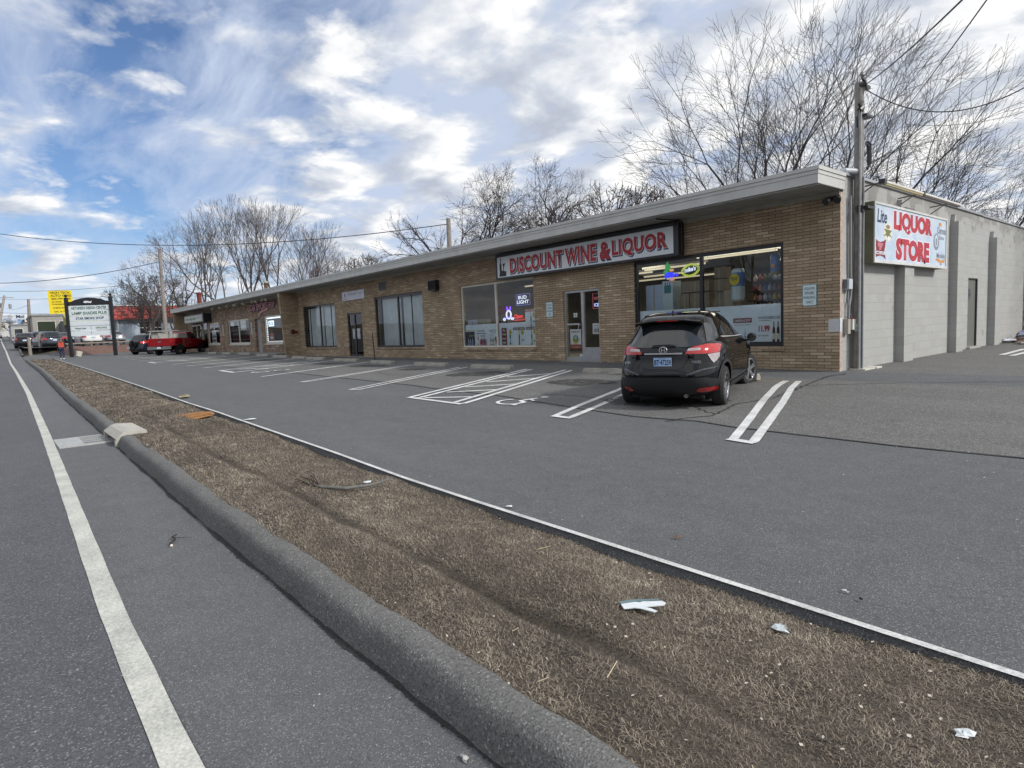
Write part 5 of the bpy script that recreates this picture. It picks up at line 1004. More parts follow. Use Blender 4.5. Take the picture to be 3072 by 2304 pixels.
car_text('HR-V',.66,.48,.765,.81,BDG,on_rear(.78,.58,.0),.012,.02); car_text('AWD',-.44,-.60,.765,.81,BDG,on_rear(.78,.52,.0),.014,.02)
pp(t,sh,'bumper_cladding',[(-.90,.24),(.90,.24),(.90,.42),(.80,.50),(.66,.545),(-.66,.545),(-.80,.50),(-.90,.42)],'x',CLAD,-1,.012,.06); both(t,sh,'side_cladding',[(.05,.26),(.38,.26),(.38,.38),(.2,.44),(.05,.50)],CLAD,.010,.05)
both(t,sh,'sill_cladding',[(1.22,.22),(3.0,.22),(3.0,.36),(1.22,.36)],CLAD,.012,.08)
rear_pair(t,sh,'reflector',[(.50,.335),(.58,.305),(.80,.315),(.83,.355),(.72,.385),(.56,.385)],lamp_red(),.018,.04)
rear_pair(t,sh,'bumper_crease',[(.38,.60),(.62,.68),(.80,.70),(.80,.685),(.62,.655),(.40,.585)],MATS['gloss_trim'],.006,.04)
for s in (-1,1):
    for axx in (.80,3.41):
        a0=[R(a) for a in range(-8,189,12)]; b=MB()
        for k,a in enumerate(a0):
            for rr_ in (.385,.44):
                x,z=axx+rr_*math.cos(a),.345+rr_*math.sin(a); h,n_,_,_=sh.b.ray_cast(Vector((x,3*s,z)),Vector((0,-s,0)))
                yv=(h.y if h else s*.86)+s*.012; b.v.append((x,yv,z))
        for k in range(len(a0)-1): b.f.append((2*k,2*k+1,2*k+3,2*k+2))
        part('wheel_arch',b,CLAD,t,local=True)
part('wiper',MB().prism([(-.2,1.03),(.12,1.035),(.2,1.05),(.1,1.075),(-.16,1.07)],(on_rear(1.05,0,.035),0,0),(0,-1,0),(0,0,1),(.02,0,0)),PLAS,t,local=True)
part('antenna',MB().prism([(0,0),(.14,0),(.03,.075),(.0,.07)],(.78,-.012,1.535),(1,0,0.06),(0,0,1),(0,.024,0)),PLAS,t,local=True)
for s in (-1,1): part('roof_rail',MB().tube([(.85,s*.50,1.535),(1.4,s*.535,1.56),(2.0,s*.545,1.55)],.012,6),PLAS,t,local=True)
part('exhaust',MB().tube([(.16,-.34,.235),(.5,-.34,.245)],.035,10),mat('exhaust_steel',(.25,.24,.23),.35,.8),t,local=True); part('tow_bar',MB().tube([(.3,-.6,.2),(.35,0,.22),(.3,.6,.2)],.03,6),UND,t,local=True)
mirror(t,2.74,-.98,1.02,PB); mirror(t,2.74,.98,1.02,PB)
for y in (-.98,.98): part('mirror_glass',MB().lathe([(0,0),(.062,0)],(2.735,y,1.02),(-1,0,0),12),mat('mirror_glass',(.5,.5,.5),.02,1.,var=0),t,local=True)
both(t,sh,'door_seam',[(2.03,.42),(2.045,.42),(2.045,1.08),(2.03,1.08)],UND,.003,.2); both(t,sh,'door_seam',[(1.30,.62),(1.312,.62),(1.20,1.05),(1.188,1.05)],UND,.003,.2)
both(t,sh,'door_seam',[(3.16,.42),(3.172,.42),(3.172,1.0),(3.16,1.0)],UND,.003,.2)
both(t,sh,'handle',[(2.12,.955),(2.30,.965),(2.30,.99),(2.12,.98)],PB,.022,.06)
part('head_restraint',MB().box(1.2,1.3,-.5,-.25,1.1,1.3),UND,t,local=True)
CAR.scale=(.96,.96,.96)
# ------------------------------------------------------------ other vehicles
def slices(L,W,H,hood,cowl,rdeck,rs,ws,belt,gnd=.22,hatch=True,rt=.72):
    """hood: hood height, cowl: x of windscreen foot, rdeck: x of rear window foot, ws/rs: x of roof front/rear"""
    w=W/2
    return [(gnd,.35,L-.3,w*.84,3.6),(gnd+.06,.16,L-.14,w*.95,4.2),(gnd+.18,.05,L-.05,w*.985,4.8),(.50,.0,L,w,5),(.66,.02,L-.02,w,5),(hood-.14,.05,L-.06,w*.995,4.8),(hood-.04,.08,L-.22,w*.98,4.6),(hood+.01,.12 if hatch else .16,L-.6,w*.96,4.4),
      (belt,rdeck*.55 if hatch else .5*rdeck,cowl+.25,w*.92,4.2),(belt+.07,rdeck,cowl,w*.89,4.2),(belt+(H-belt)*.35,rdeck+(rs-rdeck)*.35,cowl-(cowl-ws)*.35,w*.84,4.4),(belt+(H-belt)*.65,rdeck+(rs-rdeck)*.65,cowl-(cowl-ws)*.66,w*.77,4.4),(H-.07,rs*.95+.02,ws+.12,w*rt,4.2),(H-.02,rs+.12,ws-.1,w*rt*.9,3.6),(H,rs+.4,ws-.4,w*rt*.7,3)]
def basic(label,kind,loc,head,paint,L,W,H,hood,belt,cowl,ws,rdeck,rs,ax,r=.33,hatch=True,group='cars in the lots beyond the shops',lamps=True,plate=True,rl=None,scale=1.):
    S=slices(L,W,H,hood,cowl,rdeck,rs,ws,belt,hatch=hatch); w=W/2
    t,sh=vehicle('parked_car',label,kind,loc,head,S,dict(nz=30,na=40,ax=ax,r=r,tr=w-.03,sp=5),paint,group)
    z0,z1=belt+.05,H-.12; 
    m=(ws+rs)/2+.1
    for s in (-1,1):
        pp(t,sh,'side_window',[(rdeck+.35 if hatch else rdeck+.3,z0),(m-.05,z0),(m-.05,z1),(rs+.35,z1-.02)],'y',CGL,s,.006,.12); pp(t,sh,'side_window',[(m+.05,z0),(cowl-.15,z0),(ws+.05,z1),(m+.05,z1)],'y',CGL,s,.006,.12)
    pp(t,sh,'rear_window',[(-w*.70,z0+.02),(w*.70,z0+.02),(w*.58,z1),(-w*.58,z1)],'x',CGL,-1,.006,.1)
    pp(t,sh,'windscreen',[(-w*.78,z0),(w*.78,z0),(w*.64,z1),(-w*.64,z1)],'x',CGL,1,.006,.12)
    zl=hood-.05
    rear_pair(t,sh,'tail_lamp',rl or [(w*.62,zl-.12),(w*.98,zl-.12),(w*.98,zl+.09),(w*.66,zl+.07)],MATS['tail_red'],.012,.06)
    for s in (-1,1): pp(t,sh,'head_lamp',[(s*w*.6,.62),(s*w*.96,.64),(s*w*.96,.76),(s*w*.62,.74)] if s>0 else [(s*w*.62,.74),(s*w*.96,.76),(s*w*.96,.64),(s*w*.6,.62)],'x',CL_,1,.01,.08)
    pp(t,sh,'rear_bumper',[(-w*.9,.26),(w*.9,.26),(w*.9,.42),(-w*.9,.42)],'x',CLAD,-1,.01,.1)
    if plate: part('number_plate',MB().box(-.03,-.015,-.155,.155,.72,.87).box(-.015,.3,-.05,.05,.76,.80),mat('plate_pale',(.5,.6,.72),.4),t,local=True)
    mirror(t,cowl-.35,w+.08,belt+.06,paint); mirror(t,cowl-.35,-w-.08,belt+.06,paint)
    return t,sh
P_SIL=carpaint('silver',(.42,.43,.45),.6); P_WHI=carpaint('white',(.68,.69,.70),.0); P_NAV=carpaint('navy',(.012,.017,.03),.2); P_GRY=carpaint('graphite',(.045,.052,.066),.4); P_RED=carpaint('red',(.27,.008,.014),.1); P_DRK=carpaint('dark',(.012,.012,.014),.2)
# dark four wheel drive with a spare wheel on its tailgate
t,sh=basic('dark blue four wheel drive with a tailgate spare wheel, half behind the red pickup','car',(-55.4,-4.1,zlot(-55.4,-4.1)),126,P_NAV,4.4,1.82,1.70,1.0,1.06,3.25,2.5,.12,.45,(.85,3.45),.36,plate=False,group=None,rl=[(.62,.95),(.88,.97),(.86,1.25),(.70,1.25)])
part('spare_wheel',MB().lathe([(0,.16),(.28,.16),(.36,.13),(.37,.0),(.0,.0)],(-.02,.05,.92),(-1,0,0),24),P_DRK,t,local=True); part('number_plate',MB().box(-.05,-.03,.42,.72,.55,.70),mat('plate_pale',(.5,.6,.7)),t,local=True)
part('lit_brake_lamp',MB().box(-.02,.05,-.84,-.70,1.0,1.1),mat('lamp_glow',(.9,.05,.03),.4,emit=.8),t,local=True)
for s in (-1,1): part('roof_rail',MB().tube([(.7,s*.60,1.68),(1.5,s*.62,1.74),(2.4,s*.60,1.70)],.02,6),MATS['alloy_rim'],t,local=True)
# red pickup with a ladder rack
t=thing('pickup_truck','red pickup with an aluminium ladder rack parked before the far shops','pickup truck',(-46.95,-3.75,zlot(-46.95,-3.75)),R(138))
def add(n,mb,m_,sm=False): return part(n,mb,m_,t,local=True,smooth=sm)
cab=[(.72,3.0,5.6,.93,6),(.85,2.62,5.62,.96,6),(1.05,2.6,5.6,.965,6),(1.22,2.6,5.35,.95,5.5),(1.32,2.6,4.75,.93,5),(1.40,2.62,4.45,.89,5),(1.62,2.66,4.18,.83,5),(1.82,2.72,3.95,.77,4.6),(1.92,2.85,3.75,.70,4),(1.95,3.0,3.6,.5,3)]
cm=body_mesh(cab,30,48); csh=Shell(cm); add('cab',cm,P_RED,True)
b=MB().box(.0,.06,-.98,.98,.78,1.42).box(.06,2.55,-1.0,-.92,.78,1.42).box(.06,2.55,.92,1.0,.78,1.42).box(2.49,2.55,-.92,.92,.78,1.42).box(.06,2.49,-.92,.92,.78,.84)
bx=add('cargo_bed',b,P_RED); md=bx.modifiers.new('bv','BEVEL'); md.width=.02; md.segments=2
def wellp(x0): return [(x0+.55*math.cos(a),.42+.55*math.sin(a)) for a in lin(R(0),R(180),14)]
for ax_ in (1.2,4.75):
    for s in (-1,1): add('wheel_arch',MB().prism(wellp(ax_),(0,s*.985,0),(1,0,0),(0,0,1),(0,s*.025,0)),UND)
for s in (-1,1): add('side_skirt',MB().box(1.8,4.15,s*.97-.01,s*.97+.01,.62,.80),P_RED)
add('chassis',MB().box(.1,5.5,-.55,.55,.42,.76),UND)
for ax_ in (1.2,4.75):
    for s in (-1,1): wheel(t,ax_,s*.98,.41,.26,0,6,rr=.55)
add('bumper',MB().box(-.16,-.02,-.97,-.32,.52,.76).box(-.16,-.02,.32,.97,.52,.76).box(-.13,-.02,-.32,.32,.52,.70),mat('bumper_chrome',(.5,.5,.5),.2,.9)); add('number_plate',MB().box(-.175,-.162,-.16,.16,.57,.73),mat('plate_pale',(.5,.6,.7)))
for s in (-1,1): add('tail_lamp',MB().box(-.015,.1,s*.93-.055,s*.93+.055,1.05,1.35),mat('tail_red',(.4,.01,.01)))
add('handle',MB().box(-.02,.0,-.12,.12,1.22,1.30),PLAS)
lettering('FORD',None,CHR,(-.004,.14,1.10),(0,-1,0),(0,0,1),.28,.07,(-1,0,0),.004,.03).parent=t
for s in (-1,1): pp(t,csh,'side_window',[(2.85,1.36),(4.30,1.36),(3.92,1.80),(2.95,1.80)],'y',CGL,s,.006,.12)
pp(t,csh,'rear_window',[(-.66,1.45),(.66,1.45),(.6,1.80),(-.6,1.80)],'x',CGL,-1,.006,.12); pp(t,csh,'windscreen',[(-.8,1.40),(.8,1.40),(.66,1.84),(-.66,1.84)],'x',CGL,1,.006,.12)
RK=mat('rack_aluminium',(.46,.46,.44),.4,.5); b=MB()
for s in (-1,1):
    b.tube([(.15,s*.93,1.42),(.35,s*.88,2.02)],.035,6).tube([(2.45,s*.93,1.42),(2.3,s*.88,2.02)],.035,6).box(.1,5.0,s*.88-.035,s*.88+.035,2.0,2.07)
for x in (.35,2.3,4.6): b.box(x-.035,x+.035,-.9,.9,2.02,2.08)
b.tube([(4.9,-.88,2.0),(4.75,-.9,1.45)],.03,6).tube([(4.9,.88,2.0),(4.75,.9,1.45)],.03,6)
add('ladder_rack',b,RK); add('tool_box',MB().box(.5,2.45,-.95,-.45,1.42,1.78).box(.5,2.45,.45,.95,1.42,1.78),mat('tool_box',(.40,.40,.37),.5))
mirror(t,4.25,1.12,1.35,PLAS,1.); mirror(t,4.25,-1.12,1.35,PLAS)
t.scale=(.91,.91,.91)
# cars beyond
basic('dark car with a white boot panel and lit tail lamps turning out onto the road','car',(-73.3,-10.7,1.24),176,P_DRK,4.5,1.85,1.55,1.0,1.05,3.2,2.4,.2,.6,(.85,3.5),.34)
basic('dark grey sport utility, left one of the pair behind the walking man','car',(-74.3,-9.1,1.22),190,P_GRY,4.6,1.88,1.68,1.02,1.08,3.3,2.5,.12,.45,(.9,3.6),.36)
basic('blue grey sport utility, right one of the pair behind the walking man','car',(-67.6,-8.65,1.12),192,P_GRY,4.5,1.85,1.62,1.0,1.05,3.2,2.4,.12,.5,(.9,3.5),.35)
basic('dark saloon with a pale roof behind the board sign','car',(-70.2,-6.9,1.27),200,P_GRY,4.5,1.78,1.42,.92,.95,3.3,2.5,.55,1.1,(.9,3.6),.33,hatch=False)
basic('white rounded hatchback framed under the board sign','car',(-66.3,-5.7,1.25),188,P_WHI,4.1,1.78,1.50,.95,1.0,3.0,2.3,.15,.6,(.75,3.3),.33)
basic('silver saloon right of the board sign behind the rail fence','car',(-69.6,-3.3,1.28),186,P_SIL,4.5,1.78,1.42,.92,.95,3.3,2.5,.55,1.1,(.9,3.6),.33,hatch=False)
basic('white saloon seen side on far up the road','car',(-99.0,-10.6,1.9),100,P_WHI,4.5,1.8,1.43,.92,.95,3.3,2.5,.55,1.1,(.9,3.6),.33,hatch=False)
basic('pale car at the far left edge up the road','car',(-150,-13.5,3.32),20,P_SIL,4.5,1.8,1.43,.92,.95,3.3,2.5,.55,1.1,(.9,3.6),.33,hatch=False)
basic('dark car half hidden behind the white rounded hatchback','car',(-75.5,-5.2,1.3),185,P_DRK,4.6,1.88,1.68,1.02,1.08,3.3,2.5,.12,.45,(.9,3.6),.36)

# ------------------------------------------------------------ roadside signs, poles, fence
WOOD=mat('pole_wood',(.19,.165,.145),.9,var=.3,vscale=6,bump=.3,col2=(.30,.27,.24)); WIRE=mat('wire_black',(.025,.027,.03),.6)
t=thing('board_sign','tall black framed board sign with an arched top and white name slats','sign',(-60,-6.9,.35)); A=Vector((-60.9,-7.72,0)); B=Vector((-58.55,-5.35,0))
A=Vector((-60.6,-8.05,0)); B=Vector((-58.6,-5.05,0)); U_=(B-A).normalized(); Nn=Vector((U_.y,-U_.x,0)); Ls=(B-A).length; zg=.36
fr=mat('sign_black',(.014,.016,.02),.4)
for P0,hh in ((A,5.42),(B,5.42)):
    o=part('post',MB().obox(P0+Vector((0,0,hh/2)),U_*.12,Nn*.12,(0,0,hh/2)),fr,t); part('finial',MB().lathe([(0,0),(.07,.0),(.06,.06),(.13,.15),(.13,.22),(.0,.32)],P0+Vector((0,0,hh)),(0,0,1),12),fr,o)
arch=[(.12,4.72),(Ls-.12,4.72),(Ls-.12,5.05),(Ls*.88,5.08),(Ls*.80,5.22),(Ls*.65,5.34),(Ls*.5,5.38),(Ls*.35,5.34),(Ls*.20,5.22),(Ls*.12,5.08),(.12,5.05)]
part('arched_top',MB().prism(arch,A-Nn*.05,U_,(0,0,1),Nn*.1),fr,t)
part('emblem',MB().prism([(0,0),(.12,-.08),(.4,-.06),(.62,-.1),(.7,.1),(.6,.04),(.3,.1),(.1,.1)],A+U_*(Ls/2-.4)+Vector((0,0,5.0))+Nn*.052,U_,(0,0,1),Nn*.01),INK['white'],t)
M_SLAT=mat('sign_slat',(.68,.74,.77),.4,var=.03)
rows=[(4.30,4.70,['NETGREEN DESIGN CENTER'],.62),(3.84,4.27,['LAMP SHADES PLUS'],.6),(3.40,3.81,['STAR SMOKE SHOP'],.55),(2.98,3.37,[''],0),(2.56,2.95,['Wellness Center','OFFICE SPACE'],.4),(2.10,2.53,['',''],0)]
for z0,z1,tx,k in rows:
    n_=len(tx)
    for i,w_ in enumerate(tx):
        a=.14+(Ls-.28)*i/n_+(.03 if i else 0); b2=.14+(Ls-.28)*(i+1)/n_-(.03 if i<n_-1 else 0); P0=A+U_*a
        part('name_slat',MB().obox(A+U_*(a+b2)/2+Vector((0,0,(z0+z1)/2)),U_*(b2-a)/2,Nn*.03,(0,0,(z1-z0)/2)),M_SLAT,t)
        if w_: 
            ww=(b2-a)*(.86 if n_==1 else .7)*(1 if len(w_)>15 else .8); hh=(z1-z0)*k
            lettering(w_,t,INK['green'] if 'SMOKE' not in w_ else INK['navy'],A+U_*((a+b2)/2-ww/2)+Vector((0,0,(z0+z1)/2-hh/2))+Nn*.031,U_,(0,0,1),ww,hh,Nn,.003,.03)
t=thing('person','person in a red and black jacket and dark jeans walking away past the strip','person',(-56.0,-9.06,zlot(-56,-9.06)))
def skin(name,pts,edges,rad,m_,parent,lv=1):
    me=bpy.data.meshes.new(name); me.from_pydata(pts,edges,[]); o=bpy.data.objects.new(name,me); COL.objects.link(o)
    o.modifiers.new('s','SKIN'); s2=o.modifiers.new('ss','SUBSURF'); s2.levels=lv; s2.render_levels=lv
    me.update()
    for i,r_ in enumerate(rad): me.skin_vertices[0].data[i].radius=(r_,r_) if isinstance(r_,(int,float)) else r_
    me.skin_vertices[0].data[0].use_root=True
    bpy.context.view_layer.update(); m2=bpy.data.meshes.new_from_object(o.evaluated_get(bpy.context.evaluated_depsgraph_get())); bpy.data.objects.remove(o)
    m2.materials.clear(); m2.materials.append(m_); m2.shade_smooth(); m2.name=name; return put(name,m2,parent,local=True)
# skeleton: x = walking direction (away from the camera), y = left, z = up
J=dict(pel=(0,0,.94),ch=(0.02,0,1.22),nk=(.03,0,1.47),hd=(.05,0,1.58),ht=(.05,0,1.72),
 lh=(0,.09,.90),lk=(.06,.10,.50),la=(.02,.10,.09),lt=(.18,.11,.04),rh=(0,-.09,.90),rk=(.02,-.10,.50),ra=(-.10,-.10,.10),rt=(.05,-.11,.04),
 ls=(.02,.19,1.40),le=(-.04,.25,1.13),lw=(.06,.26,.90),lp=(.08,.26,.83),rs=(.02,-.19,1.40),re=(.0,-.26,1.13),rw=(.10,-.26,.90),rp=(.12,-.26,.83))
K=list(J); ix={k:i for i,k in enumerate(K)}; pts=[J[k] for k in K]
E_=[('pel','ch'),('ch','nk'),('nk','hd'),('hd','ht'),('pel','lh'),('lh','lk'),('lk','la'),('la','lt'),('pel','rh'),('rh','rk'),('rk','ra'),('ra','rt'),('ch','ls'),('ls','le'),('le','lw'),('lw','lp'),('ch','rs'),('rs','re'),('re','rw'),('rw','rp')]
rad=dict(pel=.13,ch=.14,nk=.055,hd=.085,ht=.07,lh=.09,lk=.055,la=.038,lt=.035,rh=.09,rk=.055,ra=.038,rt=.035,ls=.06,le=.042,lw=.026,lp=.03,rs=.06,re=.042,rw=.026,rp=.03)
pts2=list(pts); ed=[(ix[a],ix[b]) for a,b in E_]; rd=[rad[k] for k in K]
for sd_ in ('l','r'):
    px_,py_,pz_=J[sd_+'p']; s_=1 if sd_=='l' else -1
    for f_,(dx,dl) in enumerate(((-.03,.062),(-.01,.075),(.01,.07),(.03,.055),(.045,.04))):
        i0=len(pts2); pts2+= [(px_+dx,py_,pz_-.03-(.0 if f_<4 else -.03)),(px_+dx*1.2+(.02 if f_==4 else 0),py_-s_*.012,pz_-.03-dl)]; rd+=[.009,.007]; ed+=[(ix[sd_+'p'],i0),(i0,i0+1)]
skin('body',pts2,ed,rd,mat('skin_tone',(.30,.17,.12),.6),t)
def sub(keys,name,m_,grow,extra=None):
    kk=[k for k in K if k in keys]; im={k:i for i,k in enumerate(kk)}; skin(name,[J[k] for k in kk],[(im[a],im[b]) for a,b in E_ if a in im and b in im],[rad[k]+grow for k in kk],m_,t)
sub({'pel','lh','lk','la','rh','rk','ra'},'trousers',mat('jeans_dark',(.02,.028,.07),.8),.022)
sub({'ch','nk','ls','le','lw','rs','re','rw'},'jacket',mat('jacket_black',(.015,.014,.016),.7),.028)
part('jacket_panel',MB().prism([(-.17,.98),(.17,.98),(.19,1.2),(.17,1.40),(.03,1.40),(.03,1.1),(-.03,1.1),(-.03,1.40),(-.17,1.40),(-.19,1.2)],(-.155,0,0),(0,1,0),(0,0,1),(.30,0,0)),mat('jacket_red',(.50,.07,.04),.7),t,local=True)
part('hair',MB().lathe([(.0,.115),(.06,.10),(.095,.05),(.10,0),(.092,-.04),(.07,-.075)],(.035,0,1.645),(0,0,1),14),mat('hair_grey',(.16,.12,.10),.9),t,local=True,smooth=True)
for s_ in ('l','r'):
    p=Vector(J[s_+'a']); part('shoe',MB().lathe([(0,-.10),(.045,-.09),(.055,0),(.05,.1),(.035,.17),(0,.2)],p+Vector((.02,0,-.035)),(1,0,0),10),mat('shoe_white',(.7,.7,.7),.6),t,local=True,smooth=True)
part('nose',MB().lathe([(.014,0),(0,.03)],(.13,0,1.60),(1,0,0),6),MATS['skin_tone'],t,local=True); 
for s_ in (-1,1): part('ear',MB().lathe([(0,-.01),(.028,0),(0,.01)],(.05,s_*.088,1.60),(0,1,0),8),MATS['skin_tone'],t,local=True); part('eye',MB().lathe([(0,0),(.011,.004),(0,.01)],(.13,s_*.032,1.625),(1,0,0),8),INK['white'],t,local=True)
part('mouth',MB().box(.128,.134,-.022,.022,1.562,1.568),INK['darkred'],t,local=True)
t.rotation_euler=(0,0,R(172)); t.location.z+=.0
tag(put('bucket',MB().lathe([(0,.0),(.20,.0),(.26,.42),(.25,.42),(.19,.02)],(-60.2,-7.6,.36),(.1,.25,1),14).mesh('bucket',mat('bucket_white',(.6,.58,.5),.6))),'white bucket lying at the foot of the board sign','bucket')
# embankment with dead leaves
mb=MB(); r_=np.random.default_rng(9)
ys=lin(-8.6,14,60); xs=[-62.0,-62.6,-63.4,-64.2,-65.0,-66.5]; zs=[.36,.55,.8,1.02,1.2,1.24]
for x,z in zip(xs,zs):
    for y in ys: mb.v.append((x+.15*math.sin(y*1.7),y,z+r_.normal(0,.03)*(z>.4)))
for i in range(5):
    for j in range(59): mb.f.append((i*60+j,i*60+j+1,(i+1)*60+j+1,(i+1)*60+j))
struct('embankment',mb,mat('dead_leaves',(.05,.035,.03),.95,var=.5,vscale=9,col2=(.24,.13,.10),bump=.5,bscale=20),True)
struct('neighbour_lot',MB().grid(lin(-110,-66,8),lin(-11,30,8),lambda x,y:float(np.interp(x,[-110,-100,-75,-66],[2.1,1.9,1.36,1.235]))+.012),A_SHO)
t=thing('rail_fence','low weathered wooden rail fence on the leafy bank','fence',(-65,-4,1.2))
b=MB()
for y in lin(-8.2,9,9): part('fence_post',MB().box(-65.15,-65.0,y-.07,y+.07,1.0,1.62),WOOD,t)
part('rail',MB().box(-65.0,-64.93,-8.3,9.2,1.42,1.55),WOOD,t)
def post(label,x,y,z,h,r,lean=(0,0)): tag(put('utility_post',MB().tube([(x,y,z-.3),(x+lean[0],y+lean[1],z+h)],[r,r*.85],10).mesh('utility_post',WOOD)),label,'post','short posts beside the driveway')
post('short grey wooden post in front of the dark car pulling out',-65.2,-10.7,.85,1.35,.14); post('short grey wooden post left of the walking man',-68.5,-9.75,1.1,1.5,.14)
def pole(label,base,top,r0,arm=None,extras=None):
    t=thing('utility_pole',label,'utility pole',base,group='wooden poles along the road'); part('pole',MB().tube([Vector(base)-Vector((0,0,.5)),Vector(base).lerp(Vector(top),.5),top],[r0,r0*.85,r0*.7],10),WOOD,t)
    if arm:
        for z,l in arm: part('cross_arm',MB().box(top[0]-.06,top[0]+.06,top[1]-l,top[1]+l,top[2]-z,top[2]-z+.12),WOOD,t)
    if extras:
        for dy,z in extras: part('transformer',MB().tube([(top[0],top[1]+dy,top[2]-z),(top[0],top[1]+dy,top[2]-z-1.)],.28,10),GAL,t)
    return t
pole('wooden pole rising behind the red pickup beside the red roofed building',Vector((-62.01,-0.31,2.11)),Vector((-62.76,-0.08,10.21)),.19)
pole('grey leaning pole between the fuel sign and the yellow sign',(-103.5,-9.0,1.95),Vector((-103.74,-8.70,7.99)),.24)
pole('far leaning pole with a cross arm and transformer at the left',(-163,-12.0,3.5),Vector((-173.27,-9.77,13.06)),.32,[(.4,1.6),(4.6,1.8)],[(-.8,1.6),(.8,1.8)])
tp_=Vector((-29.79,10.98,8.77))
pole('pale weathered pole top showing above the roof behind the shops',(tp_.x-.1,tp_.y,.0),tp_,.21)
def wire(label,a,b,sag,r=.012,n=30): tag(put('overhead_wire',MB().tube(catenary(a,b,sag,n),r,5,False).mesh('overhead_wire',WIRE)),label,'overhead wire','overhead wires')
top3=Vector((-29.77,10.95,8.39))
wire('long sagging wire from the left edge to the pole top behind the roof',Vector((-78.17,-17.96,14.17)),top3,1.95,.028)
wire('wire falling from the left edge to the pole by the red roof',Vector((-62.71,-0.19,9.02)),Vector((-77.71,-18.26,8.08)),.9,.03)
wire('upper thin wire low in the sky at far left',Vector((-99.89,-13.37,8.86)),Vector((-79.68,2.95,8.70)),.5,.022); wire('lower thin wire low in the sky at far left',Vector((-139.36,-13.43,10.28)),Vector((-91.65,12.14,8.92)),.6,.022)
wire('thin wire running level behind the yellow sign',Vector((-151.60,-12.66,8.55)),Vector((-120.69,8.51,7.43)),.6,.025); wire('second thin wire running level behind the yellow sign',Vector((-151.58,-12.70,8.10)),Vector((-120.66,8.46,6.90)),.8,.02); wire('short wire from the leaning pole to the grey pole',Vector((-172.82,-9.62,10.31)),Vector((-103.76,-8.84,7.21)),.4,.02)
ptop=Vector((.2,.66,5.85))
b=MB(); P=catenary(ptop,Vector((3.56,-5.79,4.30)),.05,60); b.tube(P,.011,6,False)
b.tube([p+Vector((.012*math.cos(i*1.1),.012*math.sin(i*1.1),.012*math.sin(i*1.1+1))) for i,p in enumerate(P)],.007,5,False)
tag(put('overhead_wire',b.mesh('overhead_wire',WIRE)),'thick twisted service cable climbing from the near pole to the top right','overhead wire','overhead wires')
wire('thin straight wire crossing behind the near pole towards the top right',Vector((-6.44,20.23,9.50)),Vector((2.94,-1.94,5.82)),.1,.012); wire('sagging cable from the near pole to the right edge',Vector((-0.51,2.63,6.39)),Vector((2.80,2.58,5.68)),.62,.012); wire('faint thin cable at the right edge of the sky',Vector((-5.64,21.28,10.21)),Vector((-0.10,19.95,9.27)),.35,.010)
# pipes on the roof
for l,p,h_,r_,m_ in (('rusty roof flue with a pale cap above the shops',(-43.5,3.2,3.95),1.55,.14,mat('rust_pipe',(.10,.06,.035),.8,var=.4,vscale=5)),('tall red brown flue at the far end of the roof',(-56.6,1.6,3.0),2.55,.2,mat('red_flue',(.15,.03,.022),.8)),('slim white pipe beside the red flue',(-56.9,2.5,3.0),1.95,.1,INK['white'])):
    t=thing('roof_pipe',l,'roof pipe',p,group='pipes on the shop roof'); part('pipe',MB().tube([(0,0,-.1),(0,0,h_)],r_,12),m_,t,local=True); part('cap',MB().lathe([(r_*1.25,0),(r_*1.3,.14),(0,.16)],(0,0,h_-.05),(0,0,1),12),mat('cap_pale',(.4,.42,.36),.6) if 'rusty' in l else m_,t,local=True)
# yellow sign
def face(label,name,base,o,u,w,h_,m_,texts,frame=None,poles=(),cat='sign'):
    """board facing -u x z, lower-left corner o"""
    t=thing(name,label,cat,base); U2=Vector(u).normalized(); N2=Vector((U2.y,-U2.x,0)); o=Vector(o)
    part('board',MB().obox(o+U2*w/2+Vector((0,0,h_/2)),U2*w/2,N2*.12,(0,0,h_/2)),m_,t)
    for tx,a,b2,c,d,mt_ in texts: lettering(tx,t,mt_,o+U2*a*w+Vector((0,0,c*h_))+N2*.125,U2,(0,0,1),(b2-a)*w,(d-c)*h_,N2,.01,.035)
    for px_,r_,zb in poles: part('post',MB().tube([o+U2*px_*w+Vector((0,0,.05))-N2*.02,o+U2*px_*w+Vector((0,0,zb-o.z))-N2*.02],r_,8),frame or GAL,t)
    return t
UC=Vector((.32,.95,0)).normalized()
YEL=mat('sign_yellow',(.80,.62,.015),.5,var=.05); YE2=mat('sign_yellow_pale',(.68,.50,.12),.5,var=.1); OLV=mat('letter_olive',(.20,.16,.01),.6)
yo=Vector((-100.48,-6.68,5.79)); t=face('large yellow sign board reading HIGH TECH AUTO CARE behind the board sign','pole_sign',(yo.x,yo.y,1.7),yo,UC,2.75,3.15,YEL,[('HIGH TECH',.10,.92,.86,.96,OLV),('AUTO CARE',.10,.98,.73,.83,OLV),('203-799-8200',.13,.95,.60,.69,OLV),('ALL MAKES',.13,.55,.49,.55,OLV),('TRANSMISSIONS',.13,.9,.38,.44,OLV),('CHECK ENGINE',.16,.9,.22,.29,OLV),('OIL & TIRES',.2,.9,.06,.13,OLV)],WOOD,[(.25,.12,1.6),(.75,.12,1.6)])
yo2=Vector((-100.09,-6.69,4.64)); face('small pale yellow sign hung under the large yellow one','pole_sign',(yo2.x,yo2.y,1.7),yo2,UC,2.35,.78,YE2,[('STATE INSPECTION',.08,.92,.55,.85,INK['rust']),('OPEN SATURDAY',.08,.92,.15,.45,INK['rust'])],GAL,[(.35,.16,1.6),(.62,.13,1.6)])
mo=Vector((-138.29,-9.53,6.56)); MWH=mat('sign_bright',(.62,.66,.68),.5)
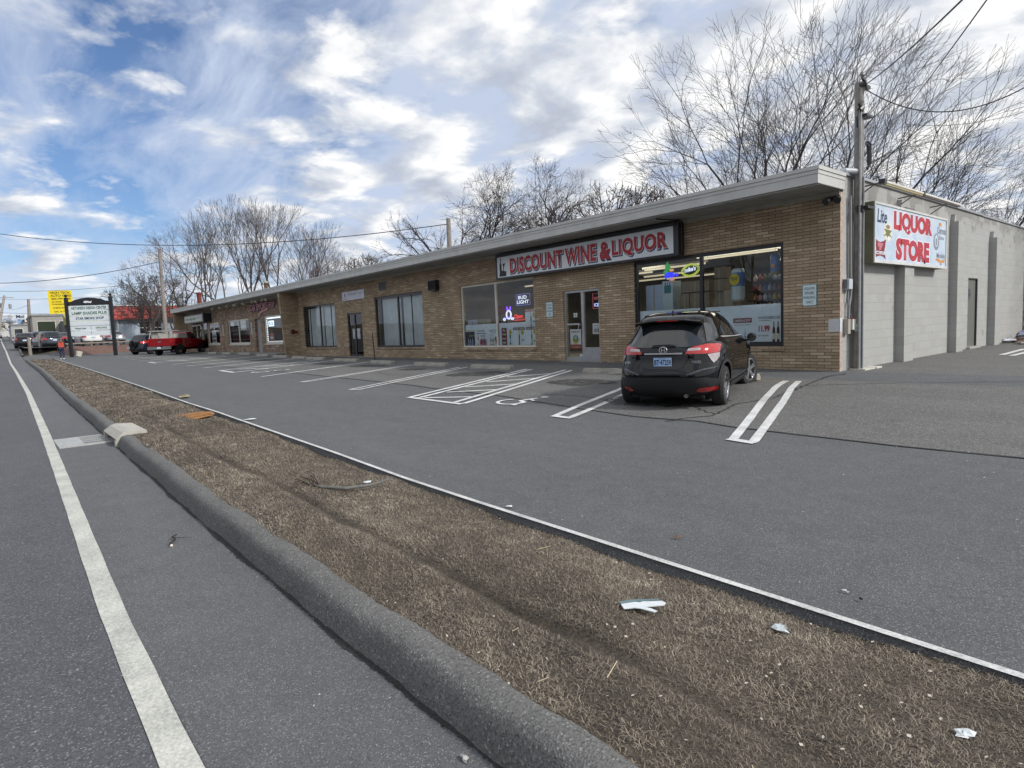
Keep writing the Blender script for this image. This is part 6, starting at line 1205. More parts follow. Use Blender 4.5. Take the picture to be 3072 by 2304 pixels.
t=face('white roadside fuel sign reading Mobil with blue panels below','pole_sign',(mo.x,mo.y,2.3),mo,UC,2.65,.9,MWH,[('Mobil',.14,.86,.2,.85,INK['navy'])],INK['green'],[(.28,.12,2.2),(.92,.10,2.2)])
part('blue_panel',MB().obox(mo+UC*1.25+Vector((0,0,-.65)),UC*.75,Vector((UC.y,-UC.x,0))*.1,(0,0,.6)),mat('panel_blue',(.12,.26,.5),.5,col2=(.4,.5,.6),vscale=1.5),t); part('green_panel',MB().obox(mo+UC*1.25+Vector((0,0,-1.6)),UC*.75,Vector((UC.y,-UC.x,0))*.1,(0,0,.3)),mat('panel_green',(.25,.34,.27),.5),t); part('dark_panel',MB().obox(mo+UC*1.25+Vector((0,0,-2.7)),UC*.75,Vector((UC.y,-UC.x,0))*.1,(0,0,.8)),INK['black'],t)
bo=Vector((-136.10,-10.43,3.80)); face('blue and white price board low beside the fuel sign','pole_sign',(bo.x,bo.y,2.2),bo,UC,1.6,1.5,INK['blue'],[('AIR',.1,.9,.55,.95,INK['white'])],GAL,[(.5,.1,2.1)])
go=Vector((-120.73,-7.66,4.15)); t=face('grey two part roadside sign left of the yellow sign','pole_sign',(go.x,go.y,2.0),go,UC,1.35,1.35,mat('sign_grey',(.32,.35,.34),.6,col2=(.42,.45,.44),vscale=2),[('SALON',.1,.9,.35,.6,INK['grey'])],GAL,[(.5,.1,1.9)])
go2=Vector((-120.83,-7.57,5.59)); face('small grey board above the grey roadside sign','pole_sign',(go2.x,go2.y,2.0),go2,UC,1.2,.5,mat('sign_grey2',(.30,.31,.30),.6),[('GYM',.15,.85,.2,.8,INK['white'])],GAL,[(.5,.08,3.0)])
# ------------------------------------------------------------ buildings beyond
def building(name,label,x0,x1,y0,y1,zb,h_,wm,roofm,windows=(),cat='building',parapet=.25):
    t=thing(name,label,cat,(x1,y0,zb)); part('wall',MB().box(x0,x1,y0,y1,zb-.6,zb+h_),wm,t); part('roof',MB().box(x0-.1,x1+.1,y0-.1,y1+.1,zb+h_,zb+h_+parapet),roofm,t)
    for (a,b2,c,d,m_,nm) in windows:  # on the +X face: y from a to b, z from c to d
        w_=part(nm,MB().box(x1-.05,x1+.04,a,b2,zb+c,zb+d),m_,t); 
        if nm=='window': part('frame',MB().box(x1,x1+.06,a-.06,a,zb+c-.06,zb+d+.06).box(x1,x1+.06,b2,b2+.06,zb+c-.06,zb+d+.06).box(x1,x1+.06,a,b2,zb+d,zb+d+.06).box(x1,x1+.06,a,b2,zb+c-.06,zb+c),M_WHT,w_)
    return t
WINM=mat('far_window',(.02,.025,.03),.1,spec=.8); 
rt=mat('red_tile',(.42,.055,.045),.6,var=.2,vscale=8); WB=mat('pale_blue_wall',(.42,.50,.58),.8,var=.1,vscale=1)
t=thing('diner_building','low pale building with a red tiled mansard roof beyond the lot','building',(-86,-1.4,1.6))
part('wall',MB().box(-98,-86,-1.0,13,1.0,4.7),WB,t)
part('roof',MB().add([(-99,-2,4.35),(-85.2,-2,4.35),(-85.2,14,4.35),(-99,14,4.35),(-98,-.7,6.05),(-86.2,-.7,6.05),(-86.2,13,6.05),(-98,13,6.05)],[(0,1,5,4),(1,2,6,5),(2,3,7,6),(3,0,4,7),(4,5,6,7)]),rt,t,'red tiled mansard roof')
for k in range(4): part('tile_course',MB().obox((-85.25-.23*k-.02,6,4.5+.40*k),(.03,0,.0),(0,8-.2*k,0),(0,0,.035)),mat('tile_edge',(.30,.035,.03),.6),t)
part('roof_cap',MB().box(-98.2,-86.0,-.9,13.2,6.05,6.17),INK['white'],t)
for a,b2 in ((1.5,3.9),(7,9)):
    w_=part('window',MB().box(-86,-85.9,a,b2,2.5,4.0),WINM,t); part('frame',MB().box(-85.9,-85.86,(a+b2)/2-.05,(a+b2)/2+.05,2.5,4.0).box(-85.9,-85.86,a,b2,3.2,3.3).box(-85.9,-85.86,a-.1,b2+.1,2.4,2.5).box(-85.9,-85.86,a-.1,b2+.1,4.0,4.1),M_WHT,w_)
part('lower_panel',MB().box(-85.95,-85.88,1.5,3.9,1.7,2.35),INK['white'],t); part('downpipe',MB().tube([(-85.9,-.9,1.5),(-85.9,-.9,4.4)],.09,6),INK['white'],t)
t=thing('awning_building','dark building with a long mustard coloured awning beside the red roofed one','building',(-90,-5,1.6)); part('wall',MB().box(-99,-90,-6.0,-1.1,1.0,4.4),mat('dark_grey_wall',(.10,.10,.11),.8,var=.4,vscale=1.2),t)
part('awning',MB().add([(-90,-6.1,3.9),(-90,-1.0,3.9),(-90,-1.0,5.3),(-90,-6.1,5.3),(-88.6,-5.6,3.9),(-88.6,-1.4,3.9)],[(0,4,5,1),(4,3,2,5),(0,3,4),(1,5,2),(0,1,2,3)]),mat('awning_mustard',(.30,.29,.09),.8,var=.2,vscale=1.5),t)
part('door',MB().box(-90,-89.92,-2.4,-1.5,1.6,3.7),WINM,t)
building('store_building','long low shop front with dark green windows seen under the board sign',-112,-98,-8.8,-2.0,1.8,3.6,mat('taupe_wall',(.30,.29,.27),.8),M_ROOF,[(-8.3,-6.4,.9,2.9,mat('green_window',(.02,.03,.015),.3),'window'),(-5.9,-4.2,.9,2.9,MATS['green_window'],'window'),(-3.9,-2.4,.9,2.9,MATS['green_window'],'window')])
t=building('fuel_shop','white and salmon fuel station shop with a Mobil fascia',-148,-134,-8.3,-1,2.9,3.2,mat('salmon_wall',(.42,.34,.30),.8,var=.1),INK['black'],[(-7.8,-6.2,1.2,2.6,mat('salmon',(.6,.36,.28),.6),'poster_panel'),(-5.8,-3,.5,2.4,WINM,'window')])
part('fascia_sign',MB().box(-134,-133.7,-8.2,-4.6,5.9,7.2),MWH,t); lettering('Mobil',t,INK['navy'],(-133.68,-7.8,6.2),(0,1,0),(0,0,1),2.6,.75,(1,0,0),.01,.03)
building('far_house','pale house far up the road at the left edge',-232,-220,-16,-8,4.6,4.2,mat('pale_wall_far',(.5,.5,.48),.8),M_ROOF,[(-14,-12.6,1,2.4,WINM,'window')])
building('grey_block','grey block building behind the grey roadside sign',-128,-118,-10.6,-8.6,2.5,2.3,mat('grey_wall_far',(.34,.35,.35),.8,var=.15),M_ROOF,[(-10.2,-9.2,.5,1.8,WINM,'window')])
t=thing('flower_basket','red hanging basket on a post far beyond the walking man','hanging basket',(-95,-7,2)); p=Vector((-103.68,-6.06,4.04)); part('basket',MB().lathe([(0,-.35),(.35,-.2),(.4,.1),(.2,.35),(0,.4)],p,(0,0,1),10),INK['rust'],t); part('post',MB().tube([p,(p.x,p.y,1.8)],.06,6),INK['white'],t)
# fence, pipe and rubbish at the back corner of the side yard
t=thing('yard_fence','dark open rail fence closing the yard behind the grey wall','fence',(.5,18,0)); b=MB()
for x in lin(-.4,16,12): part('fence_post',MB().box(x-.04,x+.04,17.96,18.04,-.1,2.6),WOOD,t)
for z in lin(.3,2.4,7): part('rail',MB().box(-.4,16,17.97,18.03,z,z+.16),mat('fence_dark',(.10,.095,.09),.8),t)
t=thing('gas_meter','pale gas meter on a riser at the back corner of the grey wall','gas meter',(.05,16.3,0)); part('riser',MB().tube([(.02,16.2,0),(.02,16.2,2.9)],.04,8),mat('pale_pipe',(.5,.5,.5)),t); part('meter',MB().box(-.1,.14,16.1,16.35,1.05,1.4),mat('meter_tan',(.46,.42,.34),.6),t)
r_=np.random.default_rng(4)
def junk(name,label,cat,c,s,m_,seed,grp='rubbish dumped at the end of the grey wall'):
    r=np.random.default_rng(seed); mb=MB().lathe([(.0,0),(s[0]*.8,.02),(s[0],s[2]*.4),(s[0]*.7,s[2]*.8),(0,s[2])],(0,0,0),(0,0,1),9); mb.v=[(v[0]*(1+r.normal(0,.2)),v[1]*s[1]/s[0]*(1+r.normal(0,.2)),v[2]*(1+r.normal(0,.15))) for v in mb.v]
    o=put(name,mb.mesh(name,m_)); o.location=c; tag(o,label,cat,grp); return o
junk('rubbish_bag','pale blue plastic bag on the rubbish pile','bag',(.45,14.2,.12),(.28,.2,.28),mat('bag_blue',(.45,.5,.68),.4),1); junk('rubbish_bag','white crumpled bag nearest the third pilaster','bag',(.32,12.3,.06),(.2,.16,.12),INK['white'],2)
junk('leaf_pile','brown heap of leaves and boards along the wall foot','leaf pile',(.6,13.4,0),(.9,.45,.18),mat('dead_leaves',(.1,.06,.04)),3); junk('leaf_pile','tan heap at the back corner beside the gas meter','leaf pile',(.5,15.4,0),(.6,.6,.5),mat('tan_heap',(.20,.15,.10),.9,var=.3),5)
junk('stone','brown and white stone lying before the rubbish pile','stone',(.75,11.7,0),(.2,.12,.1),mat('stone_brown',(.16,.13,.09),.9,var=.4,vscale=9,col2=(.4,.38,.34)),6)

# ------------------------------------------------------------ bare trees
BARK=mat('bark',(.052,.044,.042),.9,var=.25,vscale=5); BARKL=mat('bark_pale',(.10,.085,.078),.9,var=.3,vscale=5); TWIG=mat('twig',(.060,.050,.048),.9); TWIGL=mat('twig_pale',(.105,.088,.082),.9); IVY=mat('ivy',(.03,.045,.015),.8,var=.4,vscale=8)
def tree_geo(seed,H,trunks,fork=(.30,.55),ratio=(.70,.86),up=.06,lat=.55,gens=7,tmin=.008,rb=.13,wob=.06,L0=.30,clear=1.,rad_exp=.72,out=.0):
    """forking bare tree: every limb bends a little, throws side twigs and ends in a fork; returns thick and thin segments"""
    r=np.random.default_rng(seed); thick=[];thin=[]
    def grow(p,d,L,rad,g):
        n=4 if g<3 else 3; st=L/n; q=p.copy(); tip=max(tmin,rad*(.80 if g else .86))
        for i in range(n):
            d=d+r.normal(0,wob*(1+.25*g),3); h=np.hypot(q[0],q[1]); 
            if out and h>.3: d[:2]+=out*q[:2]/h
            d[2]+=up; d/=np.linalg.norm(d); q2=q+d*st; f=(i+1)/n; r1=rad*(1-f)+tip*f; r0=rad*(1-i/n)+tip*i/n
            (thick if r0>H*.0034 else thin).append((q,q2,r0,r1)); q=q2
            if g>=1 and g<gens and r.random()<lat*(.8 if g<3 else 1.):
                a=r.uniform(0,2*PI); u=np.cross(d,[0,0,1.])+1e-6; u/=np.linalg.norm(u); v=np.cross(d,u); el=r.uniform(.5,.95)
                grow(q,d*math.cos(el)+(u*math.cos(a)+v*math.sin(a))*math.sin(el),L*r.uniform(.42,.7),max(tmin,r1*.5),min(gens,g+2))
        if g<gens and L>H*.022:
            k=2 if r.random()<.82 else 3; a=r.uniform(0,2*PI); u=np.cross(d,[0,0,1.])+1e-6; u/=np.linalg.norm(u); v=np.cross(d,u)
            for j in range(k):
                aj=a+2*PI*j/k+r.normal(0,.25); el=r.uniform(*fork)*(1 if j else .7); grow(q,d*math.cos(el)+(u*math.cos(aj)+v*math.sin(aj))*math.sin(el),L*r.uniform(*ratio),max(tmin,tip*(rad_exp+.12*(j==0)-.04*j)),g+1)
    for (ox,oy,dx,dy,l,rr) in trunks: grow(np.array([ox,oy,0.]),np.array([dx,dy,1.])/np.linalg.norm([dx,dy,1.]),l*H*L0*clear,rr*rb,0)
    return thick,thin
def seg_mesh(name,segs,n,material):
    if not segs: return None
    A=np.array([s[0] for s in segs]);B_=np.array([s[1] for s in segs]);ra=np.array([s[2] for s in segs]);rb=np.array([s[3] for s in segs])
    d=B_-A; d/=np.linalg.norm(d,axis=1)[:,None]; h=np.where(np.abs(d[:,2:3])<.9,np.array([[0,0,1.]]),np.array([[1.,0,0]])); u=np.cross(d,h); u/=np.linalg.norm(u,axis=1)[:,None]; v=np.cross(d,u)
    V=[];N_=len(segs)
    for P_,rr in ((A,ra),(B_,rb)):
        for k in range(n):
            a=2*PI*k/n; V.append(P_+(u*math.cos(a)+v*math.sin(a))*rr[:,None])
    V=np.stack(V,1).reshape(-1,3); i0=np.arange(N_)*2*n; F=np.stack([np.stack([i0+k,i0+(k+1)%n,i0+n+(k+1)%n,i0+n+k],1) for k in range(n)],1).reshape(-1,4)
    me=bpy.data.meshes.new(name); me.vertices.add(len(V)); me.vertices.foreach_set('co',V.astype(np.float32).ravel()); me.loops.add(F.size); me.loops.foreach_set('vertex_index',F.ravel().astype(np.int32))
    me.polygons.add(len(F)); me.polygons.foreach_set('loop_start',np.arange(0,F.size,4,dtype=np.int32)); me.polygons.foreach_set('loop_total',np.full(len(F),4,dtype=np.int32)); me.update(); me.materials.append(material); return me
def tree(label,loc,geo,pale=False,group='bare trees behind the shops',ivy=None,rz=0,sc=1.):
    t=thing('bare_tree',label,'tree',loc,rz,group); th,tn=geo
    put('trunk',seg_mesh('trunk',th,6,BARKL if pale else BARK),t,local=True); put('crown',seg_mesh('crown',tn,3,TWIGL if pale else TWIG),t,local=True)
    if ivy:
        r=np.random.default_rng(ivy[1]); mb=MB()
        for s_ in th[:ivy[0]]:
            for _ in range(26):
                f=r.random(); c=s_[0]*(1-f)+s_[1]*f+r.normal(0,s_[2]*1.1+.03,3); a,b2,c2=[c+r.normal(0,.09,3) for _ in range(3)]; mb.add([a,b2,c2],[(0,1,2)])
        put('ivy',mb.mesh('ivy',IVY),t,local=True)
    t.scale=(sc,)*3; return t
G_A=tree_geo(21,15.5,[(-2.2,0,-.26,.05,1.,1.),(-.6,.3,-.06,0,1.15,1.1),(1.0,-.2,.06,0,1.1,1.0),(2.4,.2,.20,.1,1.0,.9)],(.24,.52),(.72,.86),.03,.36,7,.008,.16,.05,.27,1.,.72,.03)
G_B=tree_geo(34,13.5,[(0,0,.40,-.3,1.1,1.),(.6,.2,.85,-.4,1.1,1.),(-.3,0,.0,.2,1.,.8)],(.20,.48),(.74,.88),.02,.34,7,.008,.14,.045,.25,1.,.72,.05)
G_C=tree_geo(8,11.5,[(0,0,.02,0,1.3,1.6)],(.30,.62),(.74,.88),.02,.5,8,.012,.24,.09,.28,1.,.74,.03)
G_D=tree_geo(51,13.5,[(0,0,-.03,.0,1.55,1.2),(.5,.2,.12,.10,1.4,1.)],(.20,.42),(.70,.84),.07,.30,7,.011,.18,.045,.28,1.,.72,.0)
G_E=tree_geo(77,12.5,[(0,0,-.12,-.10,1.5,1.2),(.3,.3,.22,.2,1.3,.9)],(.28,.55),(.70,.85),.05,.34,7,.011,.18,.07,.26,1.,.72,.02)
G_F=tree_geo(90,9.,[(0,0,0,0,.8,1.4),(.3,0,.4,.1,.8,.8),(-.3,0,-.35,0,.8,.8)],(.3,.6),(.68,.84),.05,.5,6,.015,.14,.07,.26,1.,.72,.02)
print('tree segments',[(len(g[0]),len(g[1])) for g in (G_A,G_B,G_C,G_D,G_E,G_F)])
TREES=[('largest many stemmed bare tree above the right end of the roof',(-12.6,21.0,.2),G_A,0,0,17.8,None),
('lower bare tree spreading left beside the largest one above the roof',(-14.6,21.5,.2),G_A,0,2.1,10.0,None),
('bare tree directly behind the near pole top',(-9.3,24.0,.2),G_A,0,4.0,14.2,None),
('bare tree leaning right above the grey wall, left one',(-5.6,20.3,.1),G_B,0,0,9.4,None),
('bare tree leaning right above the grey wall, middle one',(-3.2,21.2,.1),G_B,0,.35,9.6,None),
('bare tree leaning right above the far end of the grey wall',(-.6,21.0,.1),G_B,0,-.15,7.6,None),
('thin bare tree at the right edge of the view',(3.2,20.5,.1),G_B,0,.1,6.2,None),
('broad rounded bare tree, left half of the pair over the long sign',(-36.5,18.5,.6),G_C,0,.4,14.2,None),
('broad rounded bare tree, right half of the pair over the long sign',(-29.6,19.6,.5),G_C,0,2.6,14.8,None),
('pale thin bare tree right of the rounded pair',(-33,30,.5),G_F,1,1.0,14,None),
('first bare tree from the left in the tall group, leaning left',(-68.5,2.3,1.0),G_E,1,3.2,12.3,None),
('second tall bare tree of the left group, crooked trunk',(-64.0,4.0,1.0),G_D,1,.5,13.3,None),
('third tall bare tree of the left group',(-62.0,6.0,1.),G_E,1,1.2,13.6,None),
('tallest bare tree of the left group',(-62.5,8.3,1.),G_D,1,2.2,15.2,None),
('tall bare tree right of the tallest one',(-61.5,9.9,1.),G_D,1,4.0,14.4,None),
('bare tree with ivy on its leaning trunk above the roof flue',(-60.5,12.0,1.),G_E,1,5.0,12.6,(26,2)),
('bare tree standing right of the ivy covered leaning one',(-61.5,14.2,1.),G_D,1,1.0,12.8,None),
('bare tree of fine upright branches at the right of the left group',(-59.5,15.4,1.),G_E,1,.3,11.8,None),
('last bare tree of the left group, stump like trunk thick with ivy',(-59.0,18.0,.9),G_E,1,2.0,10.2,(34,3)),
('faint pale bare tree right of the ivy covered stump',(-70,24,1.),G_F,1,.2,11.0,None),
('smallest faint bare tree on the roof line',(-73,30.5,1.),G_F,1,1.7,10.5,None),
('bare tree between the red roof and the tall group',(-76,1.0,1.2),G_F,1,2.5,8.5,None),
('bare tree with a round crown left of the red roof',(-112,3.6,2.2),G_C,1,1.1,9.0,None),
('scrubby bare tree before the red roofed building',(-82.5,2.2,1.4),G_F,1,4.1,6.0,None),
('second scrubby bare tree before the red roofed building',(-83,4.6,1.4),G_F,1,.9,6.5,None),
('dark round tree mass at the far left of the road',(-205,-8.5,4.6),G_C,0,.3,6.0,None),
('dark tree at the very edge, left of the leaning pole',(-215,-13,4.8),G_C,0,2.3,5.6,None),
('brown tree behind the fuel sign',(-190,-3.5,4.3),G_C,0,4.3,5.6,None)]
_first={}
for lab,loc,geo,pale,rz,sc,ivy in TREES:
    sc=sc/max(s_[1][2] for s_ in geo[1])
    k=(id(geo),pale)
    if k in _first and not ivy:
        t=dup(_first[k],loc,rz,lab,'bare trees beyond the shops'); t.scale=(sc,)*3
    else:
        t=tree(lab,loc,geo,bool(pale),'bare trees beyond the shops',ivy,rz,sc)
        if not ivy: _first[k]=t
th,tn=tree_geo(5,3.2,[(0,0,-.5,-.15,1.,.5)],(.3,.5),(.7,.85),.0,.5,5,.004,.05,.06,.28)
t=thing('bare_tree','bare twig tips reaching in at the top right corner','tree',Vector((2.97,2.12,6.56))); put('crown',seg_mesh('crown',th+tn,4,TWIG),t,local=True); t.rotation_euler=(0,R(-62),R(200)); t.scale=(.7,)*3

# ------------------------------------------------------------ across the road, mirrored in the shop windows
zr_=-.5
DW=mat('opposite_siding',(.28,.30,.29),.8,var=.1); DR=mat('opposite_shingle',(.06,.06,.065),.9,var=.2)
for i,(x0,x1,y1,h_,lab) in enumerate(((-52,-30,-40,4.2,'low grey building with a shingle roof across the road, left one in the window reflections'),(-20,8,-42,5.2,'long grey house across the road facing the liquor store windows'),(20,38,-41,4.6,'grey house across the road, right one in the window reflections'))):
    t=thing('house',lab,'house',((x0+x1)/2,y1,zr_),group='houses across the road'); part('wall',MB().box(x0,x1,y1-12,y1,zr_-.5,zr_+h_),DW,t)
    part('roof',MB().add([(x0-.5,y1+.6,zr_+h_),(x1+.5,y1+.6,zr_+h_),(x1+.5,y1-12.6,zr_+h_),(x0-.5,y1-12.6,zr_+h_),(x0-.5,y1-6,zr_+h_+3),(x1+.5,y1-6,zr_+h_+3)],[(0,1,5,4),(2,3,4,5),(1,2,5),(3,0,4),(0,3,2,1)]),DR,t)
    for k in range(int((x1-x0)//4)):
        w_=part('window',MB().box(x0+1.2+k*4,x0+2.7+k*4,y1,y1+.05,zr_+1.1,zr_+2.5),WINM,t)
struct('far_verge',MB().grid(lin(-90,60,16),lin(-70,-31,8),lambda x,y:zroad(x)-.02),mat('verge_green',(.09,.085,.05),.95,var=.3,vscale=.7))
HEDGE=mat('hedge_dark',(.030,.036,.022),.9,var=.4,vscale=3)
def hedge(x0,x1,y,h_,lab,seed):
    r=np.random.default_rng(seed); n=5200; V=[];F=[]
    cx=r.uniform(x0,x1,n); cy=y+r.normal(0,.55,n); cz=zr_+h_*r.random(n)**.8*(1+.12*np.sin(cx*1.3)); s_=r.uniform(.10,.24,n)
    mb=MB()
    for i in range(n):
        a,b2=r.normal(size=3),r.normal(size=3); a/=np.linalg.norm(a); b2/=np.linalg.norm(b2); c=np.array([cx[i],cy[i],cz[i]]); mb.add([c-a*s_[i],c+b2*s_[i],c+a*s_[i]],[(0,1,2)])
    tag(put('hedge',mb.mesh('hedge',HEDGE)),lab,'hedge','hedges across the road')
hedge(-32,-8,-37,3.4,'dark evergreen hedge across the road, left one in the reflections',1); hedge(2,24,-37.5,4.2,'dark evergreen hedge across the road, right one in the reflections',2)
for i,(x,y,g_,h_,rz) in enumerate(((-44,-37,G_D,12,.5),(-24,-39,G_D,13,2.),(-13,-36,G_A,13,1.),(-4,-37,G_D,14,3.),(6,-36,G_A,14,4.),(15,-37,G_D,13,.2),(27,-37,G_A,13,2.4))):
    k=(id(g_),1 if g_ is G_D else 0); src=_first[k]; sc=h_/max(s_[1][2] for s_ in g_[1]); t=dup(src,(x,y,zr_),rz,'bare tree across the road seen only in the window reflections, number %s from the left'%['one','two','three','four','five','six','seven'][i],'bare trees across the road'); t.scale=(sc,)*3
# ------------------------------------------------------------ small things on the strip and the road
# kerb inlet and grate
M_CON=mat('inlet_concrete',(.37,.355,.315),.9,var=.15,vscale=6,bump=.3,bscale=30,col2=(.46,.44,.39))
t=thing('storm_drain','pale concrete kerb inlet with an opening over the grate','storm drain',(-6.1,-12.1,-.35)); zr=zroad(-6.1); yk=ykerb(-6.1)
x0,x1=-6.78,-5.5
b=MB(); pr=[(-.03,.0),(-.03,.05),(.05,.17),(.12,.215),(.62,.19),(.64,.1),(.64,0)]
top=[(.0+yk-.045,zr+.115),(yk+.06,zr+.195),(yk+.14,zr+.215),(yk+.38,zr+.195),(yk+.40,zr+.10),(yk+.20,zr+.08),(yk-.03,zr+.09)]
b.prism([(a,c) for a,c in top],(x0,0,0),(0,1,0),(0,0,1),(x1-x0,0,0))
part('cap',b,M_CON,t)
part('end_block',MB().prism([(yk-.05,zr-.03),(yk-.045,zr+.088),(yk+.2,zr+.078),(yk+.2,zr-.03)],(x1-.13,0,0),(0,1,0),(0,0,1),(.13,0,0)),M_CON,t); part('end_block',MB().prism([(yk-.05,zr-.03),(yk-.045,zr+.088),(yk+.2,zr+.078),(yk+.2,zr-.03)],(x0,0,0),(0,1,0),(0,0,1),(.13,0,0)),M_CON,t)
part('opening',MB().box(x0+.14,x1-.14,yk+.10,yk+.14,zr-.02,zr+.085),UND,t)
t=thing('drain_grate','pale worn iron grate in a frame set in the road shoulder','drain grate',(-6.6,-12.55,zr)); IRN=mat('grate_iron',(.40,.40,.385),.6,.2,var=.2,vscale=20)
gx0,gx1,gy0,gy1=-7.2,-6.05,-12.87,-12.10; zz_=lambda x:zroad(x)+.012
b=MB(); b.box(gx0,gx1,gy0,gy0+.34,zr-.02,zr+.014).box(gx0,gx1,gy1-.05,gy1,zr-.02,zr+.014).box(gx0,gx0+.08,gy0+.34,gy1-.05,zr-.02,zr+.014).box(gx1-.08,gx1,gy0+.34,gy1-.05,zr-.02,zr+.014)
part('frame',b,IRN,t)
b=MB()
for i in range(12): yb=gy0+.36+i*.031; b.box(gx0+.08,gx1-.08,yb,yb+.012,zr-.01,zr+.012)
for x in (-6.95,-6.7,-6.45,-6.2): b.box(x-.02,x+.02,gy0+.34,gy1-.05,zr-.012,zr+.0125)
part('bars',b,IRN,t); part('pit',MB().box(gx0+.08,gx1-.08,gy0+.345,gy1-.055,zr-.02,zr+.004),UND,t)
for k in range(2): struct('patched_asphalt',MB().grid(lin(-7.5-k*.02,-6.98,3),lin(-12.2,-11.98,3),lambda x,y:zroad(x)+.008),mat('patch_dirt',(.06,.055,.045),.9)) if k==0 else None
M_RUST=mat('rust_orange',(.20,.085,.03),.85,var=.3,vscale=9,bump=.3,col2=(.36,.18,.06))
t=thing('rusty_lid','round rust orange utility lid set in the grass beside the lot edge','utility lid',(-6.9,-10.74,-.2)); part('plate',MB().lathe([(0,.015),(.36,.012),(.37,-.01)],(-6.95,-10.80,zgrass(-6.95,-10.8)+.005),(.02,-.06,1),26),M_RUST,t)
b=MB()
for i in range(-3,4): b.obox((-6.95+i*.09,-10.80,zgrass(-6.95,-10.8)+.022),(.018,0,0),(0,.26,.0156),(0,0,.004))
part('rib',b,M_RUST,t)
def flat(name,label,cat,x,y,pts,m_,road=False,h=.012,rz=0.,grp='litter on the dead grass',tilt=.08):
    z=(zroad(x)+.002 if road else (zgrass(x,y)+.012 if y<yedge(x) else zlot(x,y)+.013)); ca,sa=math.cos(rz),math.sin(rz); mb=MB(); n=len(pts)
    for k in (0,1):
        for (u,v) in pts: mb.v.append((x+u*ca-v*sa,y+u*sa+v*ca,z+h*k+tilt*u+tilt*.6*v+.004*math.sin(u*40+v*31)))
    mb.f=[tuple(range(n))[::-1],tuple(range(n,2*n))]+[(i,(i+1)%n,(i+1)%n+n,i+n) for i in range(n)]
    o=tag(put(name,mb.mesh(name,m_)),label,cat,grp); return o
LW=mat('litter_white',(.62,.66,.68),.5,var=.1,vscale=20)
t=thing('plastic_strip','torn white and grey plastic strip on the grass below the lot edge','litter',(3.5,-11.05,-.29),group='litter on the dead grass')
zz0=zgrass(3.5,-11.05)+.03
def strp(name,pts,m_,dz):
    o,rx=Vector((3.56,-11.10,zz0+dz)),Vector((.56,.83,0)); uy=Vector((-.83,.56,0)); part(name,MB().prism(pts,o,rx,uy,(0,0,.004)),m_,t)
strp('strip',[(-.10,-.035),(.11,-.035),(.13,-.01),(.115,.015),(.06,.02),(.02,.028),(.0,.02),(-.02,.03),(-.10,.02)],LW,0); strp('dark_band',[(-.10,.022),(-.02,.032),(.11,.018),(.105,.038),(-.02,.055),(-.105,.045)],mat('strip_grey',(.12,.19,.20),.5),.002)
strp('torn_tab',[(.0,-.03),(.035,-.06),(.055,-.095),(.035,-.10),(-.02,-.05),(-.05,-.035)],LW,.001)
def crumple(label,x,y,s,m_,seed,road=False,name='litter',cat='litter',grp='litter on the dead grass',fl=.5):
    r=np.random.default_rng(seed); z=zroad(x) if road else (zgrass(x,y)+.008 if y<yedge(x) else zlot(x,y)+.013); mb=MB().lathe([(0,0),(s*.8,s*.1),(s,s*.3),(s*.6,s*.55),(0,s*.62)],(0,0,0),(0,0,1),8)
    mb.v=[(v[0]*(1+r.normal(0,.28)),v[1]*(.7+r.normal(0,.22)),v[2]*fl*2*(1+r.normal(0,.2))) for v in mb.v]; o=put(name,mb.mesh(name,m_)); o.location=(x,y,z); o.rotation_euler=(0,0,seed); return tag(o,label,cat,grp)
crumple('crumpled white tissue on the grass right of the torn strip',4.14,-10.77,.048,LW,3); crumple('small white paper scrap far right on the grass',4.93,-11.02,.035,LW,4,fl=.3); crumple('white paper scrap beside the peeled palm bark',-.2,-10.73,.05,LW,5,fl=.3)
crumple('white pebble on the road at the foot of the kerb, bottom of the view',3.70,-12.33,.022,mat('pebble',(.45,.44,.42),.7),6,True,'pebble','pebble','pebbles on the road',.8); crumple('white scrap on the lot just beyond the painted edge, middle',1.6,-10.35,.03,LW,7,fl=.25)
crumple('white spilled patch on the lot beside the painted edge near the rusty lid',-5.5,-10.2,.09,LW,8,name='spill',cat='spill',grp='white spills',fl=.10)
crumple('brown cardboard scrap on the lot edge left of the rusty lid',-10.8,-10.1,.20,mat('cardboard',(.28,.23,.15),.8,var=.4,vscale=8),9,name='cardboard',cat='cardboard',fl=.2)
crumple('small brown leaf scrap on the lot, right part',3.05,-10.05,.025,mat('leaf_brown',(.16,.09,.06)),10,grp='bits on the lot',fl=.4); crumple('tiny black bit on the lot near the right edge',4.28,-10.2,.012,UND,12,grp='bits on the lot'); crumple('white bit on the lot near the right edge',4.18,-10.15,.012,LW,13,grp='bits on the lot')
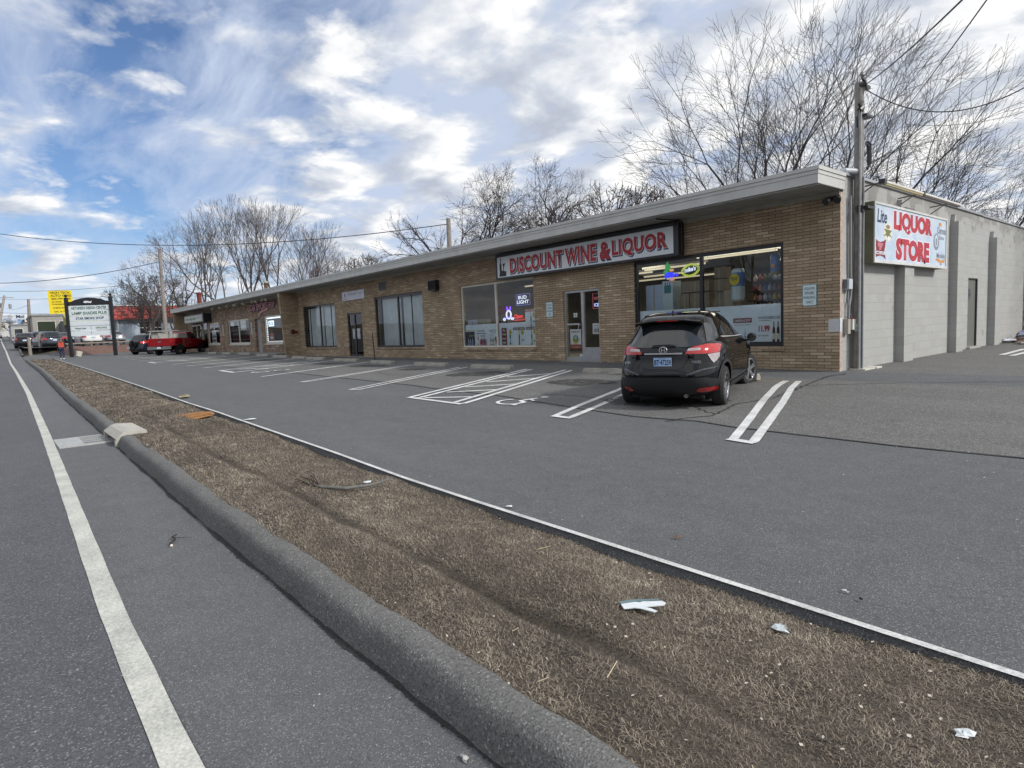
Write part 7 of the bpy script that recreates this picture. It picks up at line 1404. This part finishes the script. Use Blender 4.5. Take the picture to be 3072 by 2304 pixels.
# scattered chips: tiny pale bits too many to tell apart
mb=MB(); r=np.random.default_rng(77)
for i in range(420):
    x=5.9-abs(r.normal(0,1))**1.5*4.5
    if x<-14: continue
    k=ykerb(x)+.16; y=k+(yedge(x)-k)*r.random(); z=zgrass(x,y)+.018; s_=r.uniform(.004,.011); a=r.uniform(0,PI); c,sn=math.cos(a)*s_,math.sin(a)*s_; e=r.uniform(.3,.9)
    mb.add([(x-c,y-sn,z),(x+sn*e,y-c*e,z+.003),(x+c,y+sn,z+.002),(x-sn*e,y+c*e,z)],[(0,1,2,3)])
o=struct('wood_chips',mb,mat('chip_pale',(.50,.43,.32),.8,var=.35,vscale=2,col2=(.66,.62,.54)),kind='stuff')
mb=MB()
for i in range(900):
    x=r.uniform(-14,7); y=r.uniform(-15.5,-.5)
    if ykerb(x)-.03<y<yedge(x)+.03: continue
    z=zroad(x)+.003 if y<ykerb(x) else zlot(x,y)+.012; s_=r.uniform(.003,.009)*(1.3 if r.random()<.1 else 1); mb.add([(x-s_,y,z),(x,y-s_*.7,z),(x+s_,y,z),(x,y+s_*.7,z+.004)],[(0,1,2,3)])
struct('grit',mb,mat('grit_pale',(.42,.41,.38),.8,var=.4,vscale=3),kind='stuff')
# peeled bark / pipe piece with roots on the grass
t=thing('fallen_branch','curved peeled grey branch with dark rootlets lying on the grass','branch',(-.1,-11.0,-.25),group='fallen branches')
P=[(-.42,-11.26,.02),(-.20,-11.22,.02),(-.02,-11.05,.035),(.10,-10.86,.05),(.16,-10.66,.08)]; P=[Vector((x,y,zgrass(x,y)+z)) for x,y,z in P]
part('limb',MB().tube([P[0].lerp(P[1],.4),P[1],P[2],P[3],P[4]],[.008,.014,.018,.016,.008],8),mat('peeled_bark',(.10,.10,.10),.7,var=.25,vscale=12,col2=(.19,.18,.165)),t)
b=MB(); rr=np.random.default_rng(6)
for i in range(7):
    q=P[0].lerp(P[1],.5)+Vector(rr.normal(0,.02,3)); e=q+Vector((-.18-rr.random()*.22,rr.normal(-.02,.10),.03+rr.random()*.07)); b.tube([q,q.lerp(e,.5)+Vector((0,0,.02)),e],[.006,.004,.002],5)
part('rootlet',b,mat('root_dark',(.035,.022,.018),.9),t)
t=thing('fallen_branch','short forked dark twig lying on the road shoulder','branch',(.1,-12.6,-.41),group='fallen branches'); z=zroad(0)+.012
b=MB().tube([(-.14,-12.50,z),(-.06,-12.55,z+.01),(.02,-12.545,z+.006),(.10,-12.60,z+.004),(.15,-12.60,z)],[.004,.006,.007,.006,.004],6).tube([(-.04,-12.55,z+.006),(.05,-12.49,z+.015),(.08,-12.44,z+.01)],[.003,.002,.001],5)
part('twig',b,mat('root_dark',(.05,.04,.03)),t); part('tip',MB().lathe([(0,-.01),(.012,0),(0,.012)],(.155,-12.60,z),(1,0,0),8),INK['cream'],t)
for i,(x,y,l,a) in enumerate(((3.9,-11.75,.11,1.9),(2.55,-10.9,.09,1.0),(3.7,-11.95,.045,.9),(3.3,-11.75,.03,.9),(4.6,-11.85,.04,2.4))):
    z=zgrass(x,y)+.03; tag(put('straw',MB().tube([(x,y,z),(x+l*math.cos(a),y+l*math.sin(a),z+.015)],.0018,5).mesh('straw',mat('straw_pale',(.60,.50,.32),.7))),['long pale straw standing out of the grass by the kerb','pale straw near the torn plastic strip','short pale stalk near the kerb top','shortest pale stalk near the kerb top','pale stalk at the bottom right of the grass'][i],'straw','pale straws')
"""end"""
